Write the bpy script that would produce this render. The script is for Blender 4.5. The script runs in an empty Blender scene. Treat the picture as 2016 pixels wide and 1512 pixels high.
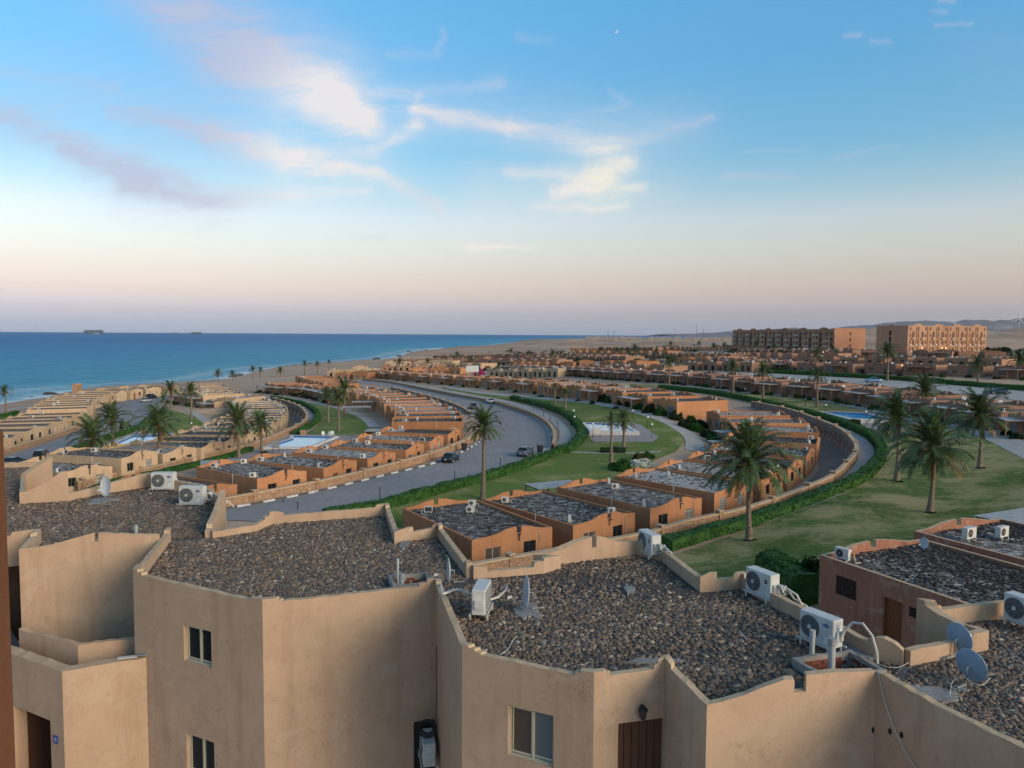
import bpy, math, random
import numpy as np
from mathutils import Vector, Matrix
from mathutils.geometry import tessellate_polygon
random.seed(7); rng=np.random.default_rng(7)
R=math.radians
S=bpy.context.scene; COL=S.collection
# ------------------------------------------------------------------ camera
F=1514.0; PITCH=R(3.7); ROLL=R(0.34); CZ=20.0
cd=bpy.data.cameras.new('camera'); cam=bpy.data.objects.new('camera',cd); COL.objects.link(cam); S.camera=cam
cd.sensor_width=36; cd.lens=F/2016*36; cd.clip_start=0.2; cd.clip_end=90000
cam.matrix_world=Matrix.Translation((0,0,CZ))@Matrix.Rotation(R(90)-PITCH,4,'X')@Matrix.Rotation(ROLL,4,'Z')
def ray(px,py):
    x=(px-1008)/F; y=(756-py)/F
    x2=x*math.cos(ROLL)-y*math.sin(ROLL); y2=x*math.sin(ROLL)+y*math.cos(ROLL)
    return (x2, math.cos(PITCH)+y2*math.sin(PITCH), -math.sin(PITCH)+y2*math.cos(PITCH))
# ------------------------------------------------------------------ world and sun
SUN_EL=R(20); SUN_AZ=R(127)
w=bpy.data.worlds.new('World'); S.world=w; w.use_nodes=True
NT=w.node_tree
def nd(nt,t,**k):
    n=nt.nodes.new(t)
    for a,b in k.items(): setattr(n,a,b)
    return n
def lk(nt,a,b): nt.links.new(a,b)
def mth(nt,op,a,b=None,c=None,clamp=False):
    n=nd(nt,'ShaderNodeMath',operation=op,use_clamp=clamp)
    for i,v in enumerate((a,b,c)):
        if v is None: continue
        if isinstance(v,(int,float)): n.inputs[i].default_value=v
        else: lk(nt,v,n.inputs[i])
    return n.outputs[0]
def vm(nt,op,a,b=None,s=None):
    n=nd(nt,'ShaderNodeVectorMath',operation=op)
    for i,v in enumerate((a,b)):
        if v is None: continue
        if isinstance(v,(tuple,list)): n.inputs[i].default_value=v
        else: lk(nt,v,n.inputs[i])
    if s is not None:
        if isinstance(s,(int,float)): n.inputs['Scale'].default_value=s
        else: lk(nt,s,n.inputs['Scale'])
    return n.outputs['Value'] if op in('LENGTH','DOT_PRODUCT','DISTANCE') else n.outputs[0]
def ramp(nt,fac,stops,interp='LINEAR'):
    n=nd(nt,'ShaderNodeValToRGB'); cr=n.color_ramp; cr.interpolation=interp
    while len(cr.elements)<len(stops): cr.elements.new(0.5)
    for e,(p,c) in zip(cr.elements,stops):
        e.position=p; e.color=(*c,1) if len(c)==3 else c
    if fac is not None: lk(nt,fac,n.inputs[0])
    return n.outputs[0]
def mixc(nt,fac,a,b,blend='MIX'):
    n=nd(nt,'ShaderNodeMix',data_type='RGBA',blend_type=blend)
    for s,v in ((n.inputs[0],fac),(n.inputs[6],a),(n.inputs[7],b)):
        if isinstance(v,(int,float)): s.default_value=v
        elif isinstance(v,(tuple,list)): s.default_value=(*v,1) if len(v)==3 else v
        else: lk(nt,v,s)
    return n.outputs[2]
def noise(nt,vec,scale,detail=3,rough=.5,dist=0,out=0):
    n=nd(nt,'ShaderNodeTexNoise'); n.inputs['Scale'].default_value=scale; n.inputs['Detail'].default_value=detail
    n.inputs['Roughness'].default_value=rough; n.inputs['Distortion'].default_value=dist
    if vec is not None: lk(nt,vec,n.inputs['Vector'])
    return n.outputs[out]
bg=NT.nodes['Background']; bg.inputs[1].default_value=0.096
sk=nd(NT,'ShaderNodeTexSky',sky_type='NISHITA'); sk.sun_disc=False
sk.sun_elevation=SUN_EL; sk.sun_rotation=SUN_AZ
tc=nd(NT,'ShaderNodeTexCoord'); D=tc.outputs['Generated']
sx=nd(NT,'ShaderNodeSeparateXYZ'); lk(NT,D,sx.inputs[0]); dx,dy,dz=sx.outputs
# tint of the clear sky by elevation (sine of it)
TK=[(0.0,(1.4,1.6,2.7)),(.0066,(1.27,1.42,2.42)),(.025,(1.08,1.03,1.65)),(.051,(1.38,1.06,1.22)),(.077,(1.6,1.2,1.17)),(.109,(1.8,1.44,1.28)),(.144,(1.9,1.6,1.49)),(.178,(1.44,1.58,1.53)),(.226,(1.0,1.54,1.66)),(.311,(.86,1.64,1.9)),(.387,(.9,1.84,2.14)),(.6,(1.3,1.75,1.75))]
tint=ramp(NT,dz,[(p,tuple(c/6 for c in k)) for p,k in TK])
base=mixc(NT,1.0,sk.outputs[0],tint,'MULTIPLY')
base=vm(NT,'SCALE',base,None,6.0)
# clouds: strokes in (x/y, z/y), frayed with noise
ys=mth(NT,'MAXIMUM',mth(NT,'ABSOLUTE',dy),0.12)
u=mth(NT,'DIVIDE',dx,ys); v=mth(NT,'DIVIDE',dz,ys)
cv=nd(NT,'ShaderNodeCombineXYZ'); lk(NT,u,cv.inputs[0]); lk(NT,v,cv.inputs[1]); UV=cv.outputs[0]
nc=noise(NT,UV,5,5,.6,0,1); ncs=vm(NT,'SUBTRACT',nc,(.5,.5,.5)); 
nf=noise(NT,UV,22,4,.6,0,1); nfs=vm(NT,'SUBTRACT',nf,(.5,.5,.5))
PW=vm(NT,'ADD',UV,vm(NT,'ADD',vm(NT,'MULTIPLY',ncs,(.055,.035,0)),vm(NT,'MULTIPLY',nfs,(.035,.02,0))))
def uvp(px,py):
    d=ray(px,py); return (d[0]/d[1],d[2]/d[1])
STR=[((250,-60),(480,105),48,64,1.1),((480,105),(640,185),62,44,1.25),((640,185),(706,240),44,32,1.4),((690,180),(820,190),14,13,.45),((820,190),(990,160),13,14,.4),
((820,218),(1000,250),13,17,1.05),((1000,250),(1200,288),18,24,.85),((1200,288),(1390,238),24,10,.6),((822,190),(825,245),12,15,.5),((825,245),(730,305),15,18,.6),((680,255),(640,300),30,26,.35),
((730,305),(600,330),20,24,.6),((230,225),(420,262),24,28,.9),((420,262),(570,312),24,26,1.1),((570,312),(735,345),26,13,.95),((735,340),(860,412),12,14,.65),
((-20,205),(230,330),30,30,.95),((130,300),(250,345),20,26,1.0),((250,345),(410,392),34,28,1.1),((410,392),(600,378),24,14,.8),((80,200),(700,320),95,80,.34),((800,225),(1350,262),55,45,.25),((950,375),(1320,380),45,35,.28),((180,90),(700,150),60,60,.12),((600,375),(730,380),14,5,.6),((-20,135),(240,180),9,14,.45),
((1000,345),(1150,345),10,20,.6),((1120,365),(1270,375),15,10,.95),((1170,345),(1240,328),20,17,.95),((1090,385),(1200,355),14,24,.9),((1050,408),(1235,408),10,9,.6),
((920,484),(985,489),6,4,.9),((985,489),(1075,487),3,2,.6),((1662,70),(1698,66),3,4,.5),((1716,80),(1754,79),5,5,.4),((1842,50),(1902,46),4,3,.42),((1836,22),(1866,20),3,3,.4),((1850,2),(1880,0),3,3,.5),
((1010,74),(1090,80),6,5,.3),((1430,346),(1560,346),5,5,.42),((1460,298),(1590,290),3,3,.25),((1640,312),(1760,288),3,2,.35),((1205,180),(1235,205),8,6,.28),((1235,205),(1100,235),8,14,.25),((870,60),(860,105),4,8,.3),((860,105),(760,105),8,10,.22),((700,465),(760,470),6,4,.3)]
acc=None
for a,b,wa,wb,dn in STR:
    A=uvp(*a); B=uvp(*b); ba=(B[0]-A[0],B[1]-A[1]); L2=ba[0]**2+ba[1]**2
    small = max(wa,wb)<9
    src = vm(NT,'ADD',UV,vm(NT,'MULTIPLY',nfs,(.055,.018,0))) if small else PW
    pa=vm(NT,'SUBTRACT',src,(A[0],A[1],0))
    hh=mth(NT,'DIVIDE',vm(NT,'DOT_PRODUCT',pa,(ba[0],ba[1],0)),L2,clamp=True)
    pr=vm(NT,'SCALE',(ba[0],ba[1],0),None,hh)
    d=vm(NT,'DISTANCE',pa,pr)
    wd=mth(NT,'MULTIPLY_ADD',hh,(wb-wa)/F*1.3,wa/F*1.3)
    q=mth(NT,'DIVIDE',d,wd)
    qq=mth(NT,'MULTIPLY',q,q)
    e=mth(NT,'MULTIPLY',mth(NT,'MULTIPLY_ADD',mth(NT,'POWER',2.718,mth(NT,'MULTIPLY',qq,-1.7)),.62,mth(NT,'MULTIPLY',mth(NT,'POWER',2.718,mth(NT,'MULTIPLY',qq,-.32)),.38)),dn)
    acc=e if acc is None else mth(NT,'MAXIMUM',acc,mth(NT,'ADD',e,mth(NT,'MULTIPLY',acc,.35)))
def fibre(rot,sx_,sy_,sc,det=9,dist=.9):
    m_=nd(NT,'ShaderNodeMapping'); m_.inputs['Rotation'].default_value=(0,0,R(rot)); m_.inputs['Scale'].default_value=(sx_,sy_,1); lk(NT,vm(NT,'ADD',UV,vm(NT,'MULTIPLY',ncs,(.16,.09,0))),m_.inputs[0]); return noise(NT,m_.outputs[0],sc,det,.64,dist)
f1=fibre(28,3.2,20,1.5); f2=fibre(-6,3.2,26,1.6); f3=fibre(14,10,60,1.3,6,.4)
fib=mth(NT,'ADD',mth(NT,'ADD',mth(NT,'MULTIPLY',f1,.45),mth(NT,'MULTIPLY',f2,.33)),mth(NT,'MULTIPLY',f3,.22))
fib=mth(NT,'MAXIMUM',mth(NT,'MULTIPLY_ADD',fib,4.6,-1.72),0)
cl=mth(NT,'MULTIPLY',acc,mth(NT,'MULTIPLY_ADD',fib,.66,.44),clamp=True)
# thin cirrus elsewhere
mp2=nd(NT,'ShaderNodeMapping'); mp2.inputs['Scale'].default_value=(2.2,9,1); lk(NT,PW,mp2.inputs[0])
thin=mth(NT,'MULTIPLY',mth(NT,'SUBTRACT',noise(NT,mp2.outputs[0],1.0,5,.6,.5),.56,clamp=True),.6,clamp=True)
cl=mth(NT,'MAXIMUM',cl,mth(NT,'MULTIPLY',thin,mth(NT,'GREATER_THAN',v,.05)))
cl=mth(NT,'MULTIPLY',cl,mth(NT,'MULTIPLY',v,9,clamp=True))
def blob(px,py,r):
    c=uvp(px,py); d=vm(NT,'DISTANCE',UV,(c[0],c[1],0)); q=mth(NT,'DIVIDE',d,r/F)
    return mth(NT,'POWER',2.718,mth(NT,'MULTIPLY',mth(NT,'MULTIPLY',q,q),-1))
warm=mth(NT,'ADD',mth(NT,'ADD',blob(690,215,140),blob(1190,360,170)),mth(NT,'ADD',blob(620,330,150),mth(NT,'ADD',blob(970,486,90),mth(NT,'MULTIPLY',blob(930,290,180),.6))),clamp=True)
ccol=mixc(NT,warm,(4.9,5.0,6.4),(8.9,7.9,7.4))
ccol=mixc(NT,mth(NT,'MULTIPLY',blob(1200,352,70),.8),ccol,(10.8,9.0,6.6))
skyc=mixc(NT,mth(NT,'MULTIPLY',cl,.80),base,ccol)
lk(NT,skyc,bg.inputs[0])
sl=bpy.data.lights.new('sun','SUN'); sl.energy=2.3; sl.angle=R(30); sl.color=(1,.72,.47)
so=bpy.data.objects.new('sun',sl); COL.objects.link(so)
sd=Vector((math.sin(SUN_AZ)*math.cos(SUN_EL),math.cos(SUN_AZ)*math.cos(SUN_EL),math.sin(SUN_EL)))
so.rotation_euler=sd.to_track_quat('Z','Y').to_euler()
vs=S.view_settings; vs.view_transform='Standard'; vs.look='None'; vs.exposure=0.2; vs.gamma=1; vs.use_curve_mapping=False
S.cycles.max_bounces=6; S.cycles.transparent_max_bounces=8
# ------------------------------------------------------------------ terrain heights
def atz(px,py,z):
    d=ray(px,py); t=(z-CZ)/d[2]; return (d[0]*t,d[1]*t,z)
def atd(px,py,Y):
    d=ray(px,py); t=Y/d[1]; return (d[0]*t,Y,CZ+d[2]*t)
CP=[(445,1000,0),(885,912,0),(1080,860,.3),(1032,811,.3),(860,778,-.3),(704,752,-1.5),
(80,907,-2),(0,960,-2),(0,880,-3),(290,790,-3.5),(200,820,-3),(330,772,-4),(480,755,-4.5),(560,900,-.5),(400,900,-1),(620,860,-.5),(560,770,-3),
(1480,791,4),(1700,940,1.5),(1740,880,2.2),(1930,920,2.6),(1830,1010,1.3),(1475,1065,.4),(1680,835,3.2),(1900,757,7.5),(1320,760,4.7),(1180,792,3),
(1830,694,12),(1570,691,10.5),(1150,738,4),(1000,735,1),(1000,790,1),(1250,860,1),(1350,860,1.5),(1180,960,0),(1040,1110,0),(1600,1500,0),(300,1500,0),(1600,900,1.2),
(1640,1175,3.2),(1950,1120,3.6),(2100,1300,3.6),
(850,725,-2),(650,728,-4),(1000,705,0),(800,708,-3.5),(1250,700,4),(1100,690,2),(2016,700,11),(1500,730,7),(1300,720,5),(2016,740,9)]
FAR=[(-35,1500,-8),(0,2500,-4),(20,2500,2),(45,2500,6),(-10,1200,-6),(8,1500,0),(30,1000,9),(45,1000,10),(0,20000,0),(45,20000,0),(-45,20000,-8)]
def tps_prep():
    W=[]
    for px,py,z in CP:
        x,y,_=atz(px,py,z); W.append((math.atan2(x,y)*3,math.log(math.hypot(x,y)),z))
    for a,r,z in FAR: W.append((R(a)*3,math.log(r),z))
    W=np.array(W); n=len(W)
    d2=((W[:,None,:2]-W[None,:,:2])**2).sum(2)
    A=np.zeros((n+3,n+3)); A[:n,:n]=np.where(d2>0,d2*np.log(d2+1e-12),0)+np.eye(n)*0.05; A[:n,n]=1; A[:n,n+1:]=W[:,:2]; A[n:,:n]=A[:n,n:].T
    b=np.zeros(n+3); b[:n]=W[:,2]
    return W,np.linalg.solve(A,b)
TW,TS=tps_prep()
def terr0(X,Y):
    X=np.asarray(X,float); Y=np.asarray(Y,float)
    u=np.clip(np.arctan2(X,np.maximum(Y,.01)),-.8,.8)*3; ww=np.log(np.clip(np.hypot(X,Y),18,20000))
    d2=(u[...,None]-TW[:,0])**2+(ww[...,None]-TW[:,1])**2
    K=np.where(d2>0,d2*np.log(d2+1e-12),0)
    return K@TS[:-3]+TS[-3]+TS[-2]*u+TS[-1]*ww
def G0(px,py,h=0,f=None):
    f=f or terr0; z=0.
    for i in range(40):
        x,y,_=atz(px,py,z+h)
        if y<0 or y>20000: z=-8; continue
        dz_=float(f(x,y))-z; z+=dz_*.65
        if abs(dz_)<.004: break
    return x,y
def smooth(pts,step=2.0):
    P=np.array(pts,float); P=np.vstack([2*P[0]-P[1],P,2*P[-1]-P[-2]]); out=[]
    for i in range(1,len(P)-2):
        n=max(2,int(np.hypot(*(P[i+1]-P[i]))/step))
        for k in range(n):
            t=k/n; a,b,c,d=P[i-1],P[i],P[i+1],P[i+2]
            out.append(.5*((2*b)+(-a+c)*t+(2*a-5*b+4*c-d)*t*t+(-a+3*b-3*c+d)*t**3))
    out.append(P[-2]); return np.array(out)
def pl_dist(X,Y,P):
    """distance to polyline, param (index) and side (+ left of direction)"""
    X=np.asarray(X,float);Y=np.asarray(Y,float)
    if X.size<=4:
        sh=X.shape; o=[]
        for x,y in zip(X.ravel(),Y.ravel()):
            a=P[:-1]; d=P[1:]-a; L2=(d**2).sum(1)+1e-9; ax=x-a[:,0]; ay=y-a[:,1]
            t=np.minimum(1,np.maximum(0,(ax*d[:,0]+ay*d[:,1])/L2)); dd=np.hypot(ax-t*d[:,0],ay-t*d[:,1]); i=int(dd.argmin()); o.append((dd[i],i+t[i],1.0 if d[i,0]*ay[i]-d[i,1]*ax[i]>0 else -1.0))
        o=np.array(o); return o[:,0].reshape(sh),o[:,1].reshape(sh),o[:,2].reshape(sh)
    best=np.full(X.shape,1e9); par=np.zeros(X.shape); sd=np.zeros(X.shape)
    for i in range(len(P)-1):
        a=P[i]; b=P[i+1]; d=b-a; L2=(d**2).sum()+1e-9
        t=np.clip(((X-a[0])*d[0]+(Y-a[1])*d[1])/L2,0,1)
        ex=X-a[0]-t*d[0]; ey=Y-a[1]-t*d[1]; dd=np.hypot(ex,ey); cr=d[0]*(Y-a[1])-d[1]*(X-a[0])
        m=dd<best-1e-9; best=np.where(m,dd,best); par=np.where(m,i+t,par); sd=np.where(m,np.sign(cr),sd)
    return best,par,sd
# sunken lanes behind the two stone walls
WALLA=smooth([G0(x_,y_,1.15) for x_,y_ in [(600,1195),(800,1138),(960,1106),(1048,1090),(1180,1066),(1279,1048),(1349,1026),(1475,999),(1570,966),(1637,937),(1669,909),(1685,888),(1683,872),(1666,852),(1640,837),(1602,822),(1562,808),(1520,798),(1480,791)]],2.5)
WALLC=smooth([G0(x_,y_,1.05) for x_,y_ in [(150,950),(219,934),(302,919),(415,891),(480,878),(519,865),(557,850),(591,834),(604,822),(602,812),(590,800),(564,790),(535,783)]],2.5)
WALLB=smooth([G0(*p) for p in [(150,1060),(330,1021),(445,1000),(560,978),(660,957),(760,931),(845,906),(905,882),(946,861)]],2.5)
WALLD=smooth([G0(*p) for p in [(-80,918),(0,896),(59,879),(112,861),(150,846),(190,826)]],2.5)
def sstep(x,a,b):
    t=np.clip((x-a)/(b-a),0,1); return t*t*(3-2*t)
def terr(X,Y):
    z=terr0(X,Y)
    for P,a0,a1 in ((WALLA,1.15,2.0),(WALLC,1.1,1.9),(WALLB,1.1,1.4),(WALLD,.7,.7)):
        d,p,s=pl_dist(X,Y,P); q=p/(len(P)-1)
        z=z-(a0+(a1-a0)*sstep(q,.3,.6))*(1-sstep(q,.90,1.0))*sstep(d*s,-.1,.3)*(1-sstep(d,17,30))*(s>0)
    return z
def inner_level(wall):
    P,a0,a1=wall
    def f(X,Y):
        d,p,s=pl_dist(X,Y,P); q=p/(len(P)-1); return terr0(X,Y)-(a0+(a1-a0)*sstep(q,.3,.6))*(1-sstep(q,.90,1.0))
    return f
INA,INC,INB,IND=(inner_level(w_) for w_ in ((WALLA,1.15,2.0),(WALLC,1.1,1.9),(WALLB,1.1,1.4),(WALLD,.7,.7)))
def G(px,py,h=0): return G0(px,py,h,terr)
def gz(x,y): return float(terr(np.array([x]),np.array([y]))[0])
SEA=-7.0
# ------------------------------------------------------------------ mesh helpers
class MB:
    def __init__(s): s.v=[]; s.f=[]; s.m=[]
    def quad(s,a,b,c,d,m=0):
        n=len(s.v); s.v+= [tuple(a),tuple(b),tuple(c),tuple(d)]; s.f.append((n,n+1,n+2,n+3)); s.m.append(m)
    def poly(s,pts,m=0):
        n=len(s.v); s.v+=[tuple(p) for p in pts]; s.f.append(tuple(range(n,n+len(pts)))); s.m.append(m)
    def box(s,c,d,rz=0,m=0,M=None):
        hx,hy,hz=d[0]/2,d[1]/2,d[2]/2; n=len(s.v)
        for k in range(8):
            p=Vector((hx*(1 if k&1 else -1),hy*(1 if k&2 else -1),hz*(1 if k&4 else -1)))
            if M is not None: p=M@p
            elif rz: p=Matrix.Rotation(rz,3,'Z')@p
            s.v.append((p[0]+c[0],p[1]+c[1],p[2]+c[2]))
        for f in ((0,2,3,1),(4,5,7,6),(0,1,5,4),(2,6,7,3),(0,4,6,2),(1,3,7,5)): s.f.append(tuple(n+i for i in f)); s.m.append(m)
    def prism(s,pts,z0,z1,m=0,mt=None):
        n=len(s.v); k=len(pts)
        s.v+=[(p[0],p[1],z0) for p in pts]+[(p[0],p[1],z1) for p in pts]
        for i in range(k): j=(i+1)%k; s.f.append((n+i,n+j,n+k+j,n+k+i)); s.m.append(m)
        s.f.append(tuple(n+k+i for i in range(k))); s.m.append(m if mt is None else mt)
        s.f.append(tuple(n+i for i in reversed(range(k)))); s.m.append(m)
    def extr(s,pts,off,m=0):
        """planar polygon (3d points) extruded by vector off"""
        n=len(s.v); k=len(pts)
        s.v+=[tuple(p) for p in pts]+[(p[0]+off[0],p[1]+off[1],p[2]+off[2]) for p in pts]
        for i in range(k): j=(i+1)%k; s.f.append((n+j,n+i,n+k+i,n+k+j)); s.m.append(m)
        s.f.append(tuple(n+i for i in range(k))); s.m.append(m)
        s.f.append(tuple(n+k+i for i in reversed(range(k)))); s.m.append(m)
    def tube(s,pts,r,k=6,m=0,cap=True):
        pts=[Vector(p) for p in pts]; rs=r if isinstance(r,(list,tuple)) else [r]*len(pts); n=len(s.v)
        up=Vector((0,0,1)); 
        for i,p in enumerate(pts):
            d=(pts[min(i+1,len(pts)-1)]-pts[max(i-1,0)]).normalized()
            a=d.cross(up); a=Vector((1,0,0)) if a.length<.05 else a.normalized(); b=a.cross(d)
            for j in range(k):
                t=2*math.pi*j/k; q=p+(a*math.cos(t)+b*math.sin(t))*rs[i]; s.v.append(tuple(q))
        for i in range(len(pts)-1):
            for j in range(k):
                j2=(j+1)%k; s.f.append((n+i*k+j,n+i*k+j2,n+(i+1)*k+j2,n+(i+1)*k+j)); s.m.append(m)
        if cap:
            s.f.append(tuple(n+j for j in range(k))); s.m.append(m)
            s.f.append(tuple(n+(len(pts)-1)*k+j for j in reversed(range(k)))); s.m.append(m)
    def disc(s,c,r,nrm,depth=.01,k=16,m=0,r2=None):
        z=Vector(nrm).normalized(); q=z.to_track_quat('Z','Y').to_matrix(); c=Vector(c); n=len(s.v)
        for o in (0,depth):
            for j in range(k):
                t=2*math.pi*j/k; s.v.append(tuple(c+q@Vector((r*math.cos(t),(r2 or r)*math.sin(t),o))))
        for j in range(k): j2=(j+1)%k; s.f.append((n+j,n+j2,n+k+j2,n+k+j)); s.m.append(m)
        s.f.append(tuple(n+k+j for j in range(k))); s.m.append(m); s.f.append(tuple(n+j for j in reversed(range(k)))); s.m.append(m)
    def mesh(s,name,mats,smooth=False):
        me=bpy.data.meshes.new(name); me.from_pydata(s.v,[],s.f)
        for m in (mats if isinstance(mats,(list,tuple)) else [mats]): me.materials.append(m)
        if any(s.m): me.polygons.foreach_set('material_index',s.m)
        if smooth: me.polygons.foreach_set('use_smooth',[True]*len(me.polygons))
        me.update(); return me
def ob(name,me,parent=None,loc=(0,0,0),rz=0,**pr):
    o=bpy.data.objects.new(name,me); COL.objects.link(o); o.location=loc
    if rz: o.rotation_euler=(0,0,rz)
    if parent is not None: o.parent=parent
    for k,v_ in pr.items():
        if v_ is not None: o[k]=v_
    return o
def thing(name,label,cat,loc=(0,0,0),rz=0,group=None): return ob(name,None,None,loc,rz,label=label,category=cat,group=group)
def spec_inst(spec,parent):
    for name,me,loc,subs in spec:
        o=ob(name,me,parent,loc)
        for n2,m2,l2 in subs: ob(n2,m2,o,l2)
ORD='first second third fourth fifth sixth seventh eighth ninth tenth eleventh twelfth thirteenth fourteenth fifteenth sixteenth seventeenth eighteenth nineteenth twentieth'.split()
def ordn(i):
    if i<20: return ORD[i]
    tens={2:'twenty',3:'thirty',4:'forty',5:'fifty',6:'sixty'}[(i+1)//10]; r=(i+1)%10
    return tens+'-'+ORD[r-1] if r else {2:'twentieth',3:'thirtieth',4:'fortieth',5:'fiftieth',6:'sixtieth'}[(i+1)//10]
# ------------------------------------------------------------------ materials
def mat(name,color=None,rough=.8,metal=0,spec=.3,build=None,emit=None,estr=0):
    m=bpy.data.materials.new(name); m.use_nodes=True; nt=m.node_tree; p=nt.nodes['Principled BSDF']
    p.inputs['Roughness'].default_value=rough; p.inputs['Metallic'].default_value=metal; p.inputs['Specular IOR Level'].default_value=spec
    if color: p.inputs['Base Color'].default_value=(*color,1)
    if emit: p.inputs['Emission Color'].default_value=(*emit,1); p.inputs['Emission Strength'].default_value=estr
    if build: build(nt,p)
    return m
def objco(nt): return nd(nt,'ShaderNodeTexCoord').outputs['Object']
def worldco(nt): return nd(nt,'ShaderNodeNewGeometry').outputs['Position']
def bump(nt,p,h,dist,strength=.6):
    b=nd(nt,'ShaderNodeBump'); b.inputs['Distance'].default_value=dist; b.inputs['Strength'].default_value=strength; lk(nt,h,b.inputs['Height']); lk(nt,b.outputs[0],p.inputs['Normal'])
def scl(c,k): return tuple(x*k for x in c)
def plaster(name,c,c2,var=.12,stain=(.16,.10,.07),stamt=.5,sc=1.0):
    def b(nt,p):
        co=worldco(nt)
        n1=noise(nt,co,.35*sc,5,.6); n2=noise(nt,co,2.2*sc,6,.65); n3=noise(nt,co,38,4,.7)
        mp=nd(nt,'ShaderNodeMapping'); mp.inputs['Scale'].default_value=(2.2*sc,2.2*sc,.22*sc); lk(nt,co,mp.inputs[0])
        st=noise(nt,mp.outputs[0],1,6,.65)
        col=ramp(nt,n1,[(.3,c),(.7,c2)])
        col=mixc(nt,mth(nt,'MULTIPLY',ramp(nt,n2,[(.45,(0,0,0)),(.75,(1,1,1))]),.35),col,scl(c2,.72))
        col=mixc(nt,mth(nt,'MULTIPLY',ramp(nt,st,[(.52,(0,0,0)),(.78,(1,1,1))]),stamt),col,stain)
        if name=='sand plaster' or name.startswith('faded'):
            wv=vm(nt,'ADD',co,vm(nt,'SCALE',noise(nt,co,1.1,4,.6,0,1),None,1.4)); ve=nd(nt,'ShaderNodeTexVoronoi',feature='DISTANCE_TO_EDGE'); ve.inputs['Scale'].default_value=.42; lk(nt,wv,ve.inputs[0])
            ck=mth(nt,'MULTIPLY',ramp(nt,ve.outputs[0],[(0,(1,1,1)),(.0035,(0,0,0))]),ramp(nt,noise(nt,co,.5,3),[(.5,(0,0,0)),(.62,(1,1,1))])); col=mixc(nt,mth(nt,'MULTIPLY',ck,.55),col,scl(c2,.35))
            pt=noise(nt,co,.9,3,.5,1.2); col=mixc(nt,mth(nt,'MULTIPLY',ramp(nt,pt,[(.60,(0,0,0)),(.63,(1,1,1))]),.22),col,(.50,.40,.31))
            sp=noise(nt,co,5.5,6,.75); col=mixc(nt,mth(nt,'MULTIPLY',ramp(nt,sp,[(.56,(0,0,0)),(.74,(1,1,1))]),.45),col,scl(c2,.55))
        oi=nd(nt,'ShaderNodeObjectInfo'); rv=mth(nt,'MULTIPLY_ADD',oi.outputs['Random'],var*2,1-var)
        fv=mth(nt,'MULTIPLY_ADD',n3,.22,.89)
        col=vm(nt,'SCALE',col,None,mth(nt,'MULTIPLY',rv,fv)); lk(nt,col,p.inputs['Base Color'])
        bump(nt,p,mth(nt,'ADD',n3,mth(nt,'MULTIPLY',n2,2)),.006,.7)
    return mat(name,rough=.92,spec=.15,build=b)
M={}
M['orange']=plaster('orange plaster',(.48,.235,.12),(.40,.18,.09),.20,(.17,.075,.045),.4,.9)
M['terra']=plaster('terracotta plaster',(.34,.19,.135),(.27,.145,.10),.15,(.16,.08,.055),.4,.9)
M['beige']=plaster('beige plaster',(.54,.39,.255),(.45,.31,.20),.10,(.25,.15,.09),.35,.9)
M['pink']=plaster('faded red plaster',(.34,.165,.11),(.28,.13,.088),.05,(.14,.06,.045),.8,1.6)
M['sand_plaster']=plaster('sand plaster',(.49,.345,.24),(.40,.28,.195),.0,(.25,.155,.10),.55,.8)
M['coping']=plaster('coping',(.52,.385,.26),(.43,.315,.21),.05,(.2,.14,.09),.5,2)
M['stucco_white']=plaster('old white paint',(.6,.58,.53),(.5,.48,.44),.05,(.3,.27,.22),.4,2)
M['white']=mat('white enamel',(.6,.61,.6),.45,0,.4)
M['white_far']=mat('white casing',(.52,.51,.49),.6)
M['greyplastic']=mat('grey plastic',(.25,.26,.27),.5)
M['black']=mat('black metal',(.018,.018,.02),.5)
M['dark']=mat('dark interior',(.02,.018,.016),.9)  # near-black paint standing in for shade inside openings, shaft floors and wall holes
M['fin']=mat('condenser fins',(.05,.055,.06),.6,.3)
M['glass']=mat('window glass',(.018,.022,.024),.12,0,.18)
M['glass_cool']=mat('curtained window glass',(.13,.15,.16),.25,0,.3)
M['glass_brown']=mat('screened window glass',(.075,.06,.052),.35,0,.4)
M['frame']=mat('cream aluminium',(.50,.47,.36),.4)
M['woodd']=None
def woodb(c,c2,sc=3):
    def b(nt,p):
        co=objco(nt); mp=nd(nt,'ShaderNodeMapping'); mp.inputs['Scale'].default_value=(14,14,.8); lk(nt,co,mp.inputs[0])
        n=noise(nt,mp.outputs[0],sc,5,.6); lk(nt,ramp(nt,n,[(.3,c),(.7,c2)]),p.inputs['Base Color']); bump(nt,p,n,.003)
    return b
M['wood']=mat('door wood',rough=.6,build=woodb((.22,.075,.025),(.12,.04,.015)))
M['wood_dark']=mat('dark wood and recess shade',rough=.6,build=woodb((.115,.055,.032),(.075,.035,.02)))  # door wood; also the painted shade of the balcony recess
M['timber']=mat('weathered timber',rough=.8,build=woodb((.26,.17,.11),(.17,.11,.07)))
M['timber_dark']=mat('dark timber',rough=.8,build=woodb((.10,.055,.04),(.06,.035,.025)))
def panelb(nt,p):
    co=worldco(nt); n=noise(nt,co,1.5,4); lk(nt,ramp(nt,n,[(.3,(.27,.265,.27)),(.7,(.42,.42,.42))]),p.inputs['Base Color'])
M['awning']=mat('pale awning sheet',rough=.7,build=panelb)
M['brick']=mat('red brick',rough=.9,build=lambda nt,p:(lk(nt,ramp(nt,noise(nt,worldco(nt),9,4),[(.3,(.12,.03,.02)),(.7,(.22,.07,.045))]),p.inputs['Base Color'])))
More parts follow.
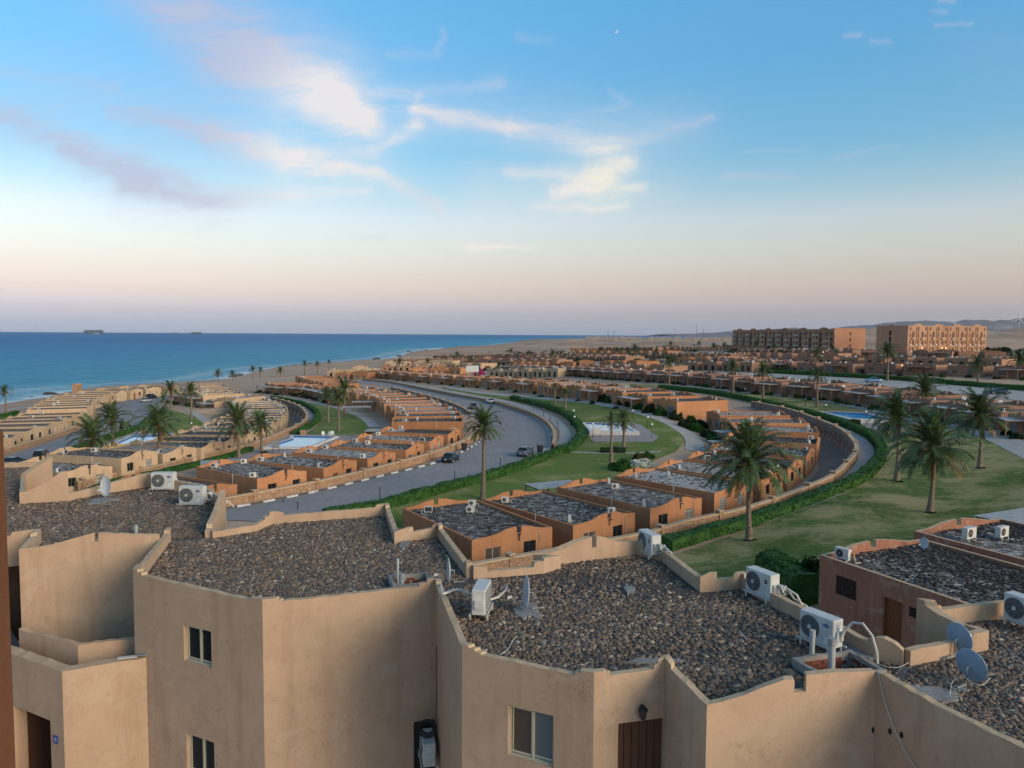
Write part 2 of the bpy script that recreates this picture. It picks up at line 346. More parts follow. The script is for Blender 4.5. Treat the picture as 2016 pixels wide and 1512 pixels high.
M['mortar']=mat('cement',rough=.95,build=lambda nt,p:(lk(nt,ramp(nt,noise(nt,worldco(nt),5,5),[(.3,(.22,.19,.17)),(.7,(.34,.31,.28))]),p.inputs['Base Color'])))
def pebb(stops):
    def b(nt,p):
        oi=nd(nt,'ShaderNodeObjectInfo'); c=ramp(nt,oi.outputs['Random'],stops,'CONSTANT')
        n=noise(nt,objco(nt),3,3); c=vm(nt,'SCALE',c,None,mth(nt,'MULTIPLY_ADD',n,.7,.65)); lk(nt,c,p.inputs['Base Color'])
    return b
M['pebble']=mat('river pebbles',rough=.7,spec=.3,build=pebb([(0,(.10,.076,.062)),(.14,(.16,.108,.076)),(.30,(.13,.10,.083)),(.44,(.21,.14,.098)),(.56,(.075,.06,.054)),(.68,(.17,.14,.115)),(.78,(.25,.175,.12)),(.86,(.135,.088,.062)),(.94,(.31,.24,.18)),(.985,(.45,.38,.30))]))
M['darkrock']=mat('dark roof stones',rough=.8,spec=.2,build=pebb([(0,(.028,.025,.025)),(.3,(.042,.035,.032)),(.55,(.06,.05,.046)),(.8,(.02,.018,.018)),(.93,(.15,.13,.115))]))
def slabb(dark,light,t0,t1,sc=1.3,fine=9):
    def b(nt,p):
        co=worldco(nt); mp=nd(nt,'ShaderNodeMapping'); mp.inputs['Scale'].default_value=(1,1,0); lk(nt,co,mp.inputs[0])
        n=noise(nt,mp.outputs[0],sc,4,.65); vo=nd(nt,'ShaderNodeTexVoronoi'); vo.inputs['Scale'].default_value=fine; lk(nt,mp.outputs[0],vo.inputs[0])
        n2=noise(nt,mp.outputs[0],fine*1.3,3,.7)
        oi=nd(nt,'ShaderNodeObjectInfo'); rr=mth(nt,'MULTIPLY_ADD',oi.outputs['Random'],.16,-.08)
        f=mth(nt,'ADD',mth(nt,'MULTIPLY',n,.55),mth(nt,'MULTIPLY',n2,.45)); f=mth(nt,'ADD',f,rr)
        f=ramp(nt,f,[(t0,(0,0,0)),(t1,(1,1,1))])
        st=ramp(nt,vo.outputs['Color'],[(0,scl(dark,.5)),(1,scl(dark,1.7))])
        lk(nt,mixc(nt,f,st,light),p.inputs['Base Color']); bump(nt,p,vo.outputs['Distance'],.08,.8)
    return b
M['roof_dark']=mat('dark stone roof',rough=.9,build=slabb((.06,.05,.047),(.44,.40,.37),.49,.58,1.2,7))
M['roof_brown']=mat('brown stone roof',rough=.9,build=slabb((.13,.098,.08),(.34,.285,.24),.55,.68,1.2,7))
M['roof_bed']=mat('roof bedding',rough=.95,build=slabb((.085,.068,.06),(.34,.315,.29),.50,.66,1.3,14))
M['screed']=mat('bare cement',rough=.95,build=lambda nt,p:(lk(nt,ramp(nt,noise(nt,worldco(nt),4,6,.7),[(.3,(.15,.145,.145)),(.7,(.30,.29,.285))]),p.inputs['Base Color'])))
def sandb(nt,p):
    co=worldco(nt); n=noise(nt,co,.02,6,.6); n2=noise(nt,co,.4,6,.7); n3=noise(nt,co,.004,5,.6)
    c=ramp(nt,n,[(.3,(.50,.355,.26)),(.7,(.38,.255,.185))]); c=mixc(nt,mth(nt,'MULTIPLY',ramp(nt,n2,[(.5,(0,0,0)),(.7,(1,1,1))]),.4),c,(.25,.19,.15))
    c=mixc(nt,ramp(nt,n3,[(.48,(0,0,0)),(.6,(.7,.7,.7))]),c,(.30,.185,.135))
    lk(nt,c,p.inputs['Base Color']); bump(nt,p,mth(nt,'ADD',n2,mth(nt,'MULTIPLY',n,8)),.5,.6)
M['sand']=mat('sandy ground',rough=.95,spec=.1,build=sandb)
def grassb(g1,g2,dry,t0,t1):
    def b(nt,p):
        co=worldco(nt); mp=nd(nt,'ShaderNodeMapping'); mp.inputs['Scale'].default_value=(.10,.10,0); mp.inputs['Rotation'].default_value=(0,0,.4); lk(nt,co,mp.inputs[0])
        n=noise(nt,mp.outputs[0],1.2,6,.62,.4); n2=noise(nt,co,1.4,5,.7); n3=noise(nt,co,14,3,.7)
        c=ramp(nt,n2,[(.3,g1),(.7,g2)]); f=mth(nt,'ADD',mth(nt,'MULTIPLY',n,.75),mth(nt,'MULTIPLY',n2,.25))
        c=mixc(nt,ramp(nt,f,[(t0,(0,0,0)),(t1,(.92,.92,.92))]),c,dry)
        c=vm(nt,'SCALE',c,None,mth(nt,'MULTIPLY_ADD',n3,.9,.55)); lk(nt,c,p.inputs['Base Color']); bump(nt,p,n3,.06,.8)
    return b
M['grass']=mat('lawn grass',rough=.95,spec=.1,build=grassb((.06,.115,.026),(.14,.165,.045),(.34,.28,.14),.44,.57))
M['grass2']=mat('greener lawn grass',rough=.95,spec=.1,build=grassb((.11,.15,.038),(.15,.20,.05),(.33,.28,.13),.49,.66))
def asph(c,c2):
    def b(nt,p):
        co=worldco(nt); mp=nd(nt,'ShaderNodeMapping'); mp.inputs['Scale'].default_value=(.35,.06,0); mp.inputs['Rotation'].default_value=(0,0,R(-28)); lk(nt,co,mp.inputs[0])
        n=noise(nt,co,.12,6,.65); n1=noise(nt,mp.outputs[0],4,5,.7,.3); n2=noise(nt,co,9,4,.8)
        f=mth(nt,'ADD',mth(nt,'MULTIPLY',n,.5),mth(nt,'MULTIPLY',n1,.5)); col=ramp(nt,f,[(.35,c),(.65,c2)])
        col=vm(nt,'SCALE',col,None,mth(nt,'MULTIPLY_ADD',n2,.5,.75)); lk(nt,col,p.inputs['Base Color']); bump(nt,p,n2,.02,.5)
    return b
M['asphalt']=mat('worn asphalt',rough=.85,spec=.25,build=asph((.21,.19,.19),(.29,.265,.265)))
M['lane']=mat('lane paving',rough=.9,build=asph((.19,.155,.14),(.27,.225,.20)))
M['concrete']=mat('path concrete',rough=.9,build=asph((.33,.30,.28),(.43,.395,.37)))
M['deck']=mat('pool deck paving',rough=.9,build=asph((.27,.22,.21),(.34,.285,.275)))
def stoneb(nt,p):
    co=worldco(nt); vo=nd(nt,'ShaderNodeTexVoronoi'); vo.inputs['Scale'].default_value=3.2; lk(nt,co,vo.inputs[0])
    ve=nd(nt,'ShaderNodeTexVoronoi',feature='DISTANCE_TO_EDGE'); ve.inputs['Scale'].default_value=3.2; lk(nt,co,ve.inputs[0])
    c=ramp(nt,vo.outputs['Color'],[(.1,(.30,.16,.09)),(.4,(.42,.26,.15)),(.7,(.34,.20,.13)),(1,(.5,.36,.25))])
    c=mixc(nt,ramp(nt,ve.outputs[0],[(0,(1,1,1)),(.07,(0,0,0))]),c,(.22,.15,.11)); lk(nt,c,p.inputs['Base Color']); bump(nt,p,ramp(nt,ve.outputs[0],[(0,(0,0,0)),(.15,(1,1,1))]),.05,.9)
M['stone']=mat('rubble stone',rough=.9,build=stoneb)
def stone2(nt,p):
    co=worldco(nt); vo=nd(nt,'ShaderNodeTexVoronoi'); vo.inputs['Scale'].default_value=1.9; lk(nt,co,vo.inputs[0])
    ve=nd(nt,'ShaderNodeTexVoronoi',feature='DISTANCE_TO_EDGE'); ve.inputs['Scale'].default_value=1.9; lk(nt,co,ve.inputs[0])
    c=ramp(nt,vo.outputs['Color'],[(.1,(.20,.145,.12)),(.5,(.27,.205,.17)),(1,(.34,.26,.22))])
    c=mixc(nt,ramp(nt,ve.outputs[0],[(0,(1,1,1)),(.06,(0,0,0))]),c,(.09,.065,.055)); lk(nt,c,p.inputs['Base Color']); bump(nt,p,ramp(nt,ve.outputs[0],[(0,(0,0,0)),(.15,(1,1,1))]),.08,.9)
M['stone_dark']=mat('brown retaining stone',rough=.95,build=stone2)
def seab(nt,p):
    co=worldco(nt); mp=nd(nt,'ShaderNodeMapping'); mp.inputs['Scale'].default_value=(.05,.16,0); mp.inputs['Rotation'].default_value=(0,0,R(12)); lk(nt,co,mp.inputs[0])
    n=noise(nt,mp.outputs[0],1,6,.7,.3); mp2=nd(nt,'ShaderNodeMapping'); mp2.inputs['Scale'].default_value=(.004,.012,0); lk(nt,co,mp2.inputs[0]); nb=noise(nt,mp2.outputs[0],1,4,.6)
    at=nd(nt,'ShaderNodeAttribute',attribute_name='shore'); sh=at.outputs['Fac']
    c=ramp(nt,sh,[(0,(.16,.38,.45)),(.05,(.05,.31,.43)),(.25,(.025,.23,.42)),(.6,(.016,.155,.36)),(1,(.018,.125,.32))])
    n2=noise(nt,mp2.outputs[0],9,6,.75,.4); n=mth(nt,'ADD',mth(nt,'MULTIPLY',n,.5),mth(nt,'MULTIPLY',n2,.5)); c=mixc(nt,mth(nt,'MULTIPLY',ramp(nt,n,[(.40,(1,1,1)),(.56,(0,0,0))]),.75),c,(.014,.10,.22))
    c=mixc(nt,mth(nt,'MULTIPLY',ramp(nt,nb,[(.4,(0,0,0)),(.7,(1,1,1))]),.25),c,(.05,.25,.38))
    wc=mth(nt,'MULTIPLY',ramp(nt,n,[(.60,(0,0,0)),(.68,(1,1,1))]),.5)
    sf=ramp(nt,mth(nt,'ADD',sh,mth(nt,'MULTIPLY',mth(nt,'SUBTRACT',n,.5),.055)),[(.002,(1,1,1)),(.007,(.12,.12,.12)),(.014,(0,0,0)),(.018,(.6,.6,.6)),(.022,(0,0,0))])
    c=mixc(nt,mth(nt,'MAXIMUM',wc,sf),c,(.62,.66,.68)); lk(nt,c,p.inputs['Base Color']); bump(nt,p,n,2.2,.9)
    p.inputs['Roughness'].default_value=.5; p.inputs['Specular IOR Level'].default_value=.10
M['sea']=mat('sea water',rough=.3,build=seab)
def poolb(c,c2):
    def b(nt,p):
        n=noise(nt,worldco(nt),1.2,4); lk(nt,ramp(nt,n,[(.3,c),(.7,c2)]),p.inputs['Base Color']); bump(nt,p,noise(nt,worldco(nt),5,3),.02,.3)
    return b
M['pool_pale']=mat('pale pool water',rough=.15,spec=.4,build=poolb((.20,.47,.68),(.28,.56,.76)))
M['pool_blue']=mat('blue pool water',rough=.12,spec=.4,build=poolb((.02,.36,.72),(.04,.44,.80)))
M['pool_white']=mat('shallow pool water',rough=.12,spec=.4,build=poolb((.50,.62,.74),(.62,.70,.78)))
M['tile_blue']=mat('blue tile band',(.012,.05,.22),.3)
M['coping_white']=mat('pale pool coping',(.62,.58,.55),.7)
def leafb(c,c2,c3):
    def b(nt,p):
        n=noise(nt,worldco(nt),.9,4,.7); n2=noise(nt,worldco(nt),7,3,.7); c_=ramp(nt,mth(nt,'ADD',mth(nt,'MULTIPLY',n,.5),mth(nt,'MULTIPLY',n2,.5)),[(.35,c),(.5,c2),(.68,c3)]); lk(nt,c_,p.inputs['Base Color'])
    return b
M['hedge']=mat('hedge leaves',rough=.7,spec=.2,build=leafb((.012,.045,.008),(.028,.085,.014),(.06,.13,.026)))
M['hedge_dark']=mat('shrub leaves',rough=.8,spec=.1,build=leafb((.010,.020,.010),(.022,.038,.016),(.045,.060,.026)))
M['shrub_olive']=mat('olive shrub leaves',rough=.8,spec=.1,build=leafb((.05,.05,.02),(.085,.08,.03),(.13,.12,.05)))
M['bloom_white']=mat('white blossom',(.6,.6,.52),.8)
M['bloom_pink']=mat('magenta blossom',(.36,.03,.16),.8)
M['frond']=mat('palm leaflets',rough=.55,spec=.3,build=leafb((.035,.065,.024),(.06,.105,.038),(.11,.15,.06)))
M['frond_pale']=mat('pale palm leaflets',rough=.6,spec=.3,build=leafb((.05,.07,.03),(.09,.105,.05),(.13,.13,.065)))
M['frond_dry']=mat('dry palm leaflets',rough=.8,build=leafb((.13,.08,.035),(.19,.12,.05),(.25,.17,.08)))
M['rachis']=mat('frond stalk',(.14,.12,.05),.7)
def trunkb(nt,p):
    co=objco(nt); mp=nd(nt,'ShaderNodeMapping'); mp.inputs['Scale'].default_value=(3,3,9); lk(nt,co,mp.inputs[0])
    n=noise(nt,mp.outputs[0],1.5,4,.7); lk(nt,ramp(nt,n,[(.3,(.09,.065,.045)),(.55,(.20,.155,.115)),(.75,(.30,.25,.19))]),p.inputs['Base Color']); bump(nt,p,n,.05)
M['trunk']=mat('palm trunk',rough=.95,build=trunkb)
M['kerb_white']=mat('white kerb paint',rough=.8,build=lambda nt,p:(lk(nt,ramp(nt,noise(nt,worldco(nt),3,5,.7),[(.35,(.34,.33,.32)),(.55,(.6,.6,.58))]),p.inputs['Base Color'])))
M['kerb_black']=mat('black kerb paint',rough=.8,build=lambda nt,p:(lk(nt,ramp(nt,noise(nt,worldco(nt),3,5,.7),[(.35,(.045,.045,.045)),(.65,(.12,.115,.11))]),p.inputs['Base Color'])))
M['roadpaint']=mat('worn road paint',rough=.8,build=lambda nt,p:(lk(nt,ramp(nt,noise(nt,worldco(nt),4,5,.7),[(.4,(.17,.16,.16)),(.6,(.5,.5,.48))]),p.inputs['Base Color'])))
M['globe']=mat('white globe',(.8,.8,.76),.3)
M['lampglow']=mat('lit lamp',(.9,.6,.3),.5,emit=(1,.55,.2),estr=2.5)
M['rock']=mat('wet shore rock',rough=.8,build=lambda nt,p:(lk(nt,ramp(nt,noise(nt,worldco(nt),.6,5,.7),[(.3,(.03,.028,.03)),(.7,(.12,.095,.08))]),p.inputs['Base Color'])))
M['mountain']=mat('far mountain rock',(.16,.13,.13),.95)
# ------------------------------------------------------------------ land, sea
from mathutils import noise as mn
SHORE=smooth([atz(px,py,SEA)[:2] for px,py in [(-900,960),(-300,850),(0,797),(64,790),(100,781),(150,769),(240,763),(330,757),(420,751),(470,741),(520,728),(562,723),(600,720),(650,716),(700,711),(778,705),(805,695),(830,690),(858,686),(960,683),(988,680),(1003,676),(1050,674),(1120,670),(1180,668)]]+[(3500,9000),(12000,16000),(30000,24000)],60.0)
ang=np.radians(np.concatenate([np.arange(-75,-42,1.5),np.arange(-42,42,.25),np.arange(42,76,1.5)]))
rad=np.concatenate([np.exp(np.arange(math.log(4),math.log(60),.03)),np.arange(60,150,.7),np.arange(150,260,1.4),np.exp(np.arange(math.log(260),math.log(26000),.017))])
AA,RR=np.meshgrid(ang,rad); X=RR*np.sin(AA); Y=RR*np.cos(AA)
Z=terr0(X,Y); m=(RR>50)&(RR<240)
Z[m]=terr(X[m],Y[m])
hill=sstep(AA,R(18),R(25))*sstep(RR,900,1500)*(1-sstep(RR,2200,5000)); Z=Z+hill*21
nz=np.zeros_like(Z); idx=np.argwhere(RR>420)
for i,j in idx:
    x,y=X[i,j],Y[i,j]; s=min(1,(RR[i,j]-420)/500)
    nz[i,j]=s*(7.5*mn.fractal((x/230,y/230,3.1),.9,2.2,5)*(.6+sstep(RR[i,j],700,1300)*.9)+(hill[i,j]*9*mn.fractal((x/300,y/300,7),.8,2.1,5)))
Z=Z+nz
dS,pS,sS=pl_dist(X,Y,SHORE); inl=-dS*sS  # >0 inland (right of the shoreline's direction)
kk=np.interp(RR,[0,700,1200,3000],[.16,.2,.6,.6])
Z=np.where(inl>0,np.minimum(Z,SEA+.15+inl*kk),SEA-np.minimum(3,.3-inl*.08))
na,nr=len(ang),len(rad)
V=np.stack([X.ravel(),Y.ravel(),Z.ravel()],1); I=np.arange(na*nr).reshape(nr,na)
Fc=np.stack([I[:-1,:-1].ravel(),I[:-1,1:].ravel(),I[1:,1:].ravel(),I[1:,:-1].ravel()],1)
keep=~((inl[:-1,:-1]<-30)&(inl[1:,1:]<-30)&(inl[:-1,1:]<-30)&(inl[1:,:-1]<-30)).ravel(); Fc=Fc[keep]
def fastmesh(name,V,Fc,mats,smooth=True):
    me=bpy.data.meshes.new(name); k=Fc.shape[1]
    me.vertices.add(len(V)); me.vertices.foreach_set('co',np.asarray(V,np.float32).ravel())
    me.loops.add(Fc.size); me.loops.foreach_set('vertex_index',Fc.astype(np.int32).ravel())
    me.polygons.add(len(Fc)); me.polygons.foreach_set('loop_start',np.arange(0,Fc.size,k,dtype=np.int32))
    for m_ in mats: me.materials.append(m_)
    me.update(calc_edges=True)
    if smooth: me.polygons.foreach_set('use_smooth',np.ones(len(Fc),bool))
    return me
ob('ground',fastmesh('ground',V,Fc,[M['sand']]),kind='structure')
# the ground also goes on behind the viewer
gb=MB(); gb.quad((-400,-300,-.4),(400,-300,-.4),(400,4,-.4),(-400,4,-.4)); ob('ground',gb.mesh('ground_behind',M['sand']),kind='structure')
# sea sheet with distance-to-shore attribute
sa=np.radians(np.arange(-85,60,1.0)); sr=np.exp(np.arange(math.log(60),math.log(40000),.05))
A2,R2=np.meshgrid(sa,sr); sX=R2*np.sin(A2); sY=R2*np.cos(A2); d2,_,s2=pl_dist(sX,sY,SHORE)
sV=np.stack([sX.ravel(),sY.ravel(),np.full(sX.size,SEA)],1); I=np.arange(sX.size).reshape(sX.shape)
sF=np.stack([I[:-1,:-1].ravel(),I[:-1,1:].ravel(),I[1:,1:].ravel(),I[1:,:-1].ravel()],1)
sme=fastmesh('sea',sV,sF,[M['sea']]); at=sme.attributes.new('shore','FLOAT','POINT'); at.data.foreach_set('value',np.clip(np.where(s2>0,d2,0)/1500,0,1).ravel().astype(np.float32))
ob('sea',sme,kind='structure')
# ------------------------------------------------------------------ draped surfaces
import bmesh
def drape(name,px,m,dz,grid=2.2,plan=None,sm=True,tf=None,**pr):
    tf=tf or terr
    P=plan if plan is not None else [G(*p) for p in px]
    if sm: P=smooth(list(P)+[P[0]],2.5)[:-1]
    bm=bmesh.new(); vs=[bm.verts.new((p[0],p[1],0)) for p in P]
    f=bm.faces.new(vs); bmesh.ops.triangulate(bm,faces=[f])
    xs=[v_.co.x for v_ in bm.verts]; ys=[v_.co.y for v_ in bm.verts]
    for ax,(a,b) in enumerate(((min(xs),max(xs)),(min(ys),max(ys)))):
        k=a+grid
        while k<b:
            co=(k,0,0) if ax==0 else (0,k,0); no=(1,0,0) if ax==0 else (0,1,0)
            bmesh.ops.bisect_plane(bm,geom=bm.verts[:]+bm.edges[:]+bm.faces[:],plane_co=co,plane_no=no); k+=grid
    c=np.array([v_.co[:2] for v_ in bm.verts]); z=tf(c[:,0],c[:,1])+dz
    for v_,zz in zip(bm.verts,z): v_.co.z=zz
    bm.normal_update()
    if sum(f_.normal.z for f_ in bm.faces)<0: bmesh.ops.reverse_faces(bm,faces=bm.faces[:])
    me=bpy.data.meshes.new(name); bm.to_mesh(me); bm.free(); me.materials.append(m)
    return ob(name,me,**(pr or dict(kind='structure')))
def normals(P):
    T=np.gradient(P,axis=0); T/=np.linalg.norm(T,axis=1)[:,None]+1e-9; return T,np.stack([-T[:,1],T[:,0]],1)
def strip(name,P,o0,o1,m,dz,n=4,**pr):
    T,N=normals(P); k=len(P); V=[]
    for j in range(n+1):
        o=o0+(o1-o0)*j/n; Q=P+N*o; V.append(np.column_stack([Q,terr(Q[:,0],Q[:,1])+dz]))
    V=np.array(V); I=np.arange((n+1)*k).reshape(n+1,k)
    Fc=np.stack([I[:-1,:-1].ravel(),I[:-1,1:].ravel(),I[1:,1:].ravel(),I[1:,:-1].ravel()],1)
    if o1<o0: pass
    return ob(name,fastmesh(name,V.reshape(-1,3),Fc,[m]),**(pr or dict(kind='structure')))
def resample(P,n):
    P=np.asarray(P,float); s=np.concatenate([[0],np.cumsum(np.hypot(*np.diff(P,axis=0).T))]); t=np.linspace(0,s[-1],n)
    return np.column_stack([np.interp(t,s,P[:,0]),np.interp(t,s,P[:,1])])
def loft(name,A,B,m,dz,n=8,k=90,tf=None):
    tf=tf or terr; A=resample(A,k); B=resample(B,k); V=[]
    for j in range(n+1):
        Q=A+(B-A)*j/n; V.append(np.column_stack([Q,tf(Q[:,0],Q[:,1])+dz]))
    I=np.arange((n+1)*k).reshape(n+1,k)
    Fc=np.stack([I[:-1,:-1].ravel(),I[:-1,1:].ravel(),I[1:,1:].ravel(),I[1:,:-1].ravel()],1)
    return ob(name,fastmesh(name,np.array(V).reshape(-1,3),Fc,[m]),kind='structure')
MAINL=smooth([G(*p) for p in [(330,1022),(450,1003),(560,983),(640,966),(760,937),(850,915),(905,894),(945,871),(962,850),(955,830),(914,809),(859,785),(777,763),(701,754),(640,752)]])
MAINR=smooth([G(*p) for p in [(560,1035),(765,990),(894,958),(983,930),(1032,909),(1059,893),(1077,874),(1080,857),(1067,835),(1032,811),(975,795),(914,784),(859,773),(777,757),(704,750),(650,748)]])
loft('road',MAINL,MAINR,M['asphalt'],.07,12,150)
ROADD0=smooth([G(*p) for p in [(-60,917),(0,903),(111,866),(186,830),(192,806),(216,795),(251,785),(312,775),(345,772)]])
ROADD1=smooth([G(*p) for p in [(-60,948),(0,926),(85,907),(176,874),(240,854),(272,838),(300,815),(322,795),(345,778)]])
loft('road',ROADD0,ROADD1,M['asphalt'],.07,10,80)
ROADF0=smooth([G(*p) for p in [(1380,733),(1480,735),(1526,737),(1700,746),(1849,757),(2016,771),(2200,788)]])
ROADF1=smooth([G(*p) for p in [(1380,737),(1480,740),(1526,743),(1700,757),(1849,772),(2016,790),(2200,812)]])
loft('road',ROADF0,ROADF1,M['concrete'],.08,5,60)
T_,N_=normals(WALLA)
strip('lane',WALLA,.2,5.2,M['lane'],.06,6)
strip('path',WALLA,-.3,-3.0,M['concrete'],.07,4)
strip('lane',WALLC,.2,4.2,M['lane'],.06,5)
strip('path',WALLC,-.3,-2.8,M['concrete'],.07,4)
strip('pavement',MAINR,-.15,-1.3,M['concrete'],.13,2)
strip('pavement',MAINL,.2,.95,M['concrete'],.13,2)
strip('lane',WALLB,.3,4.0,M['lane'],.06,5)
# the wide path behind the rubble wall on the outer side of the main road
PMR=smooth([G(*p) for p in [(1075,898),(1098,880),(1112,862),(1106,842),(1082,822),(1045,806),(995,791),(930,780),(870,768),(780,753),(715,747)]])
strip('path',PMR,-1.1,1.1,M['concrete'],.09,4)
# lawns
drape('lawn',[(1290,1105),(1480,1042),(1640,982),(1702,950),(1738,905),(1735,880),(1712,852),(1775,848),(1895,835),(2016,897),(2150,960),(2200,1180),(1900,1120),(1620,1120),(1480,1165)],M['grass'],.08,sm=False)
drape('lawn',[(700,1015),(765,1000),(894,966),(983,940),(1040,922),(1080,905),(1118,884),(1140,862),(1135,842),(1108,818),(1055,800),(1000,788),(930,776),(870,765),(870,762),(960,775),(1100,789),(1215,803),(1300,829),(1340,852),(1348,872),(1330,890),(1290,905),(1250,940),(1150,975),(1000,1040),(850,1060)],M['grass2'],.08,sm=False)
drape('lawn',[(540,786),(596,795),(628,817),(626,838),(602,855),(673,857),(719,857),(735,845),(725,828),(686,811),(648,800),(596,791),(552,784)],M['grass2'],.08,sm=False)
drape('lawn',[(323,803),(347,810),(372,818),(395,825),(409,839),(369,850),(317,854),(280,853),(268,845),(290,822)],M['grass2'],.08,sm=False)
drape('lawn',[(1235,756),(1340,762),(1460,775),(1560,783),(1650,797),(1720,811),(1725,818),(1600,812),(1490,789),(1400,776),(1300,764),(1235,759)],M['grass'],.08,sm=False)
drape('lawn',[(1480,728),(1640,734),(1800,744),(1900,752),(2016,762),(2100,768),(2100,776),(2016,769),(1849,755),(1700,744),(1526,735)],M['grass2'],.08,sm=False)
drape('lawn',[(-150,830),(0,823),(34,816),(34,822),(0,834),(-150,850)],M['grass2'],.08,sm=False)
drape('lawn',[(330,925),(410,908),(515,888),(520,893),(480,903),(400,925)],M['grass2'],.08,sm=False)
# garden paths
def ppath(px,wd,m='concrete',dz=.11):
    P=smooth([G(*p) for p in px]); strip('path',P,-wd/2,wd/2,M[m],dz,3)
ppath([(880,763),(960,775),(1100,787),(1215,802),(1305,828),(1346,850),(1366,868),(1368,890)],3.2)
ppath([(460,783),(510,776),(548,782),(596,790),(648,799),(690,811),(720,825),(738,842)],2.4)
ppath([(1180,752),(1235,753),(1340,760),(1460,773),(1560,781),(1650,795),(1730,812),(1800,828),(1890,842)],1.8)
ppath([(1880,832),(1920,845),(1970,865),(2016,886),(2100,925)],4.2)
ppath([(1107,890),(1180,893),(1250,893),(1300,890)],1.0)
ppath([(370,806),(395,822),(415,838),(430,858)],3.0)
ppath([(60,926),(130,905),(190,884),(250,862),(285,850)],2.2)
drape('beach_path',[(-200,818),(0,800),(60,794),(110,786),(118,792),(60,803),(0,815),(-200,850)],M['sand'],.06,sm=False)
ppath([(-150,826),(0,808),(80,800),(150,790)],5,'concrete',.1)
# ------------------------------------------------------------------ pools
def pool(label,water,deck,wm,grp='swimming pools in the lawns',extra=None):
    dk=drape('pool_deck',deck,M['deck'],.13,2.5,sm=False)
    P=[np.array(G(*p)) for p in water]; c=sum(P)/len(P); zz=max(gz(*q) for q in P)+.10
    t=thing('swimming_pool',label,'pool',(c[0],c[1],zz),0,grp)
    Q=[p-c for p in P]; k=len(Q)
    area=sum(Q[i][0]*Q[(i+1)%k][1]-Q[(i+1)%k][0]*Q[i][1] for i in range(k)); 
    if area<0: Q=Q[::-1]
    def offs(Q,o):
        out=[]
        for i in range(k):
            a,b,c_=Q[i-1],Q[i],Q[(i+1)%k]; d1=(b-a)/np.linalg.norm(b-a); d2=(c_-b)/np.linalg.norm(c_-b)
            n1=np.array([d1[1],-d1[0]]); n2=np.array([d2[1],-d2[0]]); q=n1+n2; q/=max(.3,np.dot(q,n1)); out.append(b+q*o)
        return out
    O=offs(Q,.7); mb=MB()
    for i in range(k):
        j=(i+1)%k
        mb.quad((*Q[i],.24),(*O[i],.24),(*O[j],.24),(*Q[j],.24)); mb.quad((*O[i],.24),(*O[i],-.9),(*O[j],-.9),(*O[j],.24))
    ob('coping',mb.mesh('coping',M['coping_white']),t)
    mb=MB(); 
    for i in range(k): j=(i+1)%k; mb.quad((*Q[j],.239),(*Q[j],-.0),(*Q[i],-.0),(*Q[i],.239))
    ob('tile_band',mb.mesh('tile_band',M['tile_blue']),t)
    mb=MB(); mb.poly([(*q,.06) for q in Q]); ob('water',mb.mesh('water',M[wm]),t)
    return t
pool('shallow pale pool beside the two small palms inside the main road bend',[(1152,839),(1226,839),(1250,857),(1167,857)],[(1131,834),(1240,832),(1262,838),(1298,862),(1284,871),(1168,871),(1150,852)],'pool_white')
pool('light blue pool with stepped edge beside the orange houses left of the main road',[(528,885),(562,873),(577,868),(579,863),(658,863),(636,871),(606,885)],[(440,912),(482,888),(545,870),(585,857),(640,857),(738,861),(742,874),(690,888),(640,905),(520,915)],'pool_pale')
pool('light blue pool beside the beige houses at the left',[(218,881),(243,870),(262,862),(338,861),(320,872),(290,880)],[(205,886),(262,855),(345,855),(385,851),(398,853),(385,864),(330,884),(240,892)],'pool_pale')
pool('deep blue angular pool on the right lawn behind the palms',[(1622,817),(1702,817),(1762,832),(1676,834)],[(1600,811),(1715,812),(1800,833),(1780,847),(1725,847),(1664,836)],'pool_blue')
# ------------------------------------------------------------------ kerbs, walls
def kerb(P,off,label,seg=1.6,h=.17,painted=True,rng_=None):
    T,N=normals(P); Q=P+N*off; L=np.concatenate([[0],np.cumsum(np.hypot(*np.diff(Q,axis=0).T))]); n=int(L[-1]/seg)
    root=ob('kerb',None,None,kind='structure'); meshes={}
    for i in range(n):
        s=(i+.5)*seg; x=np.interp(s,L,Q[:,0]); y=np.interp(s,L,Q[:,1]); x2=np.interp(s+.3,L,Q[:,0]); y2=np.interp(s+.3,L,Q[:,1])
        key=i%2 if painted else 2
        if key not in meshes:
            b=MB(); b.box((0,0,0),(seg*.985,.24,h*2)); meshes[key]=b.mesh('kerb_stone',M[('kerb_white','kerb_black','concrete')[key]])
        ob('kerb_stone',meshes[key],root,(x,y,gz(x,y)+h*.55),math.atan2(y2-y,x2-x))
i0=[i for i,p in enumerate(MAINL) if p[1]>=84][0]; i1=[i for i,p in enumerate(MAINL) if p[1]>=150][0]
kerb(MAINL[i0:i1],.12,'')
kerb(MAINR[30:130],-.1,'',4.0,.15,False)
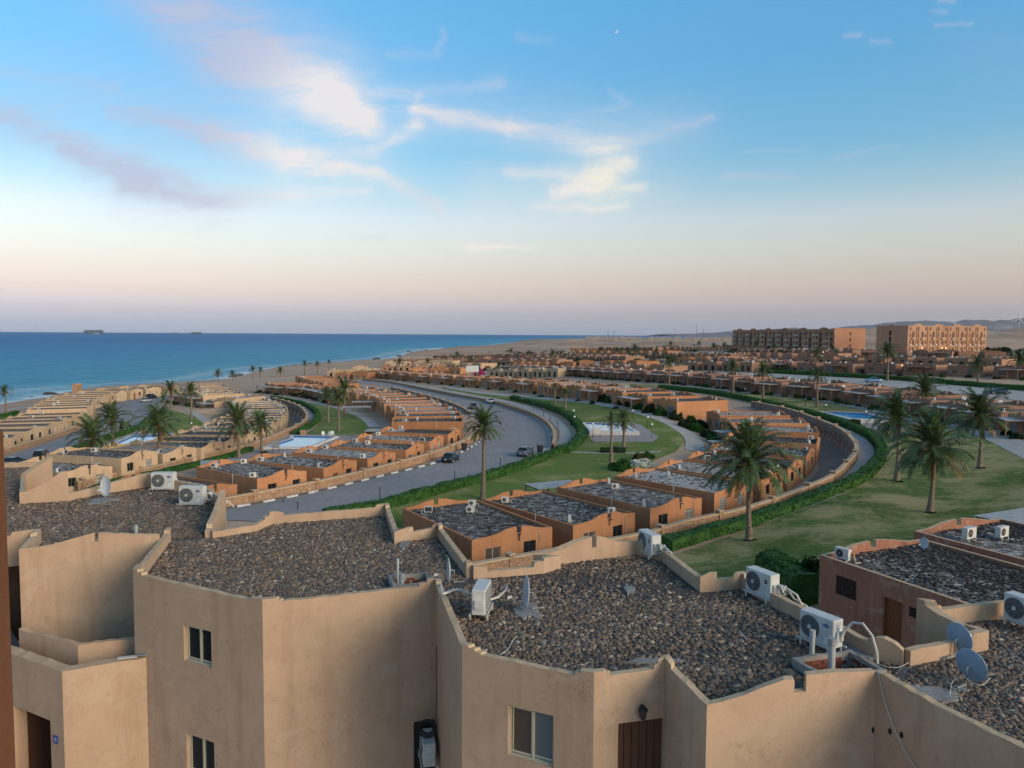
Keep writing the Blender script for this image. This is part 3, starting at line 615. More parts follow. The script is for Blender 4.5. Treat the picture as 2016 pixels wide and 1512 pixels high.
def stone_wall(P,label,h=1.15,th=.42,low=.6,pil=9.0,grp='stone boundary walls',inner='stone',ph=.3):
    T,N=normals(P); z=terr(*(P-N*.6).T); k=len(P)
    t=thing('stone_wall',label,'wall',(P[0][0],P[0][1],z[0]),0,grp); o=np.array([P[0][0],P[0][1],z[0]])
    A=P-N*th/2; B=P+N*th/2; zi=terr(*(P+N*.8).T)-.4; mb=MB()
    def p3(q,zz): return (q[0]-o[0],q[1]-o[1],zz-o[2])
    for i in range(k-1):
        mb.quad(p3(A[i],z[i]-low),p3(A[i+1],z[i+1]-low),p3(A[i+1],z[i+1]+h),p3(A[i],z[i]+h),0)
        mb.quad(p3(B[i+1],min(zi[i+1],z[i+1]-low)),p3(B[i],min(zi[i],z[i]-low)),p3(B[i],z[i]+h),p3(B[i+1],z[i+1]+h),1)
    ob('wall_body',mb.mesh('wall_body',[M['stone'],M[inner]]),t)
    mb=MB(); A=P-N*(th/2+.07); B=P+N*(th/2+.07)
    for i in range(k-1):
        a,b,c,d=A[i],A[i+1],B[i+1],B[i]; z0,z1=z[i]+h,z[i+1]+h
        mb.quad(p3(a,z0+.14),p3(b,z1+.14),p3(c,z1+.14),p3(d,z0+.14)); mb.quad(p3(a,z0-.01),p3(b,z1-.01),p3(b,z1+.14),p3(a,z0+.14)); mb.quad(p3(c,z1-.01),p3(d,z0-.01),p3(d,z0+.14),p3(c,z1+.14))
    ob('coping',mb.mesh('coping',M['coping']),t)
    L=np.concatenate([[0],np.cumsum(np.hypot(*np.diff(P,axis=0).T))]); s=1.0
    pm=MB(); pm.box((0,0,(h+ph)/2-.3),(.5,.62,h+ph+.6),0,0); pm.box((0,0,h+ph+.05),(.64,.76,.12),0,1); pme=pm.mesh('pillar',[M['stone'],M['coping']])
    while s<L[-1]:
        x=np.interp(s,L,P[:,0]); y=np.interp(s,L,P[:,1]); i=min(k-1,int(np.searchsorted(L,s)))
        ob('pillar',pme,t,(x-o[0],y-o[1],z[i]-o[2]),math.atan2(T[i][1],T[i][0])); s+=pil
    return t
stone_wall(WALLA,'curved stone wall with pale coping below the right lawn hedge',inner='stone_dark')
stone_wall(WALLC,'curved stone wall beside the beige houses and the left inner lawn',inner='stone_dark',h=1.05)
stone_wall(WALLB,'low stone wall behind the black and white kerb of the main road',h=1.1)
WALLB2=smooth([G(*p) for p in [(925,817),(905,805),(862,789),(820,778),(770,766)]])
stone_wall(WALLB2,'brown stone wall along the far inner side of the main road',h=.7,inner='stone_dark')
stone_wall(WALLD,'low stone wall between the left road and the beige houses',h=.9)
WALLR=smooth([G(*p) for p in [(1088,885),(1092,868),(1088,851),(1072,833),(1040,816),(1000,803),(960,792),(900,781),(840,769),(770,755),(715,749)]])
stone_wall(WALLR,'rubble wall along the outer bend of the main road',h=.75,pil=400,low=.3)
# ------------------------------------------------------------------ hedges and shrubs
def leafpts(mb,P,Nn,size,m=0):
    """small leaf quads at points P with outward directions Nn"""
    n=len(P)
    for i in range(n):
        a=rng.normal(size=3)*.7+Nn[i]; a/=np.linalg.norm(a)+1e-9; b=np.cross(a,rng.normal(size=3)); b/=np.linalg.norm(b)+1e-9; c=np.cross(a,b); s=size*rng.uniform(.6,1.3)
        p=P[i]; q=np.array([p-b*s,p-c*s*.6+a*s*.3,p+b*s,p+c*s*.6+a*s*.3]); mb.quad(*q,m)
def hedge(px,wd,h,label,mtl='hedge',dens=40,size=.13,plan=None,grp='clipped hedges'):
    P=plan if plan is not None else smooth([G(*p) for p in px],1.0); T,N=normals(P); k=len(P); z=terr(P[:,0],P[:,1])
    sec=[(-.5,-.1),(-.52,.45),(-.45,.88),(-.25,1.0),(.25,1.0),(.45,.88),(.52,.45),(.5,-.1)]; o=np.array([P[0][0],P[0][1],z[0]]); V=[]
    for i in range(k):
        for a,b in sec:
            q=P[i]+N[i]*a*wd; nn=mn.noise((q[0]*1.3,q[1]*1.3,b*2))*.20+mn.noise((q[0]*.3,q[1]*.3,b))*.20
            V.append((q[0]+N[i][0]*nn*a*2-o[0],q[1]+N[i][1]*nn*a*2-o[1],z[i]+b*h*(1+nn*(b>.3))-o[2]))
    mb=MB(); mb.v=V; s=len(sec)
    for i in range(k-1):
        for j in range(s-1): mb.f.append((i*s+j,i*s+j+1,(i+1)*s+j+1,(i+1)*s+j)); mb.m.append(0)
    mb.f.append(tuple(range(s))); mb.m.append(0); mb.f.append(tuple((k-1)*s+j for j in reversed(range(s)))); mb.m.append(0)
    L=np.hypot(*np.diff(P,axis=0).T).sum(); n=int(L*dens); Vn=np.array(V).reshape(k,s,3)
    fi=rng.uniform(0,k-1.001,n); fj=rng.uniform(0,s-1.001,n); i=fi.astype(int); j=fj.astype(int); a=(fi-i)[:,None]; b=(fj-j)[:,None]
    Q=(Vn[i,j]*(1-a)+Vn[i+1,j]*a)*(1-b)+(Vn[i,j+1]*(1-a)+Vn[i+1,j+1]*a)*b
    c=Vn[i,:].mean(axis=1); No=Q-c; No/=np.linalg.norm(No,axis=1)[:,None]+1e-9
    leafpts(mb,Q+No*.02,No,size)
    return ob('hedge',mb.mesh('hedge',M[mtl]),None,tuple(o),label=label,category='hedge',group=grp)
hedge([(1310,1083),(1400,1056),(1480,1033),(1560,1003),(1640,972),(1700,943),(1733,905),(1730,880),(1705,857),(1650,834),(1590,816),(1530,802),(1480,791),(1400,776),(1300,765)],1.6,1.1,'long clipped hedge curving along the path above the right stone wall',dens=75)
hedge([(640,1022),(765,998),(894,963),(983,937),(1040,917),(1078,902),(1106,890)],1.5,1.1,'clipped hedge between the main road and the central lawn, nearer stretch',dens=75)
hedge([(1112,893),(1136,875),(1146,858),(1134,835),(1108,815),(1062,799),(1010,786)],1.7,1.15,'clipped hedge around the outer bend of the main road',dens=60)
hedge([(1050,797),(1078,797),(1078,802)],1.2,.8,'short hedge spur on the lawn behind the road bend',dens=40)
hedge([(535,785),(565,790),(596,797),(620,812),(624,828),(608,843),(583,856)],1.3,1.0,'curved hedge around the left inner lawn',dens=50)
hedge([(150,981),(234,952),(327,932),(427,908),(475,894),(493,888)],1.3,.75,'straight hedge in front of the beige houses stone wall',dens=60)
hedge([(60,920),(85,911),(130,896),(176,878),(236,858),(275,844)],1.5,1.0,'hedge between the left road and the beige houses pool',dens=55)
hedge([(283,836),(305,822),(322,810)],1.3,1.0,'small hedge bend at the end of the left parking road',dens=50)
hedge([(1500,733),(1640,741),(1800,750),(1900,759),(2016,768),(2120,778)],1.6,1.1,'dark hedge along the upper road below the brown houses',dens=30,size=.2)
hedge([(-150,838),(0,822),(34,814)],1.4,.9,'dark hedge on the far left lawn near the beach',dens=30,size=.2)
hedge([(1182,891),(1232,892)],1.6,.9,'short dark hedge beside the pool lawn crossing path',dens=60,mtl='hedge_dark')
hedge([(1668,838),(1694,838)],1.8,1.0,'round clipped bush beside the deep blue pool',dens=80,mtl='hedge_dark')
SHR=[]
for kx in range(4):
    mb=MB(); r_=rng
    n=950; d=r_.normal(size=(n,3)); d/=np.linalg.norm(d,axis=1)[:,None]; d[:,2]=np.abs(d[:,2])
    rr=np.array([.75+.35*mn.noise((a[0]*1.7+kx*9,a[1]*1.7,a[2]*1.7)) for a in d]); Q=d*rr[:,None]*r_.uniform(.55,1,(n,1))**.4; Q[:,2]*=.95
    leafpts(mb,Q,d,.10); 
    for a in range(5): mb.tube([(0,0,-.1),(math.cos(a*1.3)*.2,math.sin(a*1.3)*.2,.35)],[.04,.015],4)
    SHR.append(mb)
SHM={}
def shrub(x,y,r,h,kx,mtl,label,grp,name='shrub',z=None):
    key=(kx,mtl)
    if key not in SHM: SHM[key]=SHR[kx].mesh('shrub',M[mtl])
    o=ob(name,SHM[key],None,(x,y,(gz(x,y) if z is None else z)-.05),random.uniform(0,6),label=label,category='shrub',group=grp); o.scale=(r,r,h); return o
# ------------------------------------------------------------------ generic stucco wall ring
def wall_strip(mb,pts,tops,base,th,closed=False,holes=None,mw=0,mt=1,side=1,ends=True,ilo=-99):
    """pts: plan corners, outer line; tops[i]: list of (s,z) along segment i; th: thickness towards the left(side=1)"""
    holes=holes or {}; P=[Vector(p[:2]) for p in pts]; n=len(P); ns=n if closed else n-1
    def nrm(i):
        a,b=P[i%n],P[(i+1)%n]; d=(b-a).normalized(); return Vector((-d.y,d.x))*side
    def inner(i):
        if closed or 0<i<n-1:
            n1=nrm(i-1) if i>0 or closed else nrm(i); n2=nrm(i); q=n1+n2
            return P[i]+q*(th/max(.35,q.dot(n1)))
        return P[i]+(nrm(0) if i==0 else nrm(n-2))*th
    IN=[inner(i) for i in range(n)]
    for i in range(ns):
        a,b=P[i],P[(i+1)%n]; ia,ib=IN[i],IN[(i+1)%n]; prof=tops[i]
        S_=[s for s,z in prof]
        bz=base if not isinstance(base,(list,tuple)) else base[i]
        def zt(s,left):
            # left: value approaching from the left
            if left:
                for k in range(len(prof)):
                    if prof[k][0]>=s-1e-6:
                        if k==0: return prof[0][1]
                        (s0,z0),(s1,z1)=prof[k-1],prof[k]; return z0+(z1-z0)*((s-s0)/(s1-s0) if s1>s0 else 0)
                return prof[-1][1]
            for k in range(len(prof)-1,-1,-1):
                if prof[k][0]<=s+1e-6:
                    if k==len(prof)-1: return prof[-1][1]
                    (s0,z0),(s1,z1)=prof[k],prof[k+1]; return z0+(z1-z0)*((s-s0)/(s1-s0) if s1>s0 else 0)
            return prof[0][1]
        hs=holes.get(i,[]); cuts=sorted(set([round(s,5) for s in S_]+[h[0] for h in hs]+[h[1] for h in hs]))
        o=lambda s: a+(b-a)*s
        q=lambda s: ia+(ib-ia)*s
        flip = side<0
        def Q(p1,p2,p3,p4,m):
            if flip: mb.quad(p4,p3,p2,p1,m)
            else: mb.quad(p1,p2,p3,p4,m)
        for s0,s1 in zip(cuts[:-1],cuts[1:]):
            z0=zt(s0,False); z1=zt(s1,True); A,B=o(s0),o(s1); mid=(s0+s1)/2
            hh=[h for h in hs if h[0]<mid<h[1]]; lo=(bz,bz)
            for h in sorted(hh,key=lambda h:h[2]):
                if h[2]>lo[0]+1e-6: Q((*A,lo[0]),(*B,lo[1]),(*B,h[2]),(*A,h[2]),mw)
                lo=(h[3],h[3])
            Q((*A,lo[0]),(*B,lo[1]),(*B,z1),(*A,z0),mw)
            C_,D_=q(s0),q(s1); bi=max(bz,ilo); Q((*D_,bi),(*C_,bi),(*C_,z0),(*D_,z1),mw)
            Q((*A,z0),(*B,z1),(*D_,z1),(*C_,z0),mt)
        for h in hs:
            s0,s1,z0,z1,dp=h; A,B=o(s0),o(s1); nn=nrm(i)*dp; A2,B2=A+nn,B+nn
            Q((*A,z0),(*A2,z0),(*A2,z1),(*A,z1),mw); Q((*B2,z0),(*B,z0),(*B,z1),(*B2,z1),mw); Q((*A,z1),(*A2,z1),(*B2,z1),(*B,z1),mw); Q((*A,z0),(*B,z0),(*B2,z0),(*A2,z0),mw)
        for k in range(len(prof)-1):
            if abs(prof[k+1][0]-prof[k][0])<1e-6:
                s=prof[k][0]; za,zb=prof[k][1],prof[k+1][1]; A=o(s); C_=q(s); mb.quad((*A,za),(*A,zb),(*C_,zb),(*C_,za),mt)
        nx=(i+1)%n
        if (closed or i<n-2):
            za=prof[-1][1]; zb=tops[nx][0][1]
            if abs(za-zb)>1e-4: B=P[nx]; C_=IN[nx]; mb.quad((*B,za),(*B,zb),(*C_,zb),(*C_,za),mt)
    if not closed and ends:
        for i,prof in ((0,tops[0][0]),(n-1,tops[-1][-1])):
            mb.quad((*P[i],base if not isinstance(base,(list,tuple)) else base[0]),(*IN[i],base if not isinstance(base,(list,tuple)) else base[0]),(*IN[i],prof[1]),(*P[i],prof[1]),mw)
    return IN
# ------------------------------------------------------------------ villas
VW,VD,VH=7.7,13.4,3.25
def gable(lo=3.22,hi=3.78,n0=.54,n1=.60,notch=3.2):
    pr=[(0,lo),(.18,lo+.04),(.30,lo+.18),(.40,hi-.12),(.48,hi-.02),(n0,hi),(n0,notch),(n1,notch),(n1,hi-.04),(.70,hi-.08),(.80,lo+.22),(.90,lo+.08),(1,lo)]
    return pr
def win_parts(w_,h_,style,frame='frame',pane='glass'):
    """window mesh centred on x, sill at z=0, glass facing -y"""
    mb=MB(); f=.06
    for c,d in (((0,0,f/2),(w_,.06,f)),((0,0,h_-f/2),(w_,.06,f)),((-w_/2+f/2,0,h_/2),(f,.058,h_-2*f)),((w_/2-f/2,0,h_/2),(f,.058,h_-2*f)),((0,0,h_/2),(.05,.05,h_-2*f))): mb.box(c,d)
    fr=mb.mesh('window',M[frame]); mb=MB()
    mb.box((0,.02,h_/2),(w_-.1,.015,h_-.1)); pn=mb.mesh('pane',M[pane]); subs=[('pane',pn,(0,0,0))]
    if style:
        for i in range(7): mb=MB(); 
        mb=MB()
        for i in range(9): mb.box((-w_/2+w_*(i+.5)/9,-.07,h_/2),(.035,.03,h_))
        for i in range(2 if style!='white_h' else 4): mb.box((0,-.068,h_*(i+.5)/(2 if style!='white_h' else 4)),(w_,.028,.045))
        subs.append(('grille',mb.mesh('grille',M['stucco_white'] if style.startswith('white') else M['black']),(0,0,0)))
    return fr,subs
def villa_spec(paint,roofmat,front,back,style,detail,fronthole=None):
    """front/back: list of (x centre, width, sill, height, kind); local x along the facade, y into depth"""
    W,D_=VW,VD; x0=-W/2
    def holes(lst,rev):
        out=[]
        for xc,w_,z0,h_,kd in lst:
            a=(xc-w_/2-x0)/W; b=(xc+w_/2-x0)/W
            if rev: a,b=1-b,1-a
            out.append((a,b,z0,z0+h_,.13))
        return out
    mb=MB(); pts=[(x0,0),(x0+W,0),(x0+W,D_),(x0,D_)]
    wall_strip(mb,pts,[gable(),[(0,3.22),(1,3.22)],gable(),[(0,3.22),(1,3.22)]],-2.6,.2,True,{0:holes(front,False),2:holes(back,True)})
    spec=[('wall',mb.mesh('villa_wall',[M[paint],M[paint]]),(0,0,0),[])]
    mb=MB(); mb.prism([(x0+.2,.2),(x0+W-.2,.2),(x0+W-.2,D_-.2),(x0+.2,D_-.2)],2.7,2.98); spec.append(('roof',mb.mesh('villa_roof',M[roofmat]),(0,0,0),[]))
    cache={}
    for lst,yy,rot in ((front,.13,0),(back,D_-.13,1)):
        for xc,w_,z0,h_,kd in lst:
            if kd=='door':
                m_=MB(); m_.box((0,0,h_/2),(w_,.05,h_)); h2=MB(); h2.box((w_*.35,-.05,h_*.48),(.12,.04,.04))
                spec.append(('door',m_.mesh('door',M['wood']),(xc,yy,z0),[('handle',h2.mesh('handle',M['black']),(0,0,0))]))
            else:
                key=(w_,h_,kd)
                if key not in cache:
                    cache[key]=win_parts(w_,h_,{'bars':'black','white':'white','whiteh':'white_h'}.get(kd,''),'stucco_white' if kd in('slide','whiteh') else 'frame',{'slide':'glass_cool','dark':'glass_brown'}.get(kd,'glass'))
                fr,subs=cache[key]
                if rot:
                    subs=[(n,me,(l[0],l[1],l[2])) for n,me,l in subs]
                spec.append(('window',fr,(xc,yy,z0),subs))
    if detail:
        mb=MB(); mb.box((x0+W*.57,-.14,3.12),(.16,.34,.08)); mb.box((x0+W*.57,-.012,2.78),(.18,.02,.64)); spec.append(('water_spout',mb.mesh('water_spout',M['timber_dark']),(0,0,0),[]))
        mb=MB(); mb.tube([(x0-.05,D_*.38,3.24),(x0-.05,D_*.38,0)],.05,6); spec.append(('drainpipe',mb.mesh('drainpipe',M['stucco_white']),(0,0,0),[])); mb=MB(); mb.tube([(x0+W*.83,.05,3.1),(x0+W*.83,-.06,3.0),(x0+W*.83,-.06,1.6)],.035,5); spec.append(('drainpipe',mb.mesh('drainpipe',M['stucco_white']),(0,0,0),[]))
    return spec
# ------------------------------------------------------------------ scatter of loose stones
def pebble_group(name,mt,dens,rmin,rmax,dmin,flat=.5,clear=.0,csc=1.0,seed=1):
    g=bpy.data.node_groups.new(name,'GeometryNodeTree'); g.interface.new_socket('Geometry',in_out='INPUT',socket_type='NodeSocketGeometry'); g.interface.new_socket('Geometry',in_out='OUTPUT',socket_type='NodeSocketGeometry')
    gi=nd(g,'NodeGroupInput'); go=nd(g,'NodeGroupOutput')
    dp=nd(g,'GeometryNodeDistributePointsOnFaces',distribute_method='POISSON'); lk(g,gi.outputs[0],dp.inputs['Mesh'])
    dp.inputs['Distance Min'].default_value=dmin; dp.inputs['Density Max'].default_value=dens; dp.inputs['Seed'].default_value=seed
    if clear>0:
        ps=nd(g,'GeometryNodeInputPosition'); nn=nd(g,'ShaderNodeTexNoise'); nn.inputs['Scale'].default_value=csc; nn.inputs['Detail'].default_value=4; lk(g,ps.outputs[0],nn.inputs['Vector'])
        mr=nd(g,'ShaderNodeMapRange'); lk(g,nn.outputs[0],mr.inputs[0]); mr.inputs[1].default_value=clear-.03; mr.inputs[2].default_value=clear+.03; lk(g,mr.outputs[0],dp.inputs['Density Factor'])
    js=nd(g,'GeometryNodeGeometryToInstance')
    for k in range(4):
        ic=nd(g,'GeometryNodeMeshIcoSphere'); ic.inputs['Subdivisions'].default_value=2; ic.inputs['Radius'].default_value=1
        ps=nd(g,'GeometryNodeInputPosition'); ad=vm(g,'ADD',ps.outputs[0],(k*7.3,0,0)); nn=nd(g,'ShaderNodeTexNoise'); nn.inputs['Scale'].default_value=.75; nn.inputs['Detail'].default_value=1; lk(g,ad,nn.inputs['Vector'])
        of=vm(g,'MULTIPLY',vm(g,'SUBTRACT',nn.outputs['Color'],(.5,.5,.5)),(1.3,1.3,1.0))
        sp=nd(g,'GeometryNodeSetPosition'); lk(g,ic.outputs[0],sp.inputs[0]); lk(g,of,sp.inputs['Offset'])
        tr=nd(g,'GeometryNodeTransform'); lk(g,sp.outputs[0],tr.inputs[0]); tr.inputs['Scale'].default_value=(1.15,.8,flat)
        ss=nd(g,'GeometryNodeSetShadeSmooth'); lk(g,tr.outputs[0],ss.inputs[0])
        sm=nd(g,'GeometryNodeSetMaterial'); lk(g,ss.outputs[0],sm.inputs[0]); sm.inputs['Material'].default_value=M[mt]
        lk(g,sm.outputs[0],js.inputs[0])
    ip=nd(g,'GeometryNodeInstanceOnPoints'); lk(g,dp.outputs['Points'],ip.inputs['Points']); lk(g,js.outputs[0],ip.inputs['Instance']); ip.inputs['Pick Instance'].default_value=True
    rv=nd(g,'FunctionNodeRandomValue',data_type='FLOAT_VECTOR'); rv.inputs[0].default_value=(-.35,-.35,0); rv.inputs[1].default_value=(.35,.35,6.28); lk(g,rv.outputs[0],ip.inputs['Rotation'])
    ri=nd(g,'FunctionNodeRandomValue',data_type='INT'); ri.inputs[4].default_value=0; ri.inputs[5].default_value=3; lk(g,ri.outputs[2],ip.inputs['Instance Index'])
    rs=nd(g,'FunctionNodeRandomValue',data_type='FLOAT'); rs.inputs[2].default_value=rmin; rs.inputs[3].default_value=rmax; rs.inputs['Seed'].default_value=5; lk(g,rs.outputs[1],ip.inputs['Scale'])
    lk(g,ip.outputs[0],go.inputs[0]); return g
GP_NEAR=pebble_group('pebbles',"pebble",430,.030,.062,.045,.6,.43,1.3)
GP_DARK=pebble_group('dark_stones',"darkrock",60,.06,.14,.09,.4,.47,1.3)
GP_DARK2=pebble_group('dark_stones2',"darkrock",60,.06,.14,.09,.4,.53,1.5,3)
def scatter(o,g): md=o.modifiers.new('stones','NODES'); md.node_group=g
_gb=MB(); _gb.quad((-VW/2+.25,.25,3.0),(VW/2-.25,.25,3.0),(VW/2-.25,VD-.25,3.0),(-VW/2+.25,VD-.25,3.0)); GRAV=_gb.mesh('roof_stones',M['darkrock'])
# ------------------------------------------------------------------ air conditioners
def ac_meshes():
    out={}
    mb=MB(); mb.box((0,0,.42),(.82,.3,.56)); out['casing']=mb.mesh('casing',M['white_far'])
    mb=MB(); mb.disc((-.12,-.151,.42),.21,(0,-1,0),.012,16); out['fan']=mb.mesh('fan_grille',M['fin'])
    mb=MB(); mb.disc((-.12,-.165,.42),.05,(0,-1,0),.01,8); out['hub']=mb.mesh('hub',M['greyplastic'])
    mb=MB()
    for x in (-.3,.3): mb.box((x,0,.09),(.05,.42,.05)); mb.box((x,.18,.03),(.05,.04,.14)); mb.box((x,-.18,.03),(.05,.04,.14))
    mb.box((0,-.02,.08),(.6,.04,.03)); out['stand']=mb.mesh('stand',M['stucco_white'])
    mb=MB(); mb.box((0,.152,.42),(.7,.006,.46)); out['coil']=mb.mesh('condenser_fins',M['fin'])
    mb=MB(); mb.tube([(.41,0,.3),(.6,.05,.35),(.7,.1,.2),(.62,.15,.02),(.7,.5,.02)],.03,5); out['pipe']=mb.mesh('pipe',M['stucco_white'])
    return out
AM=ac_meshes()
NAC=[0]
def ac(x,y,z,rz,label,grp='air conditioners on the house roofs',detail=True,sc=1.0):
    NAC[0]+=1
    t=thing('air_conditioner',label,'air conditioner',(x,y,z),rz,grp); t.scale=(sc,)*3
    ob('casing',AM['casing'],t); f=ob('fan_grille',AM['fan'],t)
    if detail: ob('hub',AM['hub'],f); ob('condenser_fins',AM['coil'],t); ob('pipe',AM['pipe'],t)
    ob('stand',AM['stand'],t); return t
# ------------------------------------------------------------------ pergola
def pergola_mesh(w_,d_,h_,mt,mt2,n=12):
    parts=[]; mb=MB()
    slat=MB(); slat.box((0,0,h_),(w_/n*.93,d_+.1,.03)); sl_=slat.mesh('slat',M[mt])
    bm_=MB(); bm_.box((0,-d_+.1,h_-.1),(w_,.1,.14)); beam=bm_.mesh('beam',M[mt2]); b2=MB(); b2.box((0,-d_/2,h_-.095),(.09,d_-.2,.12)); beam2=b2.mesh('beam',M[mt2])
    ps=MB(); ps.box((0,0,h_/2-.6),(.13,.13,h_+.9)); post=ps.mesh('post',M[mt2])
    return dict(slat=sl_,beam=beam,beam2=beam2,post=post,w=w_,d=d_,h=h_,n=n)
PG={}
def pergola(x,y,z,rz,label,w_=6.5,d_=3.4,h_=2.6,pale=True,detail=True,grp='pergolas on the garden side of the houses'):
    key=(w_,d_,h_,pale)
    if key not in PG: PG[key]=pergola_mesh(w_,d_,h_,'awning' if pale else 'timber','timber' if pale else 'timber_dark')
    g=PG[key]; t=thing('pergola',label,'pergola',(x,y,z),rz,grp)
    for i in range(g['n']): ob('slat',g['slat'],t,(-w_/2+w_*(i+.5)/g['n'],-d_/2,0))
    ob('beam',g['beam'],t); ob('beam',g['beam2'],t,(-w_/2+.1,0,0)); ob('beam',g['beam2'],t,(w_/2-.1,0,0))
    for px_ in (-w_/2+.1,0,w_/2-.1): ob('post',g['post'],t,(px_,-d_+.1,0))
    return t
# ------------------------------------------------------------------ rows of houses
FRONTS=[[(-2.0,1.3,1.15,1.2,'bars'),(1.9,1.2,1.15,1.2,'white')],[(-1.6,1.3,1.1,1.25,'bars'),(2.2,1.2,1.1,1.25,'bars')],[(-2.2,1.1,1.1,1.35,'whiteh'),(1.3,1.1,1.1,1.35,'whiteh')],[(-1.2,1.0,0,2.2,'door'),(1.9,1.2,1.15,1.2,'bars')],[(-1.9,1.4,1.15,1.1,'dark'),(1.6,1.2,1.1,1.2,'bars')]]
GARD=[[(-1.9,1.9,0,2.15,'slide'),(1.7,1.5,.5,1.5,'dark')],[(-1.8,1.6,0,2.1,'dark'),(1.8,2.0,0,2.15,'slide')],[(-2.2,1.3,.7,1.3,'dark'),(1.2,1.0,0,2.1,'dark')]]
SPEC={}
def vspec(paint,roof,fi,bi,swap,detail):
    key=(paint,roof,fi,bi,swap,detail)
    if key not in SPEC:
        f,b=FRONTS[fi],GARD[bi]
        if swap: f,b=GARD[bi],FRONTS[fi]
        SPEC[key]=villa_spec(paint,roof,f,b,'',detail)
    return SPEC[key]
NV=[0]
ALLV=[]
def row(px,key,label,paint,roof='roof_dark',pitch=9.7,garden=False,flip=False,acs=3,detail=True,stones=0,h=3.2,perg=0,start=0,skip=(),grp=None,shr=0,acd=True,maxn=99,inv=False,f=None,sx=1.0,sy=1.0):
    """px: pixels of the facade's parapet corners from one end; houses stand on the left of the walking direction unless flip"""
    P=smooth([G0(p[0],p[1],h,f or terr) for p in px],1.0); L=np.concatenate([[0],np.cumsum(np.hypot(*np.diff(P,axis=0).T))]); n=min(maxn,int((L[-1]-start)/pitch))
    out=[]
    for i in range(n):
        if i in skip: continue
        s=start+(i+.5)*pitch; fq=lambda q:(np.interp(q,L,P[:,0]),np.interp(q,L,P[:,1]))
        x,y=fq(s); xa,ya=fq(s-3.5); xb,yb=fq(s+3.5); a=math.atan2(yb-ya,xb-xa)
        if flip: a+=math.pi
        a+=random.uniform(-.015,.015)
        z=gz(x,y); 
        lb=label.format(ordn(i))
        kd=vspec(paint,roof,random.randrange(len(FRONTS)),random.randrange(len(GARD)),garden,detail)
        t=thing('villa',lb,'house',(x,y,z+random.uniform(-.06,.06)),a,grp or key); t.scale=(sx,sy,1); spec_inst(kd,t); NV[0]+=1; ALLV.append((x,y,a,NV[0]))
        if i<stones: g=ob('roof_stones',GRAV,t,kind='stuff'); scatter(g,GP_DARK if i%3 else GP_DARK2)
        Mt=Matrix.Translation(t.location)@Matrix.Rotation(a,4,'Z')@Matrix.Diagonal((sx,sy,1,1))
        spots=[(-2.9,1.6),(2.3,1.3),(-2.4,VD-2.2),(.9,VD-4.5),(2.5,VD-1.8)]; random.shuffle(spots)
        wh={1.6:'front left corner',1.3:'front right corner',VD-2.2:'back left corner',VD-4.5:'middle',VD-1.8:'back right corner'}
        for k in range(acs):
            sx_,sy_=spots[k]; q=Mt@Vector((sx_+random.uniform(-.3,.3),sy_+random.uniform(-.4,.4),3.0))
            ac(q.x,q.y,q.z,random.choice([0,0,1.57,-1.57,3.14,.5])+a*0+random.uniform(-.2,.2),'air conditioner, %s, %s'%(wh[sy_],lb),grp='air conditioners on the house roofs',detail=acd)
        if perg and (i%perg==0):
            q=Mt@Vector((random.uniform(-.5,.5),(-.02 if garden else VD+.02),0)); pw=random.choice([5.5,6.5,7.0])
            pergola(q.x,q.y,gz(q.x,q.y)-.1 if not garden else z-.1,a if garden else a+math.pi,'slatted pergola of the %s'%lb,pw,3.4 if not inv else 3.0,2.75,random.random()<.85,grp='pergolas on the garden side of the houses')
        if shr:
            for k in range(shr):
                q=Mt@Vector(((-2.6,2.4,0)[k]+random.uniform(-1.2,1.2),-random.uniform(1.0,4.0) if garden else VD+random.uniform(1,4),0)); q.z=gz(q.x,q.y)
                shrub(q.x,q.y,random.uniform(.8,1.6),random.uniform(.8,1.5),random.randrange(4),random.choice(['hedge_dark','hedge_dark','hedge','shrub_olive']),'%s shrub before the %s'%(('left','right','middle')[k],lb),'garden shrubs around the houses')
        out.append((t,a))
    return out
A_OUT=[(745,1103),(910,1065),(1121,1035),(1288,1001),(1412,971),(1500,944),(1560,917),(1597,890),(1612,868),(1610,851),(1594,836),(1541,814),(1500,801),(1462,793)]
START_A=-2.4
row(A_OUT,'orange houses above the right stone wall','{} orange house of the right crescent','orange','roof_dark',11.0,acs=3,stones=9,start=START_A,perg=0,f=INA,sx=1.12,sy=1.07,grp='orange houses of the right crescent')
row([(700,731),(752,732),(854,739),(946,745),(1036,751),(1115,760),(1172,764),(1215,771),(1334,793),(1383,802),(1418,812)],'mid','{} orange house facing the central lawn','orange','roof_dark',11.5,sx=1.2,garden=True,acs=2,perg=2,shr=1,grp='orange houses facing the central lawn',detail=False)
B_OUT=[(380,972),(499,946),(631,923),(728,902),(801,885),(854,867),(890,853),(908,840),(911,828),(906,815),(895,805),(880,799),(863,792),(843,783),(821,778),(796,774),(772,770),(743,766),(715,763)]
START_B=-2.6
row(B_OUT,'B','{} orange house inside the main road','orange','roof_dark',10.2,acs=3,stones=8,start=START_B,f=INB,sx=.95,sy=1.03,grp='orange houses inside the main road')
row([(520,755),(548,759),(602,761),(645,768),(688,778)],'B2','{} orange house beyond the inner lawn','orange','roof_brown',9.7,garden=True,acs=1,perg=1,shr=2,detail=False,grp='orange houses beyond the left inner lawn')
row([(581,741),(615,750),(640,756)],'B3','{} orange house at the inner crescent tip','orange','roof_brown',9.7,acs=1,detail=False,grp='orange houses at the far tip of the inner crescent')
C_OUT=[(20,962),(128,937),(234,919),(322,899),(390,885),(442,870),(500,851),(543,831),(566,814),(565,805),(556,796),(538,789),(510,782),(482,776),(462,769),(447,761),(441,753)]
START_C=-2.2
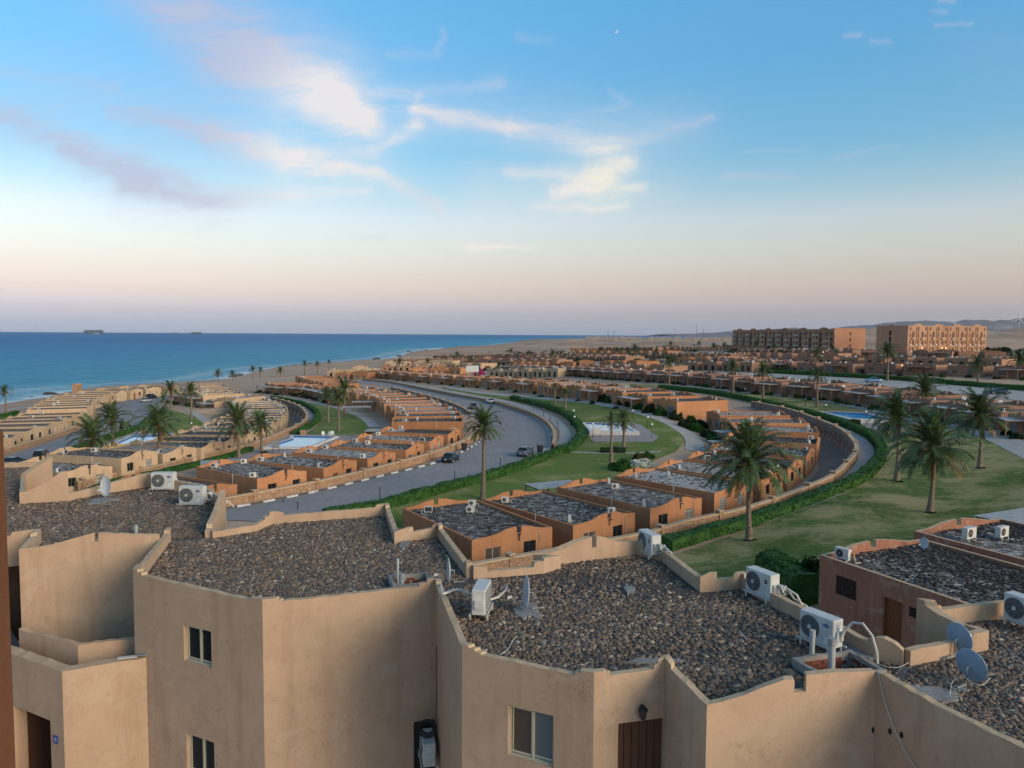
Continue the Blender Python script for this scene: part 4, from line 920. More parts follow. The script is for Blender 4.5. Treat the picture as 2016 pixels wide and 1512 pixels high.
row(C_OUT,'C','{} beige house of the left crescent','beige','roof_dark',8.3,acs=2,stones=6,start=START_C,f=INC,sx=.92,grp='beige houses of the left crescent')
row([(340,772),(372,777),(405,784),(430,795)],'C2','{} beige house beyond the left lawn','beige','roof_brown',9.7,garden=True,acs=1,perg=1,shr=2,detail=False,grp='beige houses beyond the left lawn')
D_OUT=[(-90,893),(17,863),(53,850),(83,842),(125,828),(164,810),(181,797),(190,785),(226,774),(279,767),(325,763),(360,760)]
row(D_OUT,'D','{} beige house along the left road','beige','roof_brown',9.2,acs=1,acd=False,f=IND,sx=.95,detail=False,grp='beige houses between the left road and the sea')
E_IN=[(991,718),(1060,722),(1138,724),(1217,729),(1334,735),(1419,741),(1505,750),(1599,757),(1694,767),(1760,777),(1825,788),(1900,799),(1988,814),(2070,832)]
row(E_IN,'E','{} terracotta house above the lawn strip','terra','roof_brown',10.2,sx=1.05,garden=True,acs=2,perg=1,shr=3,detail=False,acd=False,grp='terracotta houses above the middle lawn strip')
F_IN=[(1400,703),(1465,708),(1544,713),(1635,716),(1728,716),(1800,718),(1893,720),(1998,723),(2080,726)]
row(F_IN,'F','{} terracotta house above the upper road','terra','roof_brown',13,sx=1.3,garden=True,acs=2,perg=2,shr=2,detail=False,acd=False,grp='terracotta houses above the upper road')
row([(1690,691),(1785,690),(1860,692),(1950,693),(2040,695)],'G','{} terracotta house below the large hotel','terra','roof_brown',10,garden=True,acs=0,perg=3,shr=1,detail=False,grp='terracotta houses below the large hotel')
k=0
for px,pt,nm in (([(655,735),(700,734),(745,733)],'orange','behind the far end of the main road'),([(690,723),(760,721)],'beige','near the far beach'),([(800,727),(870,725),(940,724)],'orange','left of the blank billboard'),
 ([(820,717),(900,716),(975,715)],'beige','among the far seaside houses'),([(830,710),(900,708),(990,706),(1090,705)],'terra','at the foot of the bare headland'),([(1000,713),(1100,714),(1180,711),(1270,711)],'orange','in the bright row right of the headland'),
 ([(960,698),(1100,697),(1220,698)],'terra','in the second row below the headland'),([(1330,704),(1400,702),(1450,703)],'orange','above the sloping far lawn'),([(1130,690),(1250,691),(1330,690)],'orange','in the third row below the headland'),([(1250,684),(1340,683),(1440,684)],'terra','beside the small hotel end'),([(1440,694),(1560,696),(1680,695)],'terra','in front of the low hotel')):
    row(px,'far%d'%k,'{} small distant house from the left '+nm,pt,'roof_brown',10.5 if k<8 else 12,garden=True,acs=0,detail=False,grp='small distant houses '+nm,maxn=22); k+=1
M['far_wall']=plaster('far house plaster',(.36,.215,.145),(.29,.165,.11),.1,(.16,.09,.06),.3,.3)
def far_field(rows_,name,label):
    mb=MB(); mw=[M['far_wall'],M['roof_brown'],M['white_far'],M['beige']]
    for px,mi in rows_:
        P=smooth([G(p[0],p[1],3.2) for p in px],3.0); L=np.concatenate([[0],np.cumsum(np.hypot(*np.diff(P,axis=0).T))]); s=5
        while s<L[-1]-4:
            x=np.interp(s,L,P[:,0]); y=np.interp(s,L,P[:,1]); x2=np.interp(s+3,L,P[:,0]); y2=np.interp(s+3,L,P[:,1]); a=math.atan2(y2-y,x2-x); z=gz(x,y); u=Vector((math.cos(a),math.sin(a))); v_=Vector((-u.y,u.x)); c=Vector((x,y))
            q=[c-u*3.8,c+u*3.8,c+u*3.8+v_*13,c-u*3.8+v_*13]; h=z+3.3+random.uniform(-.2,.2); n=len(mb.v)
            mb.prism([tuple(p) for p in q],z-2,h-.3,mi,1)
            for i in range(4):
                a_,b_=q[i],q[(i+1)%4]; d=(b_-a_).normalized(); nn=Vector((-d.y,d.x))*.25; mb.extr([(*(a_+nn*.02),h-.32),(*(b_+nn*.02),h-.32),(*(b_+nn*.02),h+(.35 if i%2==0 else 0)),(*(a_+nn*.02),h)],(nn.x,nn.y,0),mi)
            for k in range(2): p=c+u*random.uniform(-3,3)+v_*random.uniform(1,12); mb.box((p.x,p.y,h+.25),(.9,.4,.8),a,2)
            for k in (-1.8,1.8): p=c+u*k-v_*.04; mb.box((p.x,p.y,z+1.2),(1.3,.06,2.0),a,4)
            s+=10
    ob(name,mb.mesh(name,mw+[M['dark']]),None,kind='stuff',label=label,category='houses')
far_field([([(640,731),(700,729),(770,727)],3),([(745,722),(820,720),(900,717)],0),([(755,714),(830,712),(910,710)],3),([(770,708),(860,706),(960,704)],0),([(985,710),(1040,709),(1100,708)],0),([(850,700),(930,699),(1010,697)],0),([(1020,702),(1120,701),(1240,702)],0),([(1260,697),(1330,696),(1440,697)],0),([(1120,685),(1200,684),(1290,684)],0),([(960,729),(1040,728),(1100,727)],3),([(1160,721),(1250,721),(1330,722)],0),([(1340,714),(1430,714),(1500,716)],0),([(1560,704),(1650,704),(1760,705)],0),([(1740,703),(1850,705),(1980,708)],0),([(1450,688),(1560,688),(1680,689)],0)],'distant_houses','many small distant orange and beige houses filling the coast beyond the named rows')
def far_bush(rects):
    mb=MB()
    for x0,x1,y0,y1,n,r0 in rects:
        for k in range(n):
            px=random.uniform(x0,x1); py=random.uniform(y0,y1); x,y=G(px,py); z=gz(x,y); r_=r0*random.uniform(.6,1.4); m_=26
            d=rng.normal(size=(m_,3)); d/=np.linalg.norm(d,axis=1)[:,None]; d[:,2]=abs(d[:,2]); leafpts(mb,d*np.array((r_*1.6,r_,r_))+np.array((x,y,z)),d,r_*.42)
    ob('distant_shrubs',mb.mesh('distant_shrubs',M['hedge_dark']),None,kind='stuff',label='dark green shrubs growing between the distant house rows',category='shrubs')
far_bush([(880,1100,720,731,22,1.6),(1100,1440,708,716,40,1.7),(1000,1450,692,702,50,1.9),(1440,1740,697,706,60,1.8),(1450,1700,686,692,45,2.2),(1500,2016,724,734,45,1.5),(1750,2016,712,720,30,1.5),(1250,1440,682,688,30,2.2),(700,900,736,743,20,1.2),(1930,2016,690,700,16,2.2),(1280,1500,722,728,18,1.5),(560,700,770,786,14,1.1)])
print('villas',NV,'acs',NAC)
# ------------------------------------------------------------------ near apartment blocks
ZR=14.08
def onwall(px,py,A,B):
    """point (fraction along A-B, height) where the sight line meets the vertical wall plane"""
    d=ray(px,py); ex,ey=B[0]-A[0],B[1]-A[1]; det=d[0]*(-ey)+d[1]*ex
    t=(A[0]*(-ey)+A[1]*ex)/det; X_,Y_=d[0]*t,d[1]*t; L2=ex*ex+ey*ey
    return ((X_-A[0])*ex+(Y_-A[1])*ey)/L2, CZ+d[2]*t
M0=(-9.8,21.53); M1=(-8.86,17.70); M2=(-5.21,15.80); M3=(-1.70,16.91)
R1_=(-.87,13.52); R2_=(1.39,12.40); R3_=(2.62,12.72); Q1=(3.01,11.42); Q2=(5.98,12.24); Q3=(8.35,6.9)
L0=(-18.5,18.6); L1=(-13.21,21.0); L2_=(-12.72,19.55); L3=(-9.57,20.60)
def jag(prof,A,B,amp=.012):
    """hand-trowelled top edge: small irregular steps between the main points"""
    out=[]; Lg=math.hypot(B[0]-A[0],B[1]-A[1])
    for (s0,z0),(s1,z1) in zip(prof[:-1],prof[1:]):
        out.append((s0,z0)); n=int((s1-s0)*Lg/.16)
        for k in range(1,n):
            s=s0+(s1-s0)*k/n; out.append((s,z0+(z1-z0)*k/n+random.uniform(-amp,amp)))
    out.append(prof[-1]); return out
def chain(name_mats,pts,tops,base,th,holes=None,closed=False):
    mb=MB(); n=len(pts); tp=[jag(t,pts[i],pts[(i+1)%n]) for i,t in enumerate(tops)]
    wall_strip(mb,pts,tp,base,th,closed,holes,0,1,ilo=14.0 if min(z for t_ in tops for _,z in t_)>14 else (11.7 if holes else -99)); return mb
def block(label): return thing('apartment_block',label,'building',(0,0,0),0,'pebble roofed apartment blocks in the foreground')
bL=block('sand coloured block at the left with balcony and two air conditioners on its pebble roof')
bM=block('sand coloured block in the middle with two narrow windows one above the other')
bR=block('sand coloured block with sliding window, brown door and lantern under its pebble roof')
bX=block('sand coloured block at the right edge with two blue grey dishes on its pebble roof')
SP=[M['sand_plaster'],M['coping']]
def wholes(A,B,rects,dp=.16):
    out=[]
    for (x0,y0,x1,y1) in rects:
        s0,_=onwall(x0,(y0+y1)/2,A,B); s1,_=onwall(x1,(y0+y1)/2,A,B); _,zt=onwall((x0+x1)/2,y0,A,B); _,zb=onwall((x0+x1)/2,y1,A,B); out.append((s0,s1,zb,zt,dp))
    return out
# middle block
hM=wholes(M1,M2,[(362,1236,416,1308),(368,1453,422,1530)])
mb=chain(SP,[M0,M1,M2,M3],[[(0,14.46),(.08,14.46),(.085,14.36),(.88,14.38),(.89,14.46),(1,14.47)],[(0,14.47),(.035,14.47),(.04,14.41),(.07,14.41),(.075,14.35),(.9,14.34),(.91,14.39),(.95,14.41),(1,14.42)],[(0,14.42),(.075,14.42),(.08,14.38),(.10,14.37),(.105,14.34),(.90,14.38),(.905,14.44),(.95,14.45),(.955,14.52),(1,14.53)]],-1,.13,{1:hM})
ob('wall',mb.mesh('block_wall',SP),bM)
BKM=[(-.94,18.38),(-2.07,22.3),(-3.2,21.57),(-4.0,24.85),(-7.5,23.62),(-7.72,22.72),(-8.68,21.9)]
mb=chain(SP,BKM,[[(0,14.46),(.06,14.46),(.065,14.36),(.92,14.38),(.93,14.48),(1,14.48)],[(0,14.48),(.10,14.46),(.14,14.36),(.66,14.34),(.67,14.46),(.8,14.48),(1,14.42)],[(0,14.42),(.1,14.37),(.93,14.38),(.94,14.45),(1,14.47)],[(0,14.47),(.08,14.47),(.09,14.40),(.12,14.37),(.9,14.33),(.91,14.42),(1,14.48)],[(0,14.48),(.2,14.48),(.21,14.40),(.5,14.39),(.51,14.33),(.75,14.31),(1,14.28)],[(0,14.28),(.9,14.27),(1,14.3)]],0,.14)
ob('parapet',mb.mesh('block_parapet',SP),bM)
# right block
hR=wholes(R1_,R2_,[(1000,1398,1090,1500)]); s0,_=onwall(1217,1440,R2_,R3_); s1,_=onwall(1308,1440,R2_,R3_); _,zd=onwall(1262,1419,R2_,R3_)
mb=chain(SP,[M3,R1_,R2_,R3_,Q1,Q2],[[(0,14.53),(.05,14.52),(.06,14.44),(.97,14.36),(1,14.42)],[(0,14.42),(.05,14.42),(.055,14.38),(.10,14.38),(.105,14.34),(.15,14.33),(.155,14.30),(.86,14.30),(.87,14.35),(.90,14.36),(.905,14.40),(1,14.42)],[(0,14.42),(.14,14.42),(.15,14.38),(.2,14.37),(.21,14.34),(.84,14.36),(.85,14.44),(.9,14.45),(.91,14.53),(1,14.54)],[(0,14.54),(.08,14.53),(.16,14.50),(.17,14.43),(1,14.36)],[(0,14.36),(.2,14.43),(.38,14.56),(.44,14.60),(.49,14.58),(.50,14.55),(.50,14.36),(.57,14.36),(.57,14.63),(.7,14.62),(1,14.54)]],-1,.13,{1:hR,2:[(s0,s1,zd-2.1,zd,.16)]})
ob('wall',mb.mesh('block_wall',SP),bR)
BKR=[(7.14,13.61),(6.79,13.84),(5.84,16.54),(5.49,17.78),(4.48,17.57),(4.06,19.9),(3.39,20.53),(.57,19.36),(1.02,19.1),(.75,18.86),(-.94,18.38)]
mb=chain(SP,BKR,[[(0,14.36),(.3,14.46),(.7,14.52),(1,14.50)],[(0,14.48),(.05,14.42),(.06,14.36),(1,14.38)],[(0,14.38),(.9,14.38),(.92,14.46),(1,14.47)],[(0,14.47),(.2,14.47),(.24,14.36),(.66,14.36),(.68,14.50),(.85,14.51),(1,14.44)],[(0,14.44),(.1,14.38),(.9,14.40),(1,14.44)],[(0,14.44),(1,14.46)],[(0,14.44),(.2,14.50),(.40,14.70),(.45,14.71),(.45,14.42),(.50,14.42),(.50,14.72),(.62,14.66),(.8,14.48),(1,14.38)],[(0,14.38),(1,14.44)],[(0,14.44),(1,14.46)],[(0,14.40),(.13,14.38),(.15,14.26),(.80,14.24),(.82,14.36),(1,14.40)]],0,.14)
ob('parapet',mb.mesh('block_parapet',SP),bR)
# right edge block
mb=chain(SP,[Q2,Q3],[[(0,14.54),(.2,14.46),(1,14.42)]],-1,.13); ob('wall',mb.mesh('block_wall',SP),bX)
BKX=[(16.5,12.5),(10.64,16.04),(8.35,15.49),(8.87,14.3),(7.14,13.61)]
mb=chain(SP,BKX,[[(0,14.45),(1,14.45)],[(0,14.45),(.85,14.40),(.86,14.5),(.92,14.5),(.93,14.62),(1,14.64)],[(0,14.64),(.14,14.64),(.15,14.55),(.4,14.46),(.8,14.40),(.81,14.46),(1,14.46)],[(0,14.46),(.2,14.46),(.22,14.36),(.93,14.37),(1,14.36)]],0,.14)
ob('parapet',mb.mesh('block_parapet',SP),bX)
# left block
mb=chain(SP,[L0,L1,L2_,L3],[[(0,14.4),(.90,14.4),(.91,14.5),(1,14.5)],[(0,14.5),(.25,14.5),(.3,14.42),(1,14.38)],[(0,14.38),(.2,14.42),(.40,14.58),(.5,14.66),(.505,14.66),(.505,14.44),(.555,14.44),(.555,14.66),(.75,14.58),(1,14.50)]],[13.55,0,0],.13)
ob('wall',mb.mesh('block_wall',SP),bL)
BKL=[(-8.68,21.9),(-9.5,25.3),(-11.4,28.1),(-14.0,29.3),(-15.2,27.7),(-15.6,26.7),(-16.82,26.28),(-18.7,29.3),(-17.8,29.55),(-20.3,33.5),(-31,31.5)]
mb=chain(SP,BKL,[[(0,14.30),(.07,14.30),(.08,14.42),(.5,14.52),(1,14.80)],[(0,14.80),(.02,14.5),(1,14.42)],[(0,14.42),(.4,14.44),(1,14.62)],[(0,14.62),(.6,14.48),(1,14.38)],[(0,14.36),(1,14.36)],[(0,15.14),(.15,15.12),(.5,14.75),(.85,14.50),(1,14.48)],[(0,14.40),(1,14.40)],[(0,14.48),(.3,14.7),(1,15.15)],[(0,14.32),(1,14.3)],[(0,14.3),(1,14.3)]],0,.16)
ob('parapet',mb.mesh('block_parapet',SP),bL)
# roof slabs with brick lined shafts
def rect(c,w_,d_,a):
    ca,sa=math.cos(a),math.sin(a); return [(c[0]+x*ca-y*sa,c[1]+x*sa+y*ca) for x,y in ((-w_/2,-d_/2),(w_/2,-d_/2),(w_/2,d_/2),(-w_/2,d_/2))]
def offset_in(poly,d):
    P=[Vector(p[:2]) for p in poly]; n=len(P); out=[]
    for i in range(n):
        a,b,c=P[i-1],P[i],P[(i+1)%n]; d1=(b-a).normalized(); d2=(c-b).normalized(); n1=Vector((-d1.y,d1.x)); n2=Vector((-d2.y,d2.x)); q=n1+n2; q=q/max(.5,q.dot(n1)); out.append(tuple(b+q*d))
    return out
def slab(poly,hole,t,bare=()):
    lst=[[Vector((*p,0)) for p in poly]]
    if hole: lst.append([Vector((*p,0)) for p in reversed(hole)])
    allp=[p for l in lst for p in l]; tr=tessellate_polygon(lst); mb=MB(); mb.v=[(p.x,p.y,ZR) for p in allp]
    for f in tr:
        a,b,c=(allp[i] for i in f); f=tuple(f) if (b-a).cross(c-a).z>0 else tuple(reversed(f)); mb.f.append(f); mb.m.append(0)
    me=mb.mesh('roof_slab',M['roof_bed']); ob('roof',me,t)
    q=offset_in(poly,.2); lst=[[Vector((*p,0)) for p in q]]
    if hole: hc=sum((Vector(p) for p in hole),Vector((0,0)))/4; lst.append([Vector((*(hc+(Vector(p)-hc)*1.3),0)) for p in reversed(hole)])
    allp=[p for l in lst for p in l]; tr=tessellate_polygon(lst); mb=MB(); mb.v=[(p.x,p.y,ZR+.002) for p in allp]
    for f in tr:
        a,b,c=(allp[i] for i in f); f=tuple(f) if (b-a).cross(c-a).z>0 else tuple(reversed(f)); mb.f.append(f); mb.m.append(0)
    o=ob('roof_pebbles',mb.mesh('roof_pebbles',M['roof_bed']),t,kind='stuff'); scatter(o,GP_NEAR)
    return o
def shaft(t,c,w_,d_,a,depth=.75,pipes=()):
    rc=rect(c,w_,d_,a); sh=MB(); o=[]
    wall_strip(sh,rect(c,w_+.16,d_+.16,a),[jag([(0,ZR+.17),(1,ZR+.17)],(0,0),(1,0),.02)]*4,ZR-depth,.08,True)
    s=ob('shaft',sh.mesh('shaft',[M['mortar'],M['mortar']]),t)
    bt=MB(); bt.poly([(*p,ZR-depth+.02) for p in rc]); ob('shaft_floor',bt.mesh('shaft_floor',M['dark']),s)
    bm_=MB(); bm_.box((0,0,0),(.19,.03,.058)); bme=bm_.mesh('brick',M['brick'])
    for i in range(4):
        A=Vector(rc[i]); B=Vector(rc[(i+1)%4]); L=(B-A).length; ang=math.atan2(B.y-A.y,B.x-A.x)
        if i not in (2,3,1): continue
        nn=Vector((-(B-A).y,(B-A).x)).normalized()*.004
        for r_ in range(int((depth)/.07)):
            k=int(L/.2)
            for j in range(k):
                q=A+(B-A)*((j+.5+(.25 if r_%2 else -.2))/k); 
                if (q-A).length<.1 or (B-q).length<.1: continue
                ob('brick',bme,s,(q.x+nn.x,q.y+nn.y,ZR+.06-r_*.07),ang)
    return rc
def inset(poly,front,back): return poly
aM=math.atan2(M3[1]-M2[1],M3[0]-M2[0]); aR=math.atan2(Q2[1]-Q1[1],Q2[0]-Q1[0])
shM=rect((-2.35,17.75),.8,.66,aM); shR=rect((5.78,13.2),1.1,.74,aR+.02); shL=rect((-10.15,21.0),.75,.4,.33)
slab([M0,M1,M2,M3,(-.94,18.38)]+BKM[1:-1]+[(-8.68,21.9)],shM,bM)
slab([M3,R1_,R2_,R3_,Q1,Q2]+BKR,shR,bR)
slab([Q2,Q3,(16.5,6.9)]+BKX,None,bX)
slab([L0,L1,L2_,L3,M0]+BKL+[(-31,18)],shL,bL)
shaft(bM,(-2.35,17.75),.8,.66,aM); shaft(bR,(5.78,13.2),1.1,.74,aR+.02); shaft(bL,(-10.15,21.0),.75,.4,.33)
# bare cement patches
def patch(px,py,rx,ry,t,a=0):
    x,y,_=atz(px,py,ZR+.05); mb=MB(); P=[]
    for k in range(44):
        th=k/44*6.283; r_=1+.55*mn.fractal((math.cos(th)*1.6+px,math.sin(th)*1.6,0),.7,2.2,4); P.append((x+rx*r_*math.cos(th),y+ry*r_*math.sin(th)))
    mb.prism(P,ZR-.01,ZR+.052); ob('cement_patch',mb.mesh('cement_patch',M['screed']),t)
patch(1040,1203,.25,.42,bR); patch(1240,1160,.10,.35,bR); patch(1692,1283,.34,.42,bR); patch(1330,1105,.12,.5,bR); patch(1290,1300,.4,.12,bR); patch(1420,1150,.35,.12,bR); patch(800,1060,.15,.9,bM); patch(1820,1365,.5,.25,bX); patch(1840,1290,.22,.12,bX); patch(200,985,.4,.5,bL); patch(1890,1355,.14,.1,bX)
# windows, door, lantern
def put_window(A,B,h,t,pl,pr,frame='frame'):
    s0,s1,z0,z1,dp=h; A=Vector(A);B=Vector(B); a=math.atan2(B.y-A.y,B.x-A.x); L=(B-A).length; w_=(s1-s0)*L; hh=z1-z0
    n=Vector((-math.sin(a),math.cos(a))); c=A+(B-A)*(s0+s1)/2+n*(dp-.045)
    f=.026; mb=MB()
    for cc,d in (((0,0,f/2),(w_,.07,f)),((0,0,hh-f/2),(w_,.07,f)),((-w_/2+f/2,0,hh/2),(f,.068,hh-2*f)),((w_/2-f/2,0,hh/2),(f,.068,hh-2*f)),((.01,-.01,hh/2),(.03,.05,hh-2*f)),((0,-.04,.012),(w_+.0,.05,.02))): mb.box(cc,d)
    o=ob('window',mb.mesh('window_frame',M[frame]),t,(c.x,c.y,z0),a)
    for sgn,mt in ((-1,pl),(1,pr)):
        mb=MB(); mb.box((sgn*w_/4,.012*sgn+.01,hh/2),(w_/2-.05,.01,hh-.08)); ob('pane',mb.mesh('pane',M[mt]),o)
        mb=MB(); 
        for cc,d in (((sgn*w_/4,.012*sgn,.06),(w_/2-.04,.024,.03)),((sgn*w_/4,.012*sgn,hh-.06),(w_/2-.04,.024,.03)),((sgn*(w_/2-.055),.012*sgn,hh/2),(.016,.022,hh-.12)),((sgn*.022,.012*sgn,hh/2),(.014,.022,hh-.12))): mb.box(cc,d)
        ob('sash',mb.mesh('sash',M[frame]),o)
    return o
for h in hM: put_window(M1,M2,h,bM,'glass','glass')
put_window(R1_,R2_,hR[0],bR,'glass_brown','glass_cool')
A=Vector(R2_);B=Vector(R3_); a=math.atan2(B.y-A.y,B.x-A.x); c=A+(B-A)*((s0+s1)/2)+Vector((-math.sin(a),math.cos(a)))*.14; wd=(s1-s0)*(B-A).length
mb=MB(); mb.box((0,0,1.05),(wd,.04,2.1)); dr=ob('door',mb.mesh('door',M['wood_dark']),bR,(c.x,c.y,zd-2.1),a)
pm=MB(); pm.box((0,0,0),(wd/6*.9,.02,2.04)); pme=pm.mesh('plank',M['wood_dark'])
for k in range(6): ob('plank',pme,dr,(-wd/2+wd*(k+.5)/6,-.03,1.04))
mb=MB(); mb.tube([(wd*.36,-.04,1.0),(wd*.36,-.09,1.0),(wd*.28,-.09,1.0)],.012,5); ob('handle',mb.mesh('handle',M['greyplastic']),dr)
sl_,zl_=onwall(1262,1400,R2_,R3_); c=A+(B-A)*sl_-Vector((-math.sin(a),math.cos(a)))*.09
t=thing('wall_lantern','black wall lantern above the brown door','lantern',(c.x,c.y,zl_),a)
mb=MB(); mb.tube([(0,0,-.10),(0,0,-.08),(0,0,.06)],[.02,.045,.065],6); ob('lamp_glass',mb.mesh('lamp_glass',M['glass_brown']),t)
mb=MB(); mb.tube([(0,0,.06),(0,0,.075),(0,0,.12),(0,0,.155)],[.085,.08,.035,.005],8); mb.tube([(0,0,.13),(0,.05,.13),(0,.09,.10),(0,.09,-.02)],.012,5)
for k in range(6): th=k/6*6.283; mb.tube([(math.cos(th)*.067,math.sin(th)*.067,.06),(math.cos(th)*.046,math.sin(th)*.046,-.085)],.006,4)
mb.tube([(0,0,-.11),(0,0,-.085)],[.02,.05],6); ob('lantern_frame',mb.mesh('lantern_frame',M['black']),t)
# dark recess at the far left and balcony
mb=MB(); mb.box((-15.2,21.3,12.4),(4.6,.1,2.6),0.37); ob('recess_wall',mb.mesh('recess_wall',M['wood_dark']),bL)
mb=MB(); mb.disc((-13.45,20.82,13.75),.06,(-.3,-.9,0),.03,12); ob('vent_cap',mb.mesh('vent_cap',M['greyplastic']),bL)
T0=atz(-150,1225,12.4)[:2]; T1=atz(122,1322,12.4)[:2]; T2=atz(288,1296,12.4)[:2]
ho=wholes(T0,T1,[(30,1405,101,1560)],.3); ho=[(ho[0][0],ho[0][1],8.9,ho[0][3],.3)]
mb=chain(SP,[T0,T1,T2],[[(0,12.4),(1,12.4)],[(0,12.4),(1,12.42)]],-1,.28,{0:ho}); ob('balcony_wall',mb.mesh('balcony_wall',SP),bL)
mb=MB(); mb.poly([(T0[0],T0[1]+.4,11.6),(T1[0],T1[1]+.3,11.6),(-9.1,18.2,11.6),(-9.6,20.6,11.6),(-12.7,19.6,11.6),(T0[0],T0[1]+3,11.6)]); ob('balcony_floor',mb.mesh('balcony_floor',M['screed']),bL)
U0=atz(37,1243,12.55)[:2]; U1=atz(153,1270,12.55)[:2]; U2=atz(270,1257,12.55)[:2]
mb=chain(SP,[U0,U1,U2],[[(0,12.62),(.12,12.58),(1,12.55)],[(0,12.55),(1,12.56)]],11.4,.14); ob('balcony_wall',mb.mesh('balcony_inner_wall',SP),bL)
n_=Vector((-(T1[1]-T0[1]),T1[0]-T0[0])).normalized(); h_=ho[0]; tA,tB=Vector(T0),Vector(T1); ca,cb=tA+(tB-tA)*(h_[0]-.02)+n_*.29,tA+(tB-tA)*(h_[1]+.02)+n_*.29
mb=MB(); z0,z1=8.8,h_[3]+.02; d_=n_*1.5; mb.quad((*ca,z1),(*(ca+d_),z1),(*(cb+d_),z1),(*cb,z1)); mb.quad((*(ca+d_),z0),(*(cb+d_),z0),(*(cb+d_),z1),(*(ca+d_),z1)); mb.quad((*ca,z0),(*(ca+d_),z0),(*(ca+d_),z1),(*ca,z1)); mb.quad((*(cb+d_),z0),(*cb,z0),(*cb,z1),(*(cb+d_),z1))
ob('recess_wall',mb.mesh('recess_shade_box',M['wood_dark']),bL); mb=MB(); mb.quad((*ca,8.95),(*cb,8.95),(*(cb+d_),8.95),(*(ca+d_),8.95)); ob('landing',mb.mesh('landing',M['screed']),bL); c0=ca  # dark brown back, sides and ceiling paint the shade behind the opening
sn,zn=onwall(111,1455,T0,T1); a=math.atan2(T1[1]-T0[1],T1[0]-T0[0]); c=Vector(T0)+(Vector(T1)-Vector(T0))*sn-n_*.02
t=thing('number_plate','small blue number plate on the wall beside the dark balcony opening','sign',(c.x,c.y,zn),a)
mb=MB(); mb.box((0,0,0),(.15,.015,.17)); M['plateblue']=mat('blue enamel plate',(.02,.05,.30),.35); ob('plate',mb.mesh('plate',M['plateblue']),t)
def text_mesh(s,size,m):
    cu=bpy.data.curves.new('lettering','FONT'); cu.body=s; cu.size=size; cu.align_x='CENTER'; cu.align_y='CENTER'; cu.extrude=.002
    o=bpy.data.objects.new('tmp',cu); COL.objects.link(o); dg=bpy.context.evaluated_depsgraph_get(); me=bpy.data.meshes.new_from_object(o.evaluated_get(dg)); bpy.data.objects.remove(o); me.materials.clear(); me.materials.append(m)
    me.transform(Matrix.Rotation(R(90),4,'X')); return me
ob('numeral',text_mesh('12',.11,M['white']),t,(0,-.012,0))
# boards lying on the balcony wall
for dx_,rz_,lb in ((.0,.1,'flat pale board lying on the balcony parapet'),(.32,-.35,'short grey board crossing the pale one on the balcony parapet')):
    x,y,_=atz(245,1298,12.46); mb=MB(); mb.box((0,0,0),(.42 if dx_==0 else .25,.12,.02)); ob('board',mb.mesh('board',M['white_far'] if dx_==0 else M['greyplastic']),None,(x+dx_,y+.14+dx_*.2,12.45+dx_*.12),label=lb,category='board').rotation_euler=(0,-.1*(dx_>0),rz_+.2)
# pipes in the shafts
def vpipe(px,py,z0,z1,r_,lb,cap=False,t=None):
    x,y,_=atz(px,py,ZR); o=thing('vent_pipe',lb,'pipe',(x,y,z0)); mb=MB(); mb.tube([(0,0,0),(0,0,z1-z0)],r_,10); ob('pipe',mb.mesh('pipe',M['galv']),o)
    mb=MB(); mb.tube([(0,0,z1-z0-.10),(0,0,z1-z0+.03)],r_*1.18,10); ob('collar',mb.mesh('collar',M['greyplastic'] if cap else M['galv']),o)
M['galv']=mat('grey pvc pipe',(.34,.36,.37),.5)
vpipe(791,1160,13.4,14.42,.055,'thicker grey vent pipe in the brick shaft of the middle block',True)
vpipe(783,1150,13.4,14.66,.032,'thin grey vent pipe in the brick shaft of the middle block')
vpipe(1598,1305,13.4,14.66,.045,'thinner white vent pipe in the brick shaft near the big air conditioner')
vpipe(1636,1330,13.4,14.72,.062,'thick pale vent pipe with grey collar in the right brick shaft',True)
vpipe(268,1052,13.6,14.32,.05,'short grey pipe stub in the left brick shaft')
# detailed air conditioners
M['casing']=mat('weathered white casing',rough=.5,build=lambda nt,p:(lk(nt,ramp(nt,noise(nt,objco(nt),5,5,.7),[(.3,(.42,.43,.42)),(.7,(.55,.56,.55))]),p.inputs['Base Color'])))
M['badge']=mat('blue badge',(.02,.03,.30),.4)
def roundbox(mb,c,d,r_=.03,m=0):
    x0,x1,y0,y1=c[0]-d[0]/2,c[0]+d[0]/2,c[1]-d[1]/2,c[1]+d[1]/2; P=[]
    for cx,cy,a0 in ((x1-r_,y1-r_,0),(x0+r_,y1-r_,90),(x0+r_,y0+r_,180),(x1-r_,y0+r_,270)):
        for k in range(4): a_=R(a0+30*k); P.append((cx+r_*math.cos(a_),cy+r_*math.sin(a_)))
    z0,z1=c[2]-d[2]/2,c[2]+d[2]/2; mb.prism(P,z0,z1-r_*.5,m)
    Q=[(c[0]+(p[0]-c[0])*.97,c[1]+(p[1]-c[1])*.93) for p in P]; n=len(mb.v); k=len(P)
    mb.v+=[(*p,z1-r_*.5) for p in P]+[(*q,z1) for q in Q]
    for i in range(k): j=(i+1)%k; mb.f.append((n+i,n+j,n+k+j,n+k+i)); mb.m.append(m)
    mb.f.append(tuple(n+k+i for i in range(k))); mb.m.append(m)
